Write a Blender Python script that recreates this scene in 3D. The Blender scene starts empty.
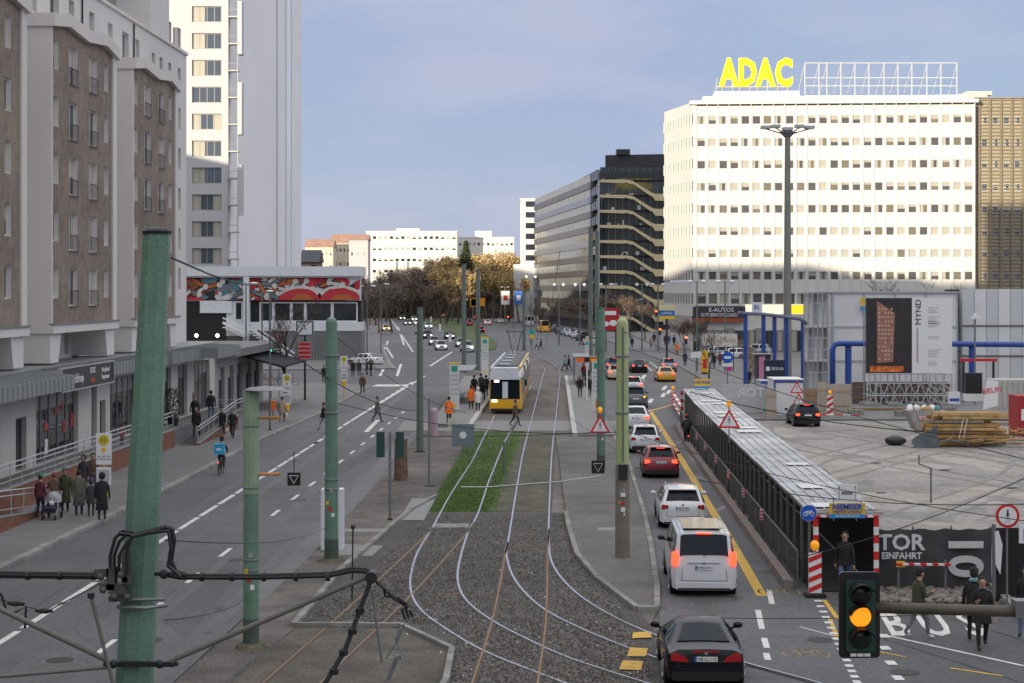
import bpy, bmesh, math, random
from mathutils import Vector, Matrix
R = math.radians
rnd = random.Random(7)
sc = bpy.context.scene
COL = sc.collection
# ---------------------------------------------------------------- camera
F, H, HY, CX = 1700.0, 9.0, 291.0, 512.0        # focal length in pixels, eye height, horizon row, centre column
cam = bpy.data.cameras.new('camera'); co = bpy.data.objects.new('camera', cam); COL.objects.link(co)
cam.sensor_width = 36; cam.lens = F/1024*36; cam.shift_y = -(341.5-HY)/1024
cam.clip_start = .5; cam.clip_end = 6000
co.location = (0, 0, H); co.rotation_euler = (R(90), 0, 0); sc.camera = co
# ---------------------------------------------------------------- light
SUN_AZ, SUN_EL = 211.0, 6.5                      # azimuth measured from +Y towards +X
w = bpy.data.worlds.new("World"); sc.world = w; w.use_nodes = True
nt = w.node_tree; nt.nodes.clear()
def nd(t, typ, **k):
    n = t.nodes.new(typ)
    for a, b in k.items():
        if a in n.inputs.keys() if isinstance(a, str) else False: n.inputs[a].default_value = b
        else: setattr(n, a, b)
    return n
sky = nd(nt, 'ShaderNodeTexSky', sky_type='NISHITA', sun_disc=False, sun_elevation=R(SUN_EL), sun_rotation=R(SUN_AZ), air_density=1.0, dust_density=.6, ozone_density=2.0)
tc = nt.nodes.new('ShaderNodeTexCoord')
mp = nt.nodes.new('ShaderNodeMapping'); mp.inputs['Scale'].default_value = (1.0, 1.0, 3.4)
nz = nt.nodes.new('ShaderNodeTexNoise'); nz.inputs['Scale'].default_value = 3.2; nz.inputs['Detail'].default_value = 7; nz.inputs['Roughness'].default_value = .52
rp = nt.nodes.new('ShaderNodeValToRGB'); rp.color_ramp.elements[0].position = .34; rp.color_ramp.elements[0].color = (.86, .86, .86, 1); rp.color_ramp.elements[1].position = .66; rp.color_ramp.elements[1].color = (1, 1, 1, 1)
nz2 = nt.nodes.new('ShaderNodeTexNoise'); nz2.inputs['Scale'].default_value = 6.5; nz2.inputs['Detail'].default_value = 5
rp2 = nt.nodes.new('ShaderNodeValToRGB')
rp2.color_ramp.elements[0].position = .42; rp2.color_ramp.elements[0].color = (2.0, 2.42, 3.55, 1)
rp2.color_ramp.elements[1].position = .62; rp2.color_ramp.elements[1].color = (2.45, 2.7, 3.6, 1)
mx = nt.nodes.new('ShaderNodeMixRGB')
bg = nt.nodes.new('ShaderNodeBackground'); bg.inputs['Strength'].default_value = .1
wo = nt.nodes.new('ShaderNodeOutputWorld')
L = nt.links.new
L(tc.outputs['Generated'], mp.inputs['Vector']); L(mp.outputs[0], nz.inputs['Vector']); L(mp.outputs[0], nz2.inputs['Vector'])
L(nz.outputs['Fac'], rp.inputs['Fac']); L(nz2.outputs['Fac'], rp2.inputs['Fac'])
sx = nt.nodes.new('ShaderNodeSeparateXYZ'); L(tc.outputs['Generated'], sx.inputs[0])        # bright grey deck overhead, unseen, added as fill light; lavender towards the horizon
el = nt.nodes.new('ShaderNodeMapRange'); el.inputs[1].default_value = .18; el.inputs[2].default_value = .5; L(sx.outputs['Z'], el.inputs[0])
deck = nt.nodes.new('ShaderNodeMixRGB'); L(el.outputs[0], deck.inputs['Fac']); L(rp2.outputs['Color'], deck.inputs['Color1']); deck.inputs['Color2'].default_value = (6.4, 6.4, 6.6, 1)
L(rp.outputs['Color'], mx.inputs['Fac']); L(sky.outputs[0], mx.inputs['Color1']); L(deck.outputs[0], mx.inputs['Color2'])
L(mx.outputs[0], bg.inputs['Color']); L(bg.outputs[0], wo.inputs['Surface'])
sl = bpy.data.lights.new('sun', 'SUN'); sl.energy = 3.1; sl.angle = R(.5); sl.color = (1.0, .885, .69)
so = bpy.data.objects.new('sun', sl); COL.objects.link(so)
SD = Vector((math.sin(R(SUN_AZ))*math.cos(R(SUN_EL)), math.cos(R(SUN_AZ))*math.cos(R(SUN_EL)), math.sin(R(SUN_EL))))
so.rotation_euler = SD.to_track_quat('Z', 'Y').to_euler()
so.location = SD*100
vs = sc.view_settings; vs.view_transform = 'Standard'; vs.look = 'None'; vs.exposure = .95; vs.gamma = 1
sc.render.engine = 'CYCLES'
# ---------------------------------------------------------------- helpers
def P(px, py, Y): return Vector(((px-CX)*Y/F, Y, H-(py-HY)*Y/F))
def G(px, py, z=0.0):
    Y = (H-z)*F/(py-HY); return Vector(((px-CX)*Y/F, Y, z))
MATS = {}
def mat(name, col, rough=.6, metal=0, var=.12, scale=2.0, bump=0, emit=0, coat=0, fine=0, big=0, ecol=None):
    if name in MATS: return MATS[name]
    m = bpy.data.materials.new(name); m.use_nodes = True; MATS[name] = m
    t = m.node_tree; b = t.nodes['Principled BSDF']; l = t.links.new
    b.inputs['Roughness'].default_value = rough; b.inputs['Metallic'].default_value = metal
    if coat: b.inputs['Coat Weight'].default_value = coat; b.inputs['Coat Roughness'].default_value = .05
    c = (col[0], col[1], col[2], 1)
    if var or fine or big:
        tcn = t.nodes.new('ShaderNodeTexCoord')
        def layer(prev, sc_, amt, det=4):
            n = t.nodes.new('ShaderNodeTexNoise'); n.inputs['Scale'].default_value = sc_; n.inputs['Detail'].default_value = det
            l(tcn.outputs['Object'], n.inputs['Vector'])
            mr = t.nodes.new('ShaderNodeMapRange'); mr.inputs[1].default_value = .3; mr.inputs[2].default_value = .7
            mr.inputs[3].default_value = 1-amt; mr.inputs[4].default_value = 1+amt; l(n.outputs['Fac'], mr.inputs[0])
            v = t.nodes.new('ShaderNodeVectorMath'); v.operation = 'SCALE'
            if prev is None: v.inputs[0].default_value = col[:3]
            else: l(prev, v.inputs[0])
            l(mr.outputs[0], v.inputs['Scale']); return v.outputs[0], n
        o = None; n = None
        if var: o, n = layer(o, scale, var)
        if fine: o, n = layer(o, scale*14, fine, 2)
        if big: o, nb = layer(o, scale*.12, big, 6); n = n or nb
        l(o, b.inputs['Base Color'])
        if bump:
            bp = t.nodes.new('ShaderNodeBump'); bp.inputs['Strength'].default_value = bump; bp.inputs['Distance'].default_value = .03
            l(n.outputs['Fac'], bp.inputs['Height']); l(bp.outputs[0], b.inputs['Normal'])
    else: b.inputs['Base Color'].default_value = c
    if emit:
        e = ecol or col; b.inputs['Emission Color'].default_value = (e[0], e[1], e[2], 1); b.inputs['Emission Strength'].default_value = emit
    return m
class MB:
    def __init__(s): s.v = []; s.f = []; s.m = []
    def add(s, vs_, fs, m=0):
        o = len(s.v); s.v += [tuple(v) for v in vs_]
        for f in fs: s.f.append(tuple(i+o for i in f)); s.m.append(m)
        return s
    def box(s, x0, y0, z0, x1, y1, z1, m=0):
        x0, x1 = min(x0, x1), max(x0, x1); y0, y1 = min(y0, y1), max(y0, y1); z0, z1 = min(z0, z1), max(z0, z1)
        return s.add([(x0,y0,z0),(x1,y0,z0),(x1,y1,z0),(x0,y1,z0),(x0,y0,z1),(x1,y0,z1),(x1,y1,z1),(x0,y1,z1)],
                     [(0,3,2,1),(4,5,6,7),(0,1,5,4),(1,2,6,5),(2,3,7,6),(3,0,4,7)], m)
    def bar(s, p, q, w_, h_=None, m=0):
        p = Vector(p); q = Vector(q); h_ = h_ or w_; d = (q-p)
        if d.length < 1e-6: return s
        d.normalize(); up = Vector((0,0,1)) if abs(d.z) < .95 else Vector((0,1,0))
        a = d.cross(up).normalized()*w_/2; b = a.cross(d).normalized()*h_/2
        return s.add([p-a-b,p+a-b,p+a+b,p-a+b,q-a-b,q+a-b,q+a+b,q-a+b], [(0,1,2,3),(7,6,5,4),(4,5,1,0),(5,6,2,1),(6,7,3,2),(7,4,0,3)], m)
    def tube(s, pts, r, n=8, m=0):
        pts = [Vector(p) for p in pts]; k = len(pts)
        rr = r if isinstance(r, (list, tuple)) else [r]*k
        o = len(s.v); prev = None
        for i, p in enumerate(pts):
            d = (pts[min(i+1, k-1)]-pts[max(i-1, 0)]).normalized()
            if prev is None: up = Vector((0,0,1)) if abs(d.z) < .9 else Vector((1,0,0)); a = d.cross(up).normalized()
            else:
                a = prev-d*prev.dot(d); a = a.normalized() if a.length > 1e-6 else prev
            prev = a; b = d.cross(a)
            for j in range(n):
                t = 2*math.pi*j/n; s.v.append(tuple(p+(a*math.cos(t)+b*math.sin(t))*rr[i]))
        for i in range(k-1):
            for j in range(n):
                j2 = (j+1) % n; s.f.append((o+i*n+j, o+i*n+j2, o+(i+1)*n+j2, o+(i+1)*n+j)); s.m.append(m)
        s.f.append(tuple(o+j for j in reversed(range(n)))); s.m.append(m)
        s.f.append(tuple(o+(k-1)*n+j for j in range(n))); s.m.append(m)
        return s
    def prism(s, poly, z0, z1, m=0, mt=None):
        a = sum(poly[i][0]*poly[(i+1) % len(poly)][1]-poly[(i+1) % len(poly)][0]*poly[i][1] for i in range(len(poly)))
        if a < 0: poly = poly[::-1]
        n = len(poly); o = len(s.v)
        s.v += [(p[0], p[1], z0) for p in poly]+[(p[0], p[1], z1) for p in poly]
        s.f.append(tuple(o+i for i in reversed(range(n)))); s.m.append(m)
        s.f.append(tuple(o+n+i for i in range(n))); s.m.append(m if mt is None else mt)
        for i in range(n):
            j = (i+1) % n; s.f.append((o+i, o+j, o+n+j, o+n+i)); s.m.append(m)
        return s
    def prismy(s, poly, y0, y1, m=0):          # poly in x,z extruded along y
        t = MB().prism(poly, -y1, -y0); return s.add([(x, -z, y) for x, y, z in t.v], t.f, m)
    def prismx(s, poly, x0, x1, m=0):          # poly in y,z extruded along x
        t = MB().prism(poly, x0, x1); return s.add([(z, x, y) for x, y, z in t.v], t.f, m)
    def lathe(s, prof, c=(0,0,0), n=12, m=0):
        o = len(s.v); k = len(prof)
        for r_, z in prof:
            for j in range(n):
                t = 2*math.pi*j/n; s.v.append((c[0]+r_*math.cos(t), c[1]+r_*math.sin(t), c[2]+z))
        for i in range(k-1):
            for j in range(n):
                j2 = (j+1) % n; s.f.append((o+i*n+j, o+i*n+j2, o+(i+1)*n+j2, o+(i+1)*n+j)); s.m.append(m)
        s.f.append(tuple(o+j for j in reversed(range(n)))); s.m.append(m)
        s.f.append(tuple(o+(k-1)*n+j for j in range(n))); s.m.append(m)
        return s
    def sph(s, c, r, n=10, k=7, m=0):
        if not isinstance(r, (tuple, list)): r = (r, r, r)
        o = len(s.v)
        for i in range(1, k):
            a = math.pi*i/k
            for j in range(n):
                t = 2*math.pi*j/n; s.v.append((c[0]+r[0]*math.sin(a)*math.cos(t), c[1]+r[1]*math.sin(a)*math.sin(t), c[2]-r[2]*math.cos(a)))
        b = len(s.v); s.v.append((c[0], c[1], c[2]-r[2])); s.v.append((c[0], c[1], c[2]+r[2]))
        for i in range(k-2):
            for j in range(n):
                j2 = (j+1) % n; s.f.append((o+i*n+j, o+i*n+j2, o+(i+1)*n+j2, o+(i+1)*n+j)); s.m.append(m)
        for j in range(n):
            j2 = (j+1) % n
            s.f.append((b, o+j2, o+j)); s.m.append(m)
            s.f.append((b+1, o+(k-2)*n+j, o+(k-2)*n+j2)); s.m.append(m)
        return s
    def sheet(s, poly, z=None, m=0):
        o = len(s.v); pts = [(p[0], p[1], (p[2] if z is None else z)) for p in poly]
        a = sum(pts[i][0]*pts[(i+1) % len(pts)][1]-pts[(i+1) % len(pts)][0]*pts[i][1] for i in range(len(pts)))
        if a < 0: pts = pts[::-1]
        s.v += pts; s.f.append(tuple(range(o, o+len(pts)))); s.m.append(m); return s
    def ribbon(s, pts, w_, z, m=0):
        pts = [Vector((p[0], p[1], 0)) for p in pts]; k = len(pts); o = len(s.v)
        for i, p in enumerate(pts):
            d = (pts[min(i+1, k-1)]-pts[max(i-1, 0)]).normalized(); a = Vector((-d.y, d.x, 0))*w_/2
            s.v += [(p.x+a.x, p.y+a.y, z), (p.x-a.x, p.y-a.y, z)]
        for i in range(k-1): s.f.append((o+2*i, o+2*i+1, o+2*i+3, o+2*i+2)); s.m.append(m)
        return s
    def kerb(s, pts, w_, z0, z1, m=0):
        pts = [Vector((p[0], p[1], 0)) for p in pts]
        for a, b in zip(pts[:-1], pts[1:]): s.bar((a.x, a.y, (z0+z1)/2), (b.x, b.y, (z0+z1)/2), w_, z1-z0, m)
        return s
    def xf(s, M):
        s.v = [tuple(M @ Vector(v)) for v in s.v]; return s
    def mesh(s, name, mats, smooth=False):
        me = bpy.data.meshes.new(name); me.from_pydata(s.v, [], s.f)
        for m in (mats if isinstance(mats, (list, tuple)) else [mats]): me.materials.append(m)
        me.polygons.foreach_set('material_index', s.m)
        if smooth: me.polygons.foreach_set('use_smooth', [True]*len(s.f))
        me.update(); return me
    def build(s, name, mats, parent=None, smooth=False, loc=None, rz=0):
        return put(name, s.mesh(name, mats, smooth), parent, loc, rz)
def put(name, me, parent=None, loc=None, rz=0):
    o = bpy.data.objects.new(name, me); COL.objects.link(o)
    if parent is not None: o.parent = parent
    if loc is not None: o.location = loc
    if rz: o.rotation_euler = (0, 0, rz)
    return o
def tag(o, label=None, cat=None, group=None, kind=None):
    if label: o['label'] = label
    if cat: o['category'] = cat
    if group: o['group'] = group
    if kind: o['kind'] = kind
    return o
def thing(name, label, cat, loc=(0,0,0), rz=0, group=None):
    o = bpy.data.objects.new(name, None); COL.objects.link(o); o.empty_display_size = .2
    o.location = loc; o.rotation_euler = (0, 0, rz); return tag(o, label, cat, group)
KIDS = {}
def dup(root, loc=None, rz=None, label=None, group=None, scale=None, swap=None):
    def cp(o, par):
        c = o.copy(); COL.objects.link(c)
        if par is not None: c.parent = par
        if swap and o.data is not None and o.type == 'MESH':
            for s_ in c.material_slots:
                if s_.material and s_.material.name in swap:
                    s_.link = 'OBJECT'; s_.material = swap[s_.material.name]
        for ch in o.children: cp(ch, c)
        return c
    r = cp(root, None)
    if loc is not None: r.location = loc
    if rz is not None: r.rotation_euler = (0, 0, rz)
    if scale is not None: r.scale = (scale,)*3 if not isinstance(scale, (tuple, list)) else scale
    if label: r['label'] = label
    if group: r['group'] = group
    return r
def struct(name, mb, m): return tag(mb.build(name, m), kind='structure')
def text(s_, size, m, parent, loc, rot=(R(90), 0, 0), ext=.01, name='lettering', sx=1, align='CENTER', bold=0, res=2):
    cu = bpy.data.curves.new('t', 'FONT'); cu.body = s_; cu.size = size; cu.align_x = align; cu.align_y = 'CENTER'; cu.extrude = ext; cu.resolution_u = res; cu.offset = bold
    o = bpy.data.objects.new('t', cu); COL.objects.link(o)
    dg = bpy.context.evaluated_depsgraph_get(); me = bpy.data.meshes.new_from_object(o.evaluated_get(dg)); bpy.data.objects.remove(o)
    me.materials.clear(); me.materials.append(m)
    r = put(name, me, parent); r.location = loc; r.rotation_euler = rot; r.scale = (sx, 1, 1); return r
# ---------------------------------------------------------------- common materials
ASPH = mat('asphalt', (.096,.096,.102), .72, var=.14, scale=.5, fine=.25, big=.22, bump=.2)
ASPH2 = mat('asphalt_patch', (.088,.088,.093), .8, var=.1, scale=.5, fine=.22, big=.15)
PAVE = mat('paving', (.165,.162,.165), .85, var=.12, scale=1.2, fine=.15, big=.15)
CONC = mat('concrete', (.26,.255,.245), .85, var=.12, scale=1, fine=.12, big=.12, bump=.2)
KERB = mat('kerb_stone', (.27,.26,.245), .85, var=.15, scale=2, fine=.1)
DIRT = mat('trodden_ground', (.125,.112,.10), .95, var=.32, scale=.9, fine=.35, big=.3, bump=.5)
BALL = mat('ballast', (.080,.073,.065), .95, var=.25, scale=1.3, fine=.8, big=.2, bump=1)
GRASS = mat('grass', (.060,.105,.02), .95, var=.35, scale=1.5, fine=.4, big=.3, bump=.6)
GRASS2 = mat('worn_grass', (.088,.082,.055), .95, var=.4, scale=1.2, fine=.4, big=.3)
WHT = mat('road_paint', (.62,.62,.6), .7, var=.15, scale=3, fine=.25)
YEL = mat('yellow_road_paint', (.60,.36,.05), .7, var=.2, scale=3, fine=.25)
STEEL = mat('polished_rail', (.46,.49,.56), .32, .9, var=.05)
RUST = mat('rusty_rail', (.26,.15,.075), .6, .4, var=.2, scale=4)
GPOLE = mat('green_pole_paint', (.13,.235,.17), .5, var=.16, scale=2.2, fine=.14, big=.1, bump=.12, coat=.1)
YPOLE = mat('pale_green_pole_paint', (.40,.46,.23), .5, var=.15, scale=1.2)
DPOLE = mat('grey_green_pole', (.135,.165,.145), .55, var=.1)
GREY = mat('grey_metal', (.22,.225,.23), .45, .4, var=.1)
LGREY = mat('light_grey_metal', (.45,.46,.47), .4, .3, var=.08)
DARK = mat('dark_metal', (.025,.026,.028), .5, .2, var=.1)
BLACK = mat('black_plastic', (.012,.012,.013), .5, var=0)
WHITE = mat('white_panel', (.72,.73,.75), .45, var=.04)
GLASS = mat('dark_glass', (.025,.03,.035), .06, var=0, coat=.5)
GLASSB = mat('sky_glass', (.10,.12,.15), .05, .3, var=0, coat=.5)
RED = mat('sign_red', (.62,.02,.02), .4, var=0)
SWHITE = mat('sign_white', (.78,.78,.78), .4, var=0)
SBLUE = mat('sign_blue', (.01,.10,.52), .4, var=0)
ORANGE = mat('orange_plastic', (.85,.16,.02), .4, var=0)
YELS = mat('yellow_sign', (.80,.50,.02), .45, var=0)
RUBBER = mat('tyre_rubber', (.015,.015,.016), .85, var=0)
WOOD = mat('timber', (.42,.25,.09), .75, var=.25, scale=6)
PLASTER = mat('plaster', (.40,.385,.38), .85, var=.05, scale=.3, fine=.04, big=.08)
BLUEP = mat('blue_pipe_paint', (.03,.08,.34), .35, var=.08)
# ================================================================ GROUND
def gp(*pp, z=0): return [G(x, y, z) for x, y in pp]
struct('ground', MB().sheet([(-2500,-300),(2500,-300),(2500,5000),(-2500,5000)], -.03), DIRT)
def dirline(x0, y0, sl_, y1): return (x0+sl_*(y1-y0), y1)
LK = [(-17.5,-20),(-16.9,35),(-16.5,54.8),(-16.05,66),(-15.6,78),(-15.2,102),(-14.2,123),(-13.4,160)]     # left kerb
LR = [(-8.9,-20),(-7.8,39),(-7.3,48.7),(-7,58),(-6.3,84),(-5.9,105),(-5.6,150),(-4.6,200),(-5.4,255)]      # right edge of the left road
LKF = [(-13.6,196),(-15.6,215),(-21.7,283),(-34,437),(-46,600),(-80,900)]
LRF = [(-5.4,255),(-13,360),(-26.7,510),(-52,760),(-66,900)]
struct('left_road', MB().sheet(LK+[(-19,165),(-60,165),(-60,193),(-19,193)]+LKF+LRF[::-1]+LR[::-1][1:], 0), ASPH)
RL = [(3.0,-20),(3.2,36),(4.1,47.5),(5.27,67.4),(6.05,88),(6.6,110),(6.9,150),(6,190),(3,240),(-1,300),(-6.4,373),(-17,560),(-40,800),(-52,900)]
RR = [(9.4,-20),(9.0,50),(10.4,80),(11.6,114),(14,140),(19.2,170),(19.8,200),(18.6,255),(17,310),(14.5,370),(9.5,450),(-2,620),(-38,900)]
struct('right_road', MB().sheet(RL+RR[::-1], 0), ASPH)
# cross street on the right, in front of the camera
struct('cross_road', MB().sheet([(-30,-20),(60,-20),(60,43.5),(14.2,47),(9.0,50.6),(9,49),(3.3,42),(2.6,36),(-7.8,36),(-30,36)], -.006), ASPH2)
# pavements (0.12 high)
lp = LK+[(-19,165),(-60,165),(-60,20),(-60,-20)]
struct('left_pavement', MB().prism(lp, -.05, .12), PAVE)
struct('square_pavement', MB().prism([(-19,193),(-60,193),(-160,200),(-160,430),(-35,432)]+LKF[::-1][2:], -.05, .12), PAVE)
struct('right_pavement', MB().prism([(14.5,118),(14,140),(19.2,170),(19.8,200),(18.6,255),(17,310),(14.5,370),(40,360),(140,260),(140,118)], -.05, .12), PAVE)
m_ = MB()
def kerb_stones(name, pts, w_, z1, m, step=1.0, far=112):
    base = MB(); pts = [Vector((p[0], p[1], 0)) for p in pts]; base.kerb(pts, w_*.9, 0, z1-.02); b = struct(name, base, m); rk_ = random.Random(len(name)); n_ = 0
    for a, c in zip(pts[:-1], pts[1:]):
        L_ = (c-a).length; k = max(1, round(L_/step))
        for q_ in range(k):
            p, r_ = a.lerp(c, (q_+.012)/k), a.lerp(c, (q_+.988)/k)
            if 38 < p.y < far and n_ < 290:
                dz = rk_.uniform(-.006,.006); MB().bar((p.x,p.y,z1/2+dz),(r_.x,r_.y,z1/2+dz),w_,z1,rk_.randrange(2)).build('kerb_stone', [m, mat('kerb_stone_dark', (.215,.205,.195), .88, var=.15, scale=2, fine=.1)], b); n_ += 1
    return b
kerb_stones('left_kerb', [(x, y) for x, y in LK if y >= 30], .32, .135, KERB)
m_.kerb(LKF, .32, 0, .135)
struct('far_left_kerb', m_, KERB)
struct('construction_yard', MB().sheet([(11.4,52.5),(14,49.6),(60,46),(90,120),(90,150),(14.4,150),(14.2,118)], -.012), mat('yard_asphalt', (.31,.29,.265), .9, var=.2, scale=.25, fine=.2, big=.35, bump=.3))
struct('right_corner_pavement', MB().prism([(14.0,48.9),(17.0,44.8),(15.9,36),(40,36),(40,48),(14.6,49.4)], -.05, .12), PAVE)
# the central reservation
MED = [(-7.75,38),(-7.3,48.7),(-7,58),(-6.3,84),(-5.9,105),(-5.6,150),(-4.8,176),(6.6,176),(6.9,150),(6.6,110),(6.05,88),(5.27,67.4),(4.15,48),(3.6,47.2),(2.2,52),(1.0,58),(.3,38)]
struct('central_reservation', MB().sheet([(-7.75,34),(-7.3,48.7),(-7,58),(-6.3,84),(-5.9,105),(-5.6,150),(-4.6,200),(3.0,240),(6.9,150),(6.6,110),(6.05,88),(5.27,67.4),(4.1,47.8),(2.6,40),(2.4,34)], .004), DIRT)
struct('tram_ballast', MB().sheet(gp((432,513),(388,528),(340,570),(296,627),(258,655),(180,720),(640,720),(668,668),(655,632),(640,612),(590,560),(568,525),(566,513)), .010), BALL)
struct('corner_island', MB().prism(gp((296,629),(401,629),(452,652),(446,683),(440,720),(190,720)), 0, .022), mat('mossy_ground', (.10,.088,.072), .95, var=.35, scale=.9, fine=.3, big=.25, bump=.5))
kerb_stones('island_kerb', gp((441,690),(446,683),(452,651),(400,627),(294,627)), .15, .12, KERB, .9); kerb_stones('verge_kerb', gp((294,627),(340,572),(390,528),(412,510),(436,497)), .18, .12, KERB, .9)
isl = gp((566,514),(569,530),(577,556),(597,580),(637,611),(657,611),(657,590),(651,548),(645,518),(629,465),(614,438))
struct('right_island', MB().prism(isl+gp((556,438)), 0, .10), mat('island_paving', (.135,.127,.12), .9, var=.2, scale=.5, fine=.2, big=.3))
kerb_stones('right_island_kerb', isl, .17, .14, KERB, .95)
def strip(name, poly, m, z): return struct(name, MB().sheet(gp(*poly), z), m)
tag(strip('track_grass', [(474,431),(524,431),(516,452),(504,484),(494,512),(427,512),(440,488)], GRASS, .016), kind='stuff')
strip('worn_track_grass', [(520,431),(556,431),(552,512),(488,512)], GRASS2, .014)
struct('tram_crossing', MB().sheet(gp((404,421),(640,421),(646,431),(396,431)), .020), mat('crossing_paving', (.21,.205,.2), .8, var=.1, scale=2))
# grass blades: real tufts on the strip
m_ = MB(); r2 = random.Random(3)
for i in range(26000):
    v = r2.random(); y = 431+81*v**.8; l_ = 474-(y-431)*.58; r_ = 519-(y-431)*.42+abs(r2.gauss(0,6))
    p = G(l_+(r_-l_)*r2.random()+r2.gauss(0,2.2), y+r2.gauss(0,.8)); a = r2.random()*6.28; h_ = .015+.022*r2.random(); dx, dy = math.cos(a)*.022, math.sin(a)*.022
    m_.add([(p.x-dx, p.y-dy, .016), (p.x+dx, p.y+dy, .016), (p.x+dy*.8, p.y-dx*.8, .016+h_)], [(0,1,2)])
tag(m_.build('grass_tufts', mat('grass_blades', (.075,.14,.02), .9, var=.3, scale=2)), kind='stuff')
# distant medians
struct('distant_road_surface', MB().sheet([(-4.6,185),(3.5,235),(-1,300),(-6.4,373),(-26.7,510),(-13,360),(-5.4,255)], -.004), ASPH)
tag(struct('distant_grass_median', MB().prism([(-5.6,256),(-13,360),(-26.7,510),(-40,640),(-30,640),(-13,500),(-6.4,373),(-2.4,290),(-2.6,258)], -.03, .10), mat('median_grass', (.075,.10,.03), .95, var=.3, scale=.3, fine=.3)), kind='structure')
# platforms
PLAT = mat('platform_paving', (.21,.205,.20), .8, var=.08, scale=2, fine=.1)
struct('left_platform', MB().prism([(-5.4,112),(-2.75,112),(-.9,172),(-1.6,176),(-4.9,176)], 0, .24), PLAT)
struct('right_platform', MB().prism([(3.85,104),(6.3,104),(6.85,140),(6.6,176),(5.6,176)], 0, .24), PLAT)
m_ = MB(); m_.kerb([(3.85,104),(5.6,176)], .3, 0, .255); m_.kerb([(-2.75,112),(-.9,172)], .3, 0, .255)
struct('platform_edge', m_, mat('platform_edge_stone', (.45,.44,.42), .8, var=.1))
m_ = MB()
m_.sheet(gp((412,499),(436,499),(424,521),(398,521)), .03); m_.sheet(gp((346,529),(388,529),(387,532),(344,532)), .012)
m_.sheet(gp((340,544),(383,546),(372,556),(334,555)), .012); m_.sheet(gp((436,524),(470,524),(468,528),(433,528)), .022)
m_.sheet(gp((598,530),(617,530),(617,533),(598,533)), .105); m_.sheet(gp((567,423),(585,423),(586,429),(567,429)), .03)
struct('access_slabs', m_, mat('slab', (.25,.25,.245), .85, var=.1))
m_ = MB(); m_.sheet(gp((258,606),(310,556),(380,480),(398,452),(408,436),(403,436),(380,460),(330,515),(240,605)), .006)
struct('verge_strip', m_, mat('verge_paving', (.155,.155,.16), .85, var=.1, scale=1, fine=.15))
# rails
def smooth(pts, n=4):
    o = []
    for i in range(len(pts)-1):
        a, b, c, d = pts[max(i-1,0)], pts[i], pts[i+1], pts[min(i+2,len(pts)-1)]
        for k in range(n):
            t = k/n; o.append(tuple(.5*((2*b[j])+(-a[j]+c[j])*t+(2*a[j]-5*b[j]+4*c[j]-d[j])*t*t+(-a[j]+3*b[j]-3*c[j]+d[j])*t**3) for j in range(2)))
    return o+[tuple(pts[-1][:2])]
RAILS = [
 ([(472,462),(450,496),(432.7,528),(418,552),(411,575),(411,592),(418,607),(433,621),(469,644),(500,659),(536,673),(570,686),(620,705)], STEEL),
 ([(488,484),(478,514),(467.8,534),(459.5,562),(458,583),(467,602),(493,622),(529,641),(567,658),(605,671),(643,683),(700,700)], STEEL),
 ([(532,418),(523.4,452),(517.5,484),(509,537),(506.4,555),(515,581),(541,608),(580,629),(628,649),(668,663),(720,682),(760,697)], STEEL),
 ([(558,397),(555.6,420),(552,452),(549.3,508),(549,546),(554.5,569),(577,594.6),(616,619),(668,641),(745,664),(811,682),(860,697)], STEEL),
 ([(472,462),(491,423),(505,397),(512,383)], STEEL), ([(488,484),(506,440),(517.5,420),(527,397),(531,386)], STEEL),
 ([(532,418),(543,376),(544.5,370),(540,365),(528,360),(510,356)], STEEL), ([(558,397),(560,374),(557,368),(548,361.6),(530,355.5)], STEEL),
 ([(432.7,528),(427,535),(359,599),(264,683),(235,708)], RUST), ([(474,523),(466,535),(415.5,591.5),(338,667),(300,704)], RUST),
 ([(508,543),(504,562),(492.7,620),(473,682),(464,712)], RUST), ([(549,530),(547.5,560),(546,620),(538,682),(534,714)], RUST)]
m1, m2 = MB(), MB()
struct('rail_groove', MB(), DARK) if False else None
for i, (pp, m) in enumerate(RAILS):
    pts = smooth([tuple(G(x, y))[:2] for x, y in pp], 5); z = .03+.0035*(i % 4)
    t_ = MB(); t_.ribbon(pts, .20, .014+.0012*i); struct('rail_bed', t_, mat('rail_bed_dark', (.07,.058,.048), .8, var=.2))
    t_ = MB(); wd = .062 if m is STEEL else .05
    for a, b in zip(pts[:-1], pts[1:]):
        t_.bar((a[0], a[1], z/2+.006), (b[0], b[1], z/2+.006), wd, z)
    struct('tram_rail', t_, m)
m_ = MB()
for x0, x1, y in ((514,545,546.5),(511,535,535),(436,462,594)):
    m_.bar(G(x0, y, .02), G(x1, y, .02), .07, .03)
m_.bar(G(461,487,.05), G(489,487,.05), .06); m_.bar(G(489,487,.05), G(556,482,.05), .05)
struct('tie_rod', m_, RUST)
# road markings
m_ = MB()
def dash(mb, p, q, w_, z=.004):
    a, b = G(*p), G(*q); mb.ribbon([a, b], w_, z)
for y0, n_ in ((602,0),):
    pass
def dashes(mb, x0, sl_, ya, yb, L_, gap, w_):
    y = ya
    while y < yb:
        mb.ribbon([(x0+sl_*y, y), (x0+sl_*(y+L_), y+L_)], w_, .004); y += L_+gap
dashes(m_, -14.25, .0262, 30.3, 100, 3.35, .42, .2)
dashes(m_, -14.25, .0262, 100, 165, 3.6, 1.0, .22)
dashes(m_, -11.4, .0262, 26.4, 130, 1.9, 3.3, .16)
m_.ribbon([(-14.25+.0262*118, 118), (-9.2, 180)], .2, .0075)
for p, q in (((430,366),(452,352)), ((378,420),(366,432)), ((383,352),(388,341)), ((404,345),(398,327)), ((393,358),(385,345)), ((380,376),(387,362)), ((397,376),(401,364))):
    dash(m_, p, q, .3)
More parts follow.
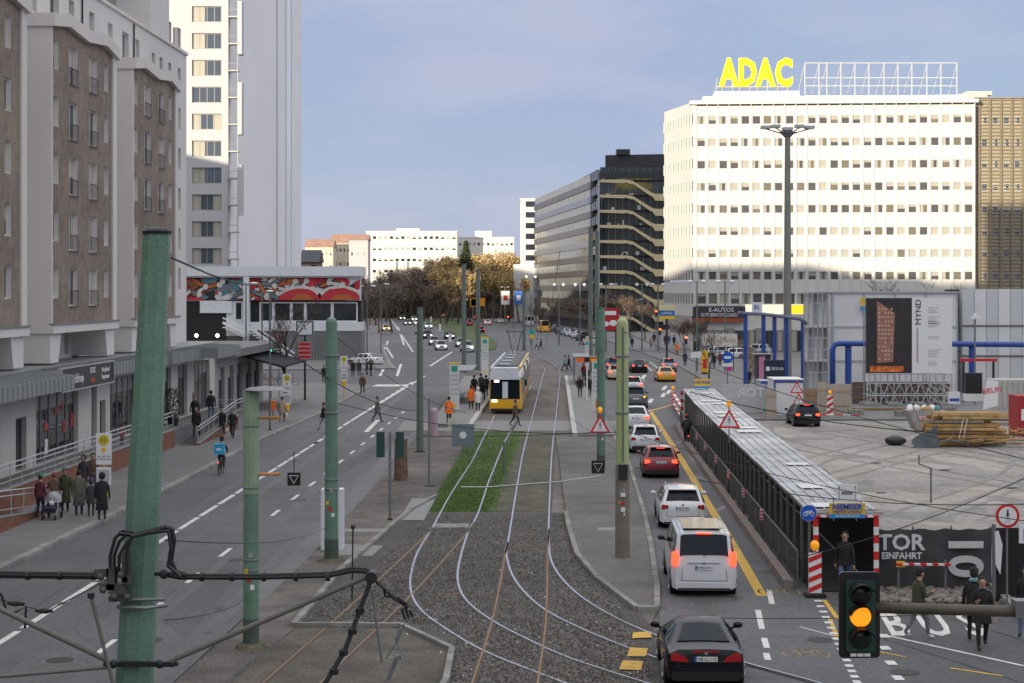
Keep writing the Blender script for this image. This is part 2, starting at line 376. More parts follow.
dash(m_, (392,320.5), (413,352), .25)
for x in range(376, 408, 9): m_.ribbon([G(x,386.5), G(x+6,384.5)], .9, .0075)
for x in range(382, 440, 8): m_.ribbon([G(x,388-(x-380)*.05), G(x+5,388-(x-380)*.05)], .35, .0075) if False else None
# right road
for p, q in (((758,610),(762,629)), ((764,638),(767,648)), ((766,653),(768,660)), ((772,604),(769,590)) ): dash(m_, p, q, .16)
for x, y in ((640,390),(636,404),(664,388),(663,395),(650,401),(643,377),(668,392),(690,405)):
    m_.ribbon([G(x-1,y+2), G(x+2,y-2)], .35, .0075)
for a, b in (((660,353),(652,347)), ((667,375),(650,362)), ((640,360),(652,371))): dash(m_, a, b, .14)
for i in range(16): m_.ribbon([G(814+i*2.6, 601+i*5.4), G(822+i*2.6, 601+i*5.4)], .27, .0075)
for k, (x, y) in enumerate(((885,648),(891,663),(898,678),(884,636))): m_.ribbon([G(x-5,y), G(x+5,y)], .45, .0075)
dash(m_, (880,634), (1024,666), .12); dash(m_, (800,627), (850,640), .06)
struct('road_marking', m_, WHT)
m_ = MB()
m_.ribbon([G(762,596), G(733,545), G(680,457), G(649.5,410)], .32, .006)
m_.ribbon([G(649.5,411), G(673,405)], .32, .0095)
for a in ([(633,634),(650,633),(652,639),(632,640)], [(630,649),(648,650),(646,658),(627,658)], [(623,662),(643,663),(641,672),(619,671)]): m_.sheet(gp(*a), .045)
dash(m_, (950,668), (1003,676), .1); dash(m_, (830,619), (838,640), .12); dash(m_, (870,650),(905,657), .08)
m_.ribbon([G(824,600), G(838,619)], .13, .006)
# small bicycle symbols
def bike_mark(mb, c, s_, z=.006):
    for k in (-1, 1):
        pts = [(c[0]+k*.55*s_+.32*s_*math.cos(t*.5236), c[1]+.32*s_*math.sin(t*.5236)*2.2) for t in range(13)]
        mb.ribbon(pts, .07*s_, z)
    for a, b in (((-.55,0),(-.1,.9)),((-.1,.9),(.5,.9)),((.5,.9),(0,0)),((0,0),(-.55,0)),((.45,1.1),(.55,0)),((-.2,1.1),(0,0))):
        mb.ribbon([(c[0]+a[0]*s_, c[1]+a[1]*s_), (c[0]+b[0]*s_, c[1]+b[1]*s_)], .07*s_, z+.002)
struct('yellow_road_marking', m_, YEL); m_ = MB()
bike_mark(m_, tuple(G(779,592))[:2], .7); bike_mark(m_, tuple(G(806,654))[:2], .65); bike_mark(m_, tuple(G(692,456))[:2], .7)
struct('faded_bicycle_marking', m_, mat('faded_yellow_paint', (.24,.185,.085), .75, var=.25, scale=3, fine=.4))
# BUS lettering on the asphalt
for ch, px in (('B',895),('U',934),('S',971)):
    p = G(px, 625); t_ = text(ch, 1.7, WHT, None, (p.x, p.y, .008), (0,0,R(-6)), .0005, 'bus_marking', bold=.035); tag(t_, kind='structure'); t_.scale = (.66, 2.7, 1)
# tar seams and worn patches
m_ = MB(); r3 = random.Random(5)
for i in range(26):
    y = 45+r3.random()*110; x = r3.uniform(-15,-7.5)+.026*(y-60); L_ = r3.uniform(2,14)
    m_.ribbon([(x, y), (x+.026*L_/2+r3.uniform(-.1,.1), y+L_/2), (x+.026*L_, y+L_)], .04, .0025)
for i in range(14):
    y = 42+r3.random()*70; x = 5.0+.045*(y-50); m_.ribbon([(x, y), (x+1.6, y+r3.uniform(-.2,.2)), (x+3.2, y)], .03, .0025)
for a, b in (((890,600),(1024,640)), ((850,628),(1024,683)), ((770,540),(820,560))): dash(m_, a, b, .05, .0025)
struct('tar_seam', m_, mat('tar', (.03,.03,.032), .5, var=.1))
m_ = MB()
for a in ([(330,470),(420,420),(428,424),(340,476)], [(90,610),(160,560),(172,564),(104,620)], [(640,440),(700,470),(690,476),(634,446)], [(730,540),(790,560),(780,575),(722,552)]): m_.sheet(gp(*a), .0015)
m_.sheet(gp((160,620),(230,560),(246,566),(186,640)), .0015)
struct('road_patch', m_, ASPH2)
# manhole covers, drains, oil darkened lanes
m_ = MB()
for x0, sl_, ya, yb, w_ in ((-13.2,.0262,38,150,.5),(-14.9,.0262,38,150,.5),(-10.9,.0262,38,120,.5),(-9.3,.0262,38,120,.5)): m_.ribbon([(x0+sl_*y+.1*math.sin(y*.3), y) for y in range(ya, yb, 4)], w_, .0012)
for x0 in (3.35,4.75): m_.ribbon([(x0+.043*y+.05*math.sin(y*.4), y) for y in range(44, 130, 4)], .5, .0012)
struct('tyre_darkened_lane', m_, mat('lane_wear', (.090,.090,.095), .62, var=.12, scale=.6, fine=.2))
IRON = mat('cast_iron', (.05,.048,.045), .6, .5, var=.2, scale=8)
for x, y in ((150,640),(238,560),(60,660),(300,500),(700,640),(770,572),(350,440),(820,640),(655,470),(905,672),(690,520)):
    p = G(x, y); m_ = MB(); m_.lathe([(.34,0),(.34,.004),(.28,.007),(.01,.007)], (0,0,0), 18); tag(m_.build('manhole_cover', IRON, None, False, (p.x, p.y, .003)), kind='structure')
m_ = MB(); r9 = random.Random(77)
for i in range(60):
    p = G(r9.choice([r9.uniform(60,380), r9.uniform(640,900)]), r9.uniform(440,680)); 
    if p.x < -16.4 or p.x > 14: continue
    a = r9.uniform(0,6.28); pts = [(p.x, p.y)]
    for q_ in range(8): a += r9.uniform(-.7,.7); pts.append((pts[-1][0]+.3*math.cos(a), pts[-1][1]+.5*math.sin(a)))
    m_.ribbon(pts, .018, .0032)
for i in range(40):
    p = G(r9.choice([r9.uniform(120,380), r9.uniform(660,760)]), r9.uniform(460,680)); rr_ = r9.uniform(.06,.25)
    m_.sheet([(p.x+rr_*r9.uniform(.6,1)*math.cos(a*.7), p.y+rr_*1.6*r9.uniform(.6,1)*math.sin(a*.7)) for a in range(9)], .0029)
struct('crack_and_oil_stain', m_, mat('stain', (.05,.05,.05), .6, var=.2))
# litter on the tracks
m_ = MB()
for i in range(90):
    x, y = r3.uniform(400,640), r3.uniform(520,680); p = G(x, y); s_ = r3.uniform(.015,.05)
    m_.box(p.x, p.y, .02, p.x+s_, p.y+s_, .02+s_*.6)
tag(m_.build('litter_scraps', SWHITE), kind='stuff')
m_ = MB()
for i in range(24000):
    x, y = r3.uniform(240,650), 515+170*r3.random()**.9
    if x < 438-(y-513)*1.22 and y < 629: continue
    if x > 566+(y-515)*.55: continue
    if y > 629 and x < 452: continue
    p = G(x, y); s_ = r3.uniform(.02,.055); a = r3.random()*3
    c_, d_ = math.cos(a)*s_, math.sin(a)*s_
    m_.add([(p.x+c_,p.y+d_,.008),(p.x-d_,p.y+c_,.008),(p.x-c_,p.y-d_,.008),(p.x+d_,p.y-c_,.008),(p.x,p.y,.012+s_*.8)], [(0,1,4),(1,2,4),(2,3,4),(3,0,4)], r3.randrange(3))
tag(m_.build('ballast_stones', [mat('stone_a', (.20,.185,.17), .9, var=0), mat('stone_b', (.05,.045,.04), .9, var=0), mat('stone_c', (.10,.085,.07), .9, var=0)]), kind='stuff')
# ================================================================ BUILDINGS
FRAME = mat('window_frame_white', (.62,.62,.62), .5, var=0)
FRAMED = mat('window_frame_dark', (.10,.10,.10), .5, var=0)
CURT = mat('curtain', (.42,.39,.32), .7, var=.1, scale=6)
BLIND = mat('blind', (.38,.36,.31), .6, var=.03)
WCACHE = {}
def window_mesh(w_, h_, style='dark', fr=.06, frame=None, glass=None, mull=0, curt=None):
    key = (round(w_,2), round(h_,2), style, fr, frame.name if frame else '', mull, glass.name if glass else '', curt.name if curt else '')
    if key in WCACHE: return WCACHE[key]
    m = MB(); t = fr
    m.box(0, -.03, 0, t, .05, h_); m.box(w_-t, -.03, 0, w_, .05, h_); m.box(t, -.03, 0, w_-t, .05, t); m.box(t, -.03, h_-t, w_-t, .05, h_)
    for k in range(mull):
        x = w_*(k+1)/(mull+1); m.box(x-t*.4, -.025, t, x+t*.4, .05, h_-t)
    def pane(x0, x1, z0, z1, mi): m.box(x0, .0, z0, x1, .04, z1, mi)
    a, b, c, d = t, w_-t, t, h_-t
    if style == 'dark': pane(a, b, c, d, 1)
    elif style == 'blind': pane(a, b, c, d, 2)
    elif style == 'half': s_ = c+(d-c)*.5; pane(a, b, c, s_, 1); pane(a, b, s_, d, 2)
    elif style == 'quarter': s_ = c+(d-c)*.75; pane(a, b, c, s_, 1); pane(a, b, s_, d, 2)
    elif style == 'side': s_ = a+(b-a)*.42; pane(a, s_, c, d, 2); pane(s_, b, c, d, 1)
    elif style == 'sides': s_ = (b-a)*.28; pane(a, a+s_, c, d, 2); pane(a+s_, b-s_, c, d, 1); pane(b-s_, b, c, d, 2)
    WCACHE[key] = m.mesh('window', [frame or FRAME, glass or GLASS, curt or BLIND]); return WCACHE[key]
def holed(m, W, z0, z1, holes, d, mi=0, x0=0, rev=None):
    """wall plane in x,z at y=0 with rectangular holes and reveals going back d"""
    xs = sorted({x0, W, *[h[0] for h in holes], *[h[1] for h in holes]}); zs = sorted({z0, z1, *[h[2] for h in holes], *[h[3] for h in holes]})
    xs = [x for x in xs if x0 <= x <= W]; zs = [z for z in zs if z0 <= z <= z1]
    for j in range(len(zs)-1):
        run = None
        for i in range(len(xs)):
            solid = False
            if i < len(xs)-1:
                cx, cz = (xs[i]+xs[i+1])/2, (zs[j]+zs[j+1])/2
                solid = not any(h[0] < cx < h[1] and h[2] < cz < h[3] for h in holes)
            if solid and run is None: run = xs[i]
            if not solid and run is not None:
                m.add([(run,0,zs[j]),(xs[i],0,zs[j]),(xs[i],0,zs[j+1]),(run,0,zs[j+1])], [(0,1,2,3)], mi); run = None
    rm = mi if rev is None else rev
    for h in holes:
        a, b, c, e = h[:4]
        m.add([(a,0,c),(b,0,c),(b,0,e),(a,0,e),(a,d,c),(b,d,c),(b,d,e),(a,d,e)], [(0,4,5,1),(1,5,6,2),(2,6,7,3),(3,7,4,0)], rm)
    return m
def frame_empty(name, label, cat, a, b, group=None):
    """thing at world point a, local x running to b"""
    return thing(name, label, cat, (a[0], a[1], 0), math.atan2(b[1]-a[1], b[0]-a[0]), group)
rw = random.Random(11)
# ------------------------------------------------ left apartment building (local x along the street away from us, -y is the street)
APW = mat('apartment_plaster', (.56,.52,.495), .85, var=.05, scale=.3, fine=.03, big=.06)
APB = mat('apartment_plaster_light', (.66,.615,.59), .85, var=.04, scale=.3, big=.05)
def brickmat():
    if 'clinker_brick' in MATS: return MATS['clinker_brick']
    m = mat('clinker_brick', (.235,.185,.148), .85, var=.2, scale=2.2, fine=.5, big=.22, bump=.5)
    return m
BRK = brickmat()
A0 = (-24+.027*0, 0.0); adir = math.atan2(1, .027)
apt = thing('apartment_building', 'grey plaster and brown brick apartment building with shops, along the left pavement', 'building', (-23.75, 0, 0), adir)
# local: x = distance along the street, y>0 points to -X (away from the street) because rotation ~ +90deg
def AY(px): return 23.75*F/(CX+46-px)            # distance of a facade point seen at column px
bays = [(60.5, 76.1, None), (79.8, 91.6, 1), (95.1, 106.4, 1)]
floorz = [7.9+2.72*k for k in range(5)]
def cornice(x0, x1, mb):
    L_ = x1-x0; pr = [(0,22.05),(.22,22.4),(.50,22.15),(.78,22.45),(1,22.05)]
    for (a, za), (b, zb) in zip(pr[:-1], pr[1:]):
        xa, xb = x0+a*L_, x0+b*L_
        mb.add([(xa,-.18,za-.62),(xb,-.18,zb-.62),(xb,-.18,zb),(xa,-.18,za),(xa,2.0,za-.62),(xb,2.0,zb-.62),(xb,2.0,zb),(xa,2.0,za)],
               [(0,1,2,3),(4,7,6,5),(3,2,6,7),(0,4,5,1),(0,3,7,4),(1,5,6,2)])
    return [(x0+a*L_, z-.62) for a, z in pr]
for bi, (x0, x1, _) in enumerate(bays):
    wall = MB(); L_ = x1-x0
    low = cornice(x0-.12, x1+.12, wall)
    # side walls, pilaster and bottom
    wall.box(x0, 0, 7.35, x0+.18, 2.0, 21.7); wall.box(x1-.75, 0, 7.35, x1, 2.0, 21.7); wall.box(x0-.04, -.10, 7.0, x1+.04, 2.0, 7.38)
    wall.build('bay_frame', APB, apt)
    cap = MB(); cap.box(x0-.05, -.16, 7.385, x1+.05, .1, 7.47); cap.build('bay_ledge', GREY, apt)
    ix0, ix1 = x0+.18, x1-.75; iw = ix1-ix0
    holes = []
    for k, z in enumerate(floorz):
        for fx, ww, typ in ((.035,.85,'n'), (.27,1.5,'f'), (.60,1.5,'g'), (.86,.85,'n')):
            xx = ix0+fx*iw; z0 = z+ (0.75 if typ == 'n' else .35); z1 = z0+(1.45 if typ == 'n' else 1.85)
            holes.append((xx, xx+ww, z0, z1, typ))
    br = MB(); top = 21.35
    holed(br, ix1, 7.38, top, holes, .32, 0, ix0, rev=1)
    br.box(ix0, .33, 7.4, ix1, .36, 21.9)
    br.v = [(x, y+.10, z) for x, y, z in br.v]
    # extra strip under the zigzag cornice
    br.add([(ix0,.10,top),(ix1,.10,top),(ix1,.10,22),(ix0,.10,22)], [(0,1,2,3)])
    br.build('brick_face', [BRK, APB], apt)
    for (a, b, c, d, typ) in holes:
        st = rw.choice(['dark','half','side','dark','blind','sides'])
        me = window_mesh(b-a, d-c, st, .09, FRAME, None, 0 if typ == 'n' else 1, CURT)
        o = put('window', me, apt, (a, .30, c))
        if typ != 'n':
            rl = WCACHE.get('rail')
            if rl is None:
                t_ = MB(); t_.box(0,-.04,0,1.5,0,.04); t_.box(0,-.04,.78,1.5,0,.83)
                for q in range(8): t_.box(q*.21,-.025,.04,q*.21+.018,-.01,.78)
                rl = WCACHE['rail'] = t_.mesh('railing', DARK)
            put('railing', rl, apt, (a, .05, c-.05))
    # consoles under the bay, first floor recess
    c_ = MB()
    c_.prismy([(x0+.1,5.6),(x0+1.4,5.6),(x0+1.9,7.0),(x0+.1,7.0)], 0.1, 2, 0); c_.build('bay_console', APB, apt); c_ = MB(); c_.prismy([(x1-1.6,5.6),(x1-.2,5.6),(x1-.2,7.0),(x1-2.0,7.0)], 0.1, 2, 0)
    c_.build('bay_console', APB, apt)
# main wall
MW = mat('apartment_upper_wall', (.64,.61,.59), .85, var=.04, scale=.3, big=.06)
xe = 117.8
holes = []
for k in range(7):
    z = 8.5+2.72*k
    for x in (107.8, 109.9, 112.4, 115.2):
        holes.append((x, x+.85, z+.6, z+2.05))
for x in (62,65.5,69,73,78.3,82.5,86.2,89.5,93.4,97.3,100.5,103.6): holes.append((x, x+(1.0 if int(x) % 2 else 1.5), 22.75, 24.4))
for x in (64.5,68.2,82.3,85.5,88.6,98.2,101.5,104.0): holes.append((x, x+.9, 5.72, 6.9))
wl = MB(); holed(wl, xe, 5.4, 25.3, holes, .35, 0, 40); wl.v = [(x, y+2.0, z) for x, y, z in wl.v]
wl.box(40, 2.36, 1.0, xe, 16, 25.29); wl.box(xe-.001, 2.0, 5.4, xe+.02, 2.5, 25.3)
wl.build('main_wall', MW, apt)
for i, h in enumerate(holes): put('window', window_mesh(h[1]-h[0], h[3]-h[2], rw.choice(['dark','dark','half','blind']), .08, FRAME), apt, (h[0], 2.26, h[2]))
t_ = MB(); t_.box(40, 1.88, 25.3, xe+.1, 2.5, 25.5); t_.build('parapet_ledge', APB, apt)
t_ = MB(); t_.box(107.4, 2.0, 25.5, 112.6, 14, 29); t_.build('stair_tower', MW, apt)
uh = []
for z in (26.6,):
    for x in (66,70,75,80,84,88.5,92.5,96.5,101): uh.append((x, x+1.3, z, z+1.5))
t_ = MB(); holed(t_, 107.4, 25.3, 29.5, uh, .3, 0, 40); t_.v = [(x, y+4.2, z) for x, y, z in t_.v]; t_.box(40, 4.52, 25.3, 107.4, 14, 29.5)
t_.build('upper_storeys', mat('upper_grey_wall', (.27,.275,.285), .85, var=.05, scale=.3), apt)
for h in uh: put('window', window_mesh(1.3, 1.5, rw.choice(['dark','half']), .08, FRAME, None, 1), apt, (h[0], 4.42, h[2]))
t_ = MB()
for x in (71.5, 91.8, 103.0): t_.tube([(x, 1.93, 22.6), (x, 1.93, 25.2)], .05, 6)
for x in (78.4, 93.3): t_.tube([(x,1.93,5.3),(x,1.93,6.3),(x-.3,1.6,6.7),(x-.3,1.6,7.0)], .05, 6)
t_.build('downpipe', DARK, apt)
# shop floor: piers and glazing
sw = MB()
piers = [(40,66.0),(72.4,75.6),(84.2,86.0),(92.0,94.2),(98.8,100.8),(110.5,118)]
gl = []
x = 40
shopbreaks = [(66.0,72.4),(77.4,84.2),(86.6,87.6),(90.2,96.0),(99.2,104.5),(106.3,109.0),(111,116)]
hs = [(a, b, 1.05, 4.35) for a, b in shopbreaks]+[(74.5,76.0,1.05,3.4),(88.2,89.3,1.05,3.3),(97.2,98.4,1.05,3.4)]
holed(sw, xe, 0, 5.42, hs, .4, 0, 40); sw.box(40, .42, 0, xe, .45, 5.4); sw.box(xe-.02, 0, 0, xe, 2.1, 5.4)
sw.build('shop_wall', mat('shop_wall_plaster', (.56,.53,.50), .85, var=.05, scale=.5), apt)
INS = mat('shop_interior', (.055,.045,.04), .9, var=.6, scale=1.2)
RED2 = mat('shop_poster_red', (.45,.05,.04), .6, var=.3, scale=2)
for a, b, c, d in hs:
    n_ = max(1, int((b-a)/1.15)); wd = (b-a)/n_
    for k in range(n_): put('shop_window', window_mesh(wd, d-c, 'quarter' if b-a > 2 else 'dark', .11, FRAMED, None, 0, mat('shop_fascia', (.25,.25,.25), .4, var=.3, scale=5)), apt, (a+k*wd, .25, c))
t_ = MB(); rr_ = random.Random(4)
for a, b, c, d in hs[:2]:
    for k in range(10):
        x = a+.3+(b-a-.8)*rr_.random(); z = 1.3+2.0*rr_.random(); t_.box(x, .225, z, x+.35+.3*rr_.random(), .235, z+.3+.5*rr_.random(), rr_.randrange(3))
t_.build('shop_poster', [RED2, SWHITE, mat('poster_dark', (.10,.08,.07), .7, var=.2)], apt)
# canopies with standing seams
CAN = mat('zinc_sheet', (.27,.285,.29), .5, .3, var=.08, scale=1)
for (x0, x1, dp, z) in ((58,76.6,2.0,4.6),(85.6,97.6,1.4,4.75),(98.6,106.5,1.4,4.75),(106.8,114.5,2.4,4.75)):
    c_ = MB(); c_.prismx([(0,z+.1),(0,5.45),(-dp,z+.62),(-dp,z),(-dp+.1,z)], x0, x1)
    s_ = MB(); x = x0
    while x <= x1: s_.bar((x,-.0,5.46),(x,-dp,z+.63),.04,.05); s_.box(x-.02,-dp-.03,z,x+.02,-dp,z+.62); x += .62
    cn = c_.build('canopy', CAN, apt); s_.build('standing_seam', CAN, cn)
c_ = MB(); c_.box(58, -.3, 5.42, xe, 2.0, 5.5); c_.build('roof_sheet', CAN, apt)
# shop sign
sg = MB(); sg.box(76.8, -1.35, 4.45, 85.8, -1.2, 5.45, 0)
fo = sg.build('shop_sign', mat('sign_anthracite', (.035,.035,.038), .5, var=0), apt)
t_ = MB(); t_.box(76.7,-1.38,5.45,85.9,-1.18,5.51); t_.box(76.7,-1.38,4.39,85.9,-1.18,4.45); t_.box(76.7,-1.38,4.45,76.8,-1.18,5.45); t_.box(85.8,-1.38,4.45,85.9,-1.18,5.45); t_.box(76.8,-1.18,4.9,85.8,0,5.0); t_.build('sign_frame', LGREY, fo)
text('Dampfshop', .62, SWHITE, fo, (78.9,-1.365,4.92), (R(90),0,0), .01, 'lettering')
text('DOK', .42, SWHITE, fo, (81.9,-1.365,5.18)); text('cafe', .36, mat('letter_orange', (.8,.12,.03), .5, var=0), fo, (81.9,-1.365,4.72))
text('Handykauf\nReparatur', .34, SWHITE, fo, (84.2,-1.365,4.95))
# ramp terrace in front of the shops (1 m high) with brick retaining wall
ramp = thing('terrace', 'paved raised terrace with a low orange brick retaining wall in front of the shops', 'terrace', (-23.75,0,0), adir)
t_ = MB(); t_.prismx([(-.01,.1),(-.01,1.0),(-1.7,1.0),(-1.7,.1)], 40, 116.5); t_.build('deck', PAVE, ramp)
BR2 = mat('orange_brick', (.20,.085,.05), .85, var=.2, scale=3, fine=.25)
t_ = MB(); t_.box(40,-1.92,.1,97,-1.7,1.1); t_.build('retaining_wall', BR2, ramp)
def ramp_part(xl, xh, yo, zh):
    t_ = MB(); t_.add([(xh,yo,.1),(xl,yo,.1),(xl,yo,.2),(xh,yo,zh+.1),(xh,yo-.2,.1),(xl,yo-.2,.1),(xl,yo-.2,.2),(xh,yo-.2,zh+.1)], [(0,1,2,3),(7,6,5,4),(3,2,6,7),(2,1,5,6),(0,3,7,4)]); t_.build('ramp_wall', BR2, ramp)
    t_ = MB(); t_.add([(xh,-1.93,zh),(xl,-1.93,.13),(xl,yo,.13),(xh,yo,zh)], [(0,1,2,3),(3,2,1,0)]); t_.build('ramp_deck', PAVE, ramp)
    t_ = MB(); t_.bar((xh,yo-.1,zh+.13),(xl,yo-.1,.23),.26,.06); t_.build('coping', CONC, ramp)
ramp_part(68.5, 58, -3.1, .9); ramp_part(98, 110, -2.9, .9)
t_ = MB(); t_.box(40,-3.1,.1,58,-1.93,.95); t_.build('landing', PAVE, ramp)
t_ = MB(); t_.box(40,-3.3,.1,58,-3.1,1.02); t_.build('ramp_wall', BR2, ramp)
t_ = MB(); t_.box(40,-1.95,1.1,97,-1.67,1.15); t_.build('coping', CONC, ramp)
def railing(parent, pts, zt=.95, n=None):
    m = MB(); pts = [Vector(p) for p in pts]
    for a, b in zip(pts[:-1], pts[1:]):
        L_ = (b-a).length; k = max(1, int(L_/1.5))
        m.tube([a+Vector((0,0,zt)), b+Vector((0,0,zt))], .035, 6); m.tube([a+Vector((0,0,zt-.2)), b+Vector((0,0,zt-.2))], .028, 6); m.tube([a+Vector((0,0,.25)), b+Vector((0,0,.25))], .018, 6)
        for q in range(k+1):
            p = a.lerp(b, q/k); m.tube([p, p+Vector((0,0,zt))], .022, 6)
    return m.build('handrail', LGREY, parent)
railing(ramp, [(50,-1.8,1.15),(97,-1.8,1.15)]); railing(ramp, [(50,-3.2,1.05),(58,-3.2,1.05),(68.5,-3.2,.2)]); railing(ramp, [(98,-3.0,.2),(110,-3.0,1.0),(116,-3.0,1.0)]); railing(ramp, [(110,-3.0,1.0),(110,-1.8,1.0)])
# low arcade extension beyond the apartment building
ext = thing('shop_arcade', 'low shop arcade with flat grey roof and black awning beyond the apartment building', 'building', (-23.75,0,0), adir)
hs = [(a, a+2.2, .2, 3.6) for a in (119,122.4,125.8,129.5,133)]
t_ = MB(); holed(t_, 137, 0, 4.4, hs, .4, 0, 117.85); t_.box(117.9, .45, 0, 137, 9, 4.35); t_.box(136.98, 0, 0, 137, .5, 4.4)
t_.build('wall', mat('arcade_wall', (.34,.33,.33), .8, var=.05), ext)
for a, b, c, d in hs: put('shop_window', window_mesh(b-a, d-c, 'quarter', .1, FRAMED, None, 1), ext, (a, .25, c))
t_ = MB(); t_.box(117.9,-1.4,4.4,138,9.5,4.95); t_.build('roof_slab', mat('roof_edge', (.13,.135,.14), .6, var=.1), ext)
t_ = MB(); t_.add([(126,-.2,4.3),(137,-.2,4.3),(137,-3.4,3.45),(126,-3.4,3.45),(126,-3.4,3.3),(137,-3.4,3.3),(126,-.2,4.15),(137,-.2,4.15)], [(0,3,2,1),(3,4,5,2),(4,6,7,5),(0,6,4,3),(1,2,5,7)]); t_.build('awning', mat('black_awning', (.012,.014,.02), .9, var=0), ext)
# ------------------------------------------------ tower
tw_a = P(150,291,240); tw_b = P(222,291,238)
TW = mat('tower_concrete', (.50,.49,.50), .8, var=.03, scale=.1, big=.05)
tower = thing('residential_tower', 'tall pale concrete tower with a blank side wall, behind the mural pavilion', 'building', (-51.0,240,0), 0)
TL = 52; hol = []
cx0 = P(192,0,240).x+51; cx1 = P(221.5,0,240).x+51
for k in range(16):
    z = 9+(291-262+26.9*k)*240/F; hol.append((cx0, cx1, z+.05-.35, z+1.95))
t_ = MB(); holed(t_, cx1+.9, 0, 72, hol, .5, 0, 0)
t_.box(0, .55, 0, cx1+.9, 40, 72)
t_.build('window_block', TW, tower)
for (a, b, c, d) in hol: put('window_band', window_mesh(b-a, d-c, rw.choice(['sides','side','dark']), .12, mat('tower_frame', (.30,.28,.24), .5, var=0), GLASSB, 3, CURT), tower, (a, .3, c))
# blank slab to the right, its long wall facing the street
xs0 = P(229,0,240).x+51
t_ = MB(); X1 = P(295,0,272).x+51
t_.prism([(xs0,1.0),(P(277,0,262).x+51,22),(P(278,0,262).x+51,21.7),(X1,32),(X1-.5,44),(xs0-6,44),(xs0-6,1.0)], 0, 76)
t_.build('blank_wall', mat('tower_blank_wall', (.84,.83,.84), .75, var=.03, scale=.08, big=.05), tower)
m = MB(); vp = Vector((P(278,0,262).x+51,21.7,0)); vq = Vector((X1,32,0)); dd = vq-vp
for f_ in (.45,.74): p = vp+dd*f_+Vector((.05,-.05,0)); m.box(p.x-.1,p.y-.12,0,p.x+.1,p.y+.1,76)
m.build('panel_joint', mat('joint_grey', (.62,.62,.64), .6, var=0), tower)
m = MB(); a_, b_ = vp+dd*.45+Vector((.1,-.12,0)), vp+dd*.72+Vector((.1,-.12,0)); m.add([(a_.x,a_.y,0),(b_.x,b_.y,0),(b_.x,b_.y,75),(a_.x,a_.y,75)], [(0,1,2,3)]); m.build('reflection_strip', mat('painted_reflection', (.93,.94,.96), .3, 0, var=.04, scale=.3), tower)  # near-white colour stands in for a window reflection on this wall
t_ = MB(); xg = cx1+.9
for k in range(17):
    z = 2+3.8*k; t_.box(xg, -.4, z, xg+1.5, 1.2, z+.18); t_.tube([(xg+.1,-.35,z+1.1),(xg+1.4,-.35,z+1.1)], .05, 5); t_.tube([(xg+.1,-.35,z),(xg+.1,-.35,z+3.8)], .05, 5); t_.tube([(xg+1.45,-.35,z),(xg+1.45,-.35,z+3.8)], .07, 5)
t_.build('escape_balcony', mat('gallery_metal', (.4,.38,.36), .5, .2, var=.1), tower)
t_ = MB()
for y0, y1 in ((2,55),(165,215),(83,135)):
    za, zb = 9+(291-y1)*.1412, 9+(291-y0)*.1412; MB().box(xg+1.5, -.9, za, xg+2.1, .95, zb).build('stair_screen', TW, tower)
# ------------------------------------------------ mural pavilion
pv = thing('pavilion', 'white flat roofed pavilion with a colourful painted frieze, on a grey podium', 'building', (P(172,0,220).x, 220, 0), 0)
k_ = 220/F
def px_(x): return (x-172)*k_
def pz_(y): return 9+(291-y)*k_
t_ = MB(); t_.box(0,-.8,pz_(276),px_(362),6,pz_(266.5)); t_.box(0,-.5,pz_(277.5),px_(361),5.5,pz_(276)-.004)
t_.build('roof_slab', WHITE, pv)
t_ = MB(); t_.box(px_(185),0,pz_(300.5),px_(345),.5,pz_(276)-.01); t_.build('frieze_panel', mat('frieze_red', (.42,.03,.04), .6, var=.25, scale=.6), pv)
t_ = MB(); t_.box(px_(345),0,pz_(300.5),px_(361),.5,pz_(276)-.01); t_.build('frieze_end', WHITE, pv)
# invented abstract figures on the frieze: irregular overlapping flat shapes
mc = [mat('paint_'+n, c, .6, var=.12, scale=1.5) for n, c in (('red',(.50,.03,.04)),('orange',(.45,.12,.03)),('cream',(.62,.60,.55)),('black',(.02,.02,.025)),('blue',(.06,.13,.34)),('slate',(.16,.17,.20)),('brown',(.22,.07,.03)),('teal',(.08,.22,.26)))]
t_ = MB(); rm = random.Random(21); xr, zb, zt = (px_(186), px_(360)), pz_(300), pz_(277.8)
def clampz(z): return min(max(z, zb), zt)
def blob(cx, cz, rx, rz_, rot, lay, mi, n=14, jag=.25):
    v = []
    for q in range(n):
        a = 2*math.pi*q/n; r_ = 1+rm.uniform(-jag, jag); x, z = rx*r_*math.cos(a), rz_*r_*math.sin(a)
        X, Z = cx+x*math.cos(rot)-z*math.sin(rot), cz+x*math.sin(rot)+z*math.cos(rot); v.append((min(max(X, xr[0]), xr[1]), -.02-.006*lay, clampz(Z)))
    t_.add(v, [tuple(range(n))], mi)
lay = 0
for i in range(70):
    cx = rm.uniform(*xr)-.6; lay += 1; mi = rm.choice([0,0,1,2,2,3,3,4,5,5,6,7])
    blob(cx, rm.uniform(zb, zt), rm.uniform(.5,1.7), rm.uniform(.25,.8), rm.uniform(-1.2,1.2), lay*.3, mi)
for i in range(34):                               # pale limb like strokes with dark edges
    cx, cz = rm.uniform(*xr), rm.uniform(zb+.4, zt-.3); a = rm.uniform(-1,1); lay += 1; Lh = rm.uniform(.7,1.5)
    blob(cx, cz, Lh+.12, .34, a, lay*.3, 3, 12, .12); blob(cx, cz, Lh, .22, a, lay*.3+.5, rm.choice([2,2,1,5]), 12, .12); blob(cx+Lh*math.cos(a)*.9, cz+Lh*math.sin(a)*.9, .36, .36, 0, lay*.3+.6, rm.choice([2,6,2]), 10, .1)
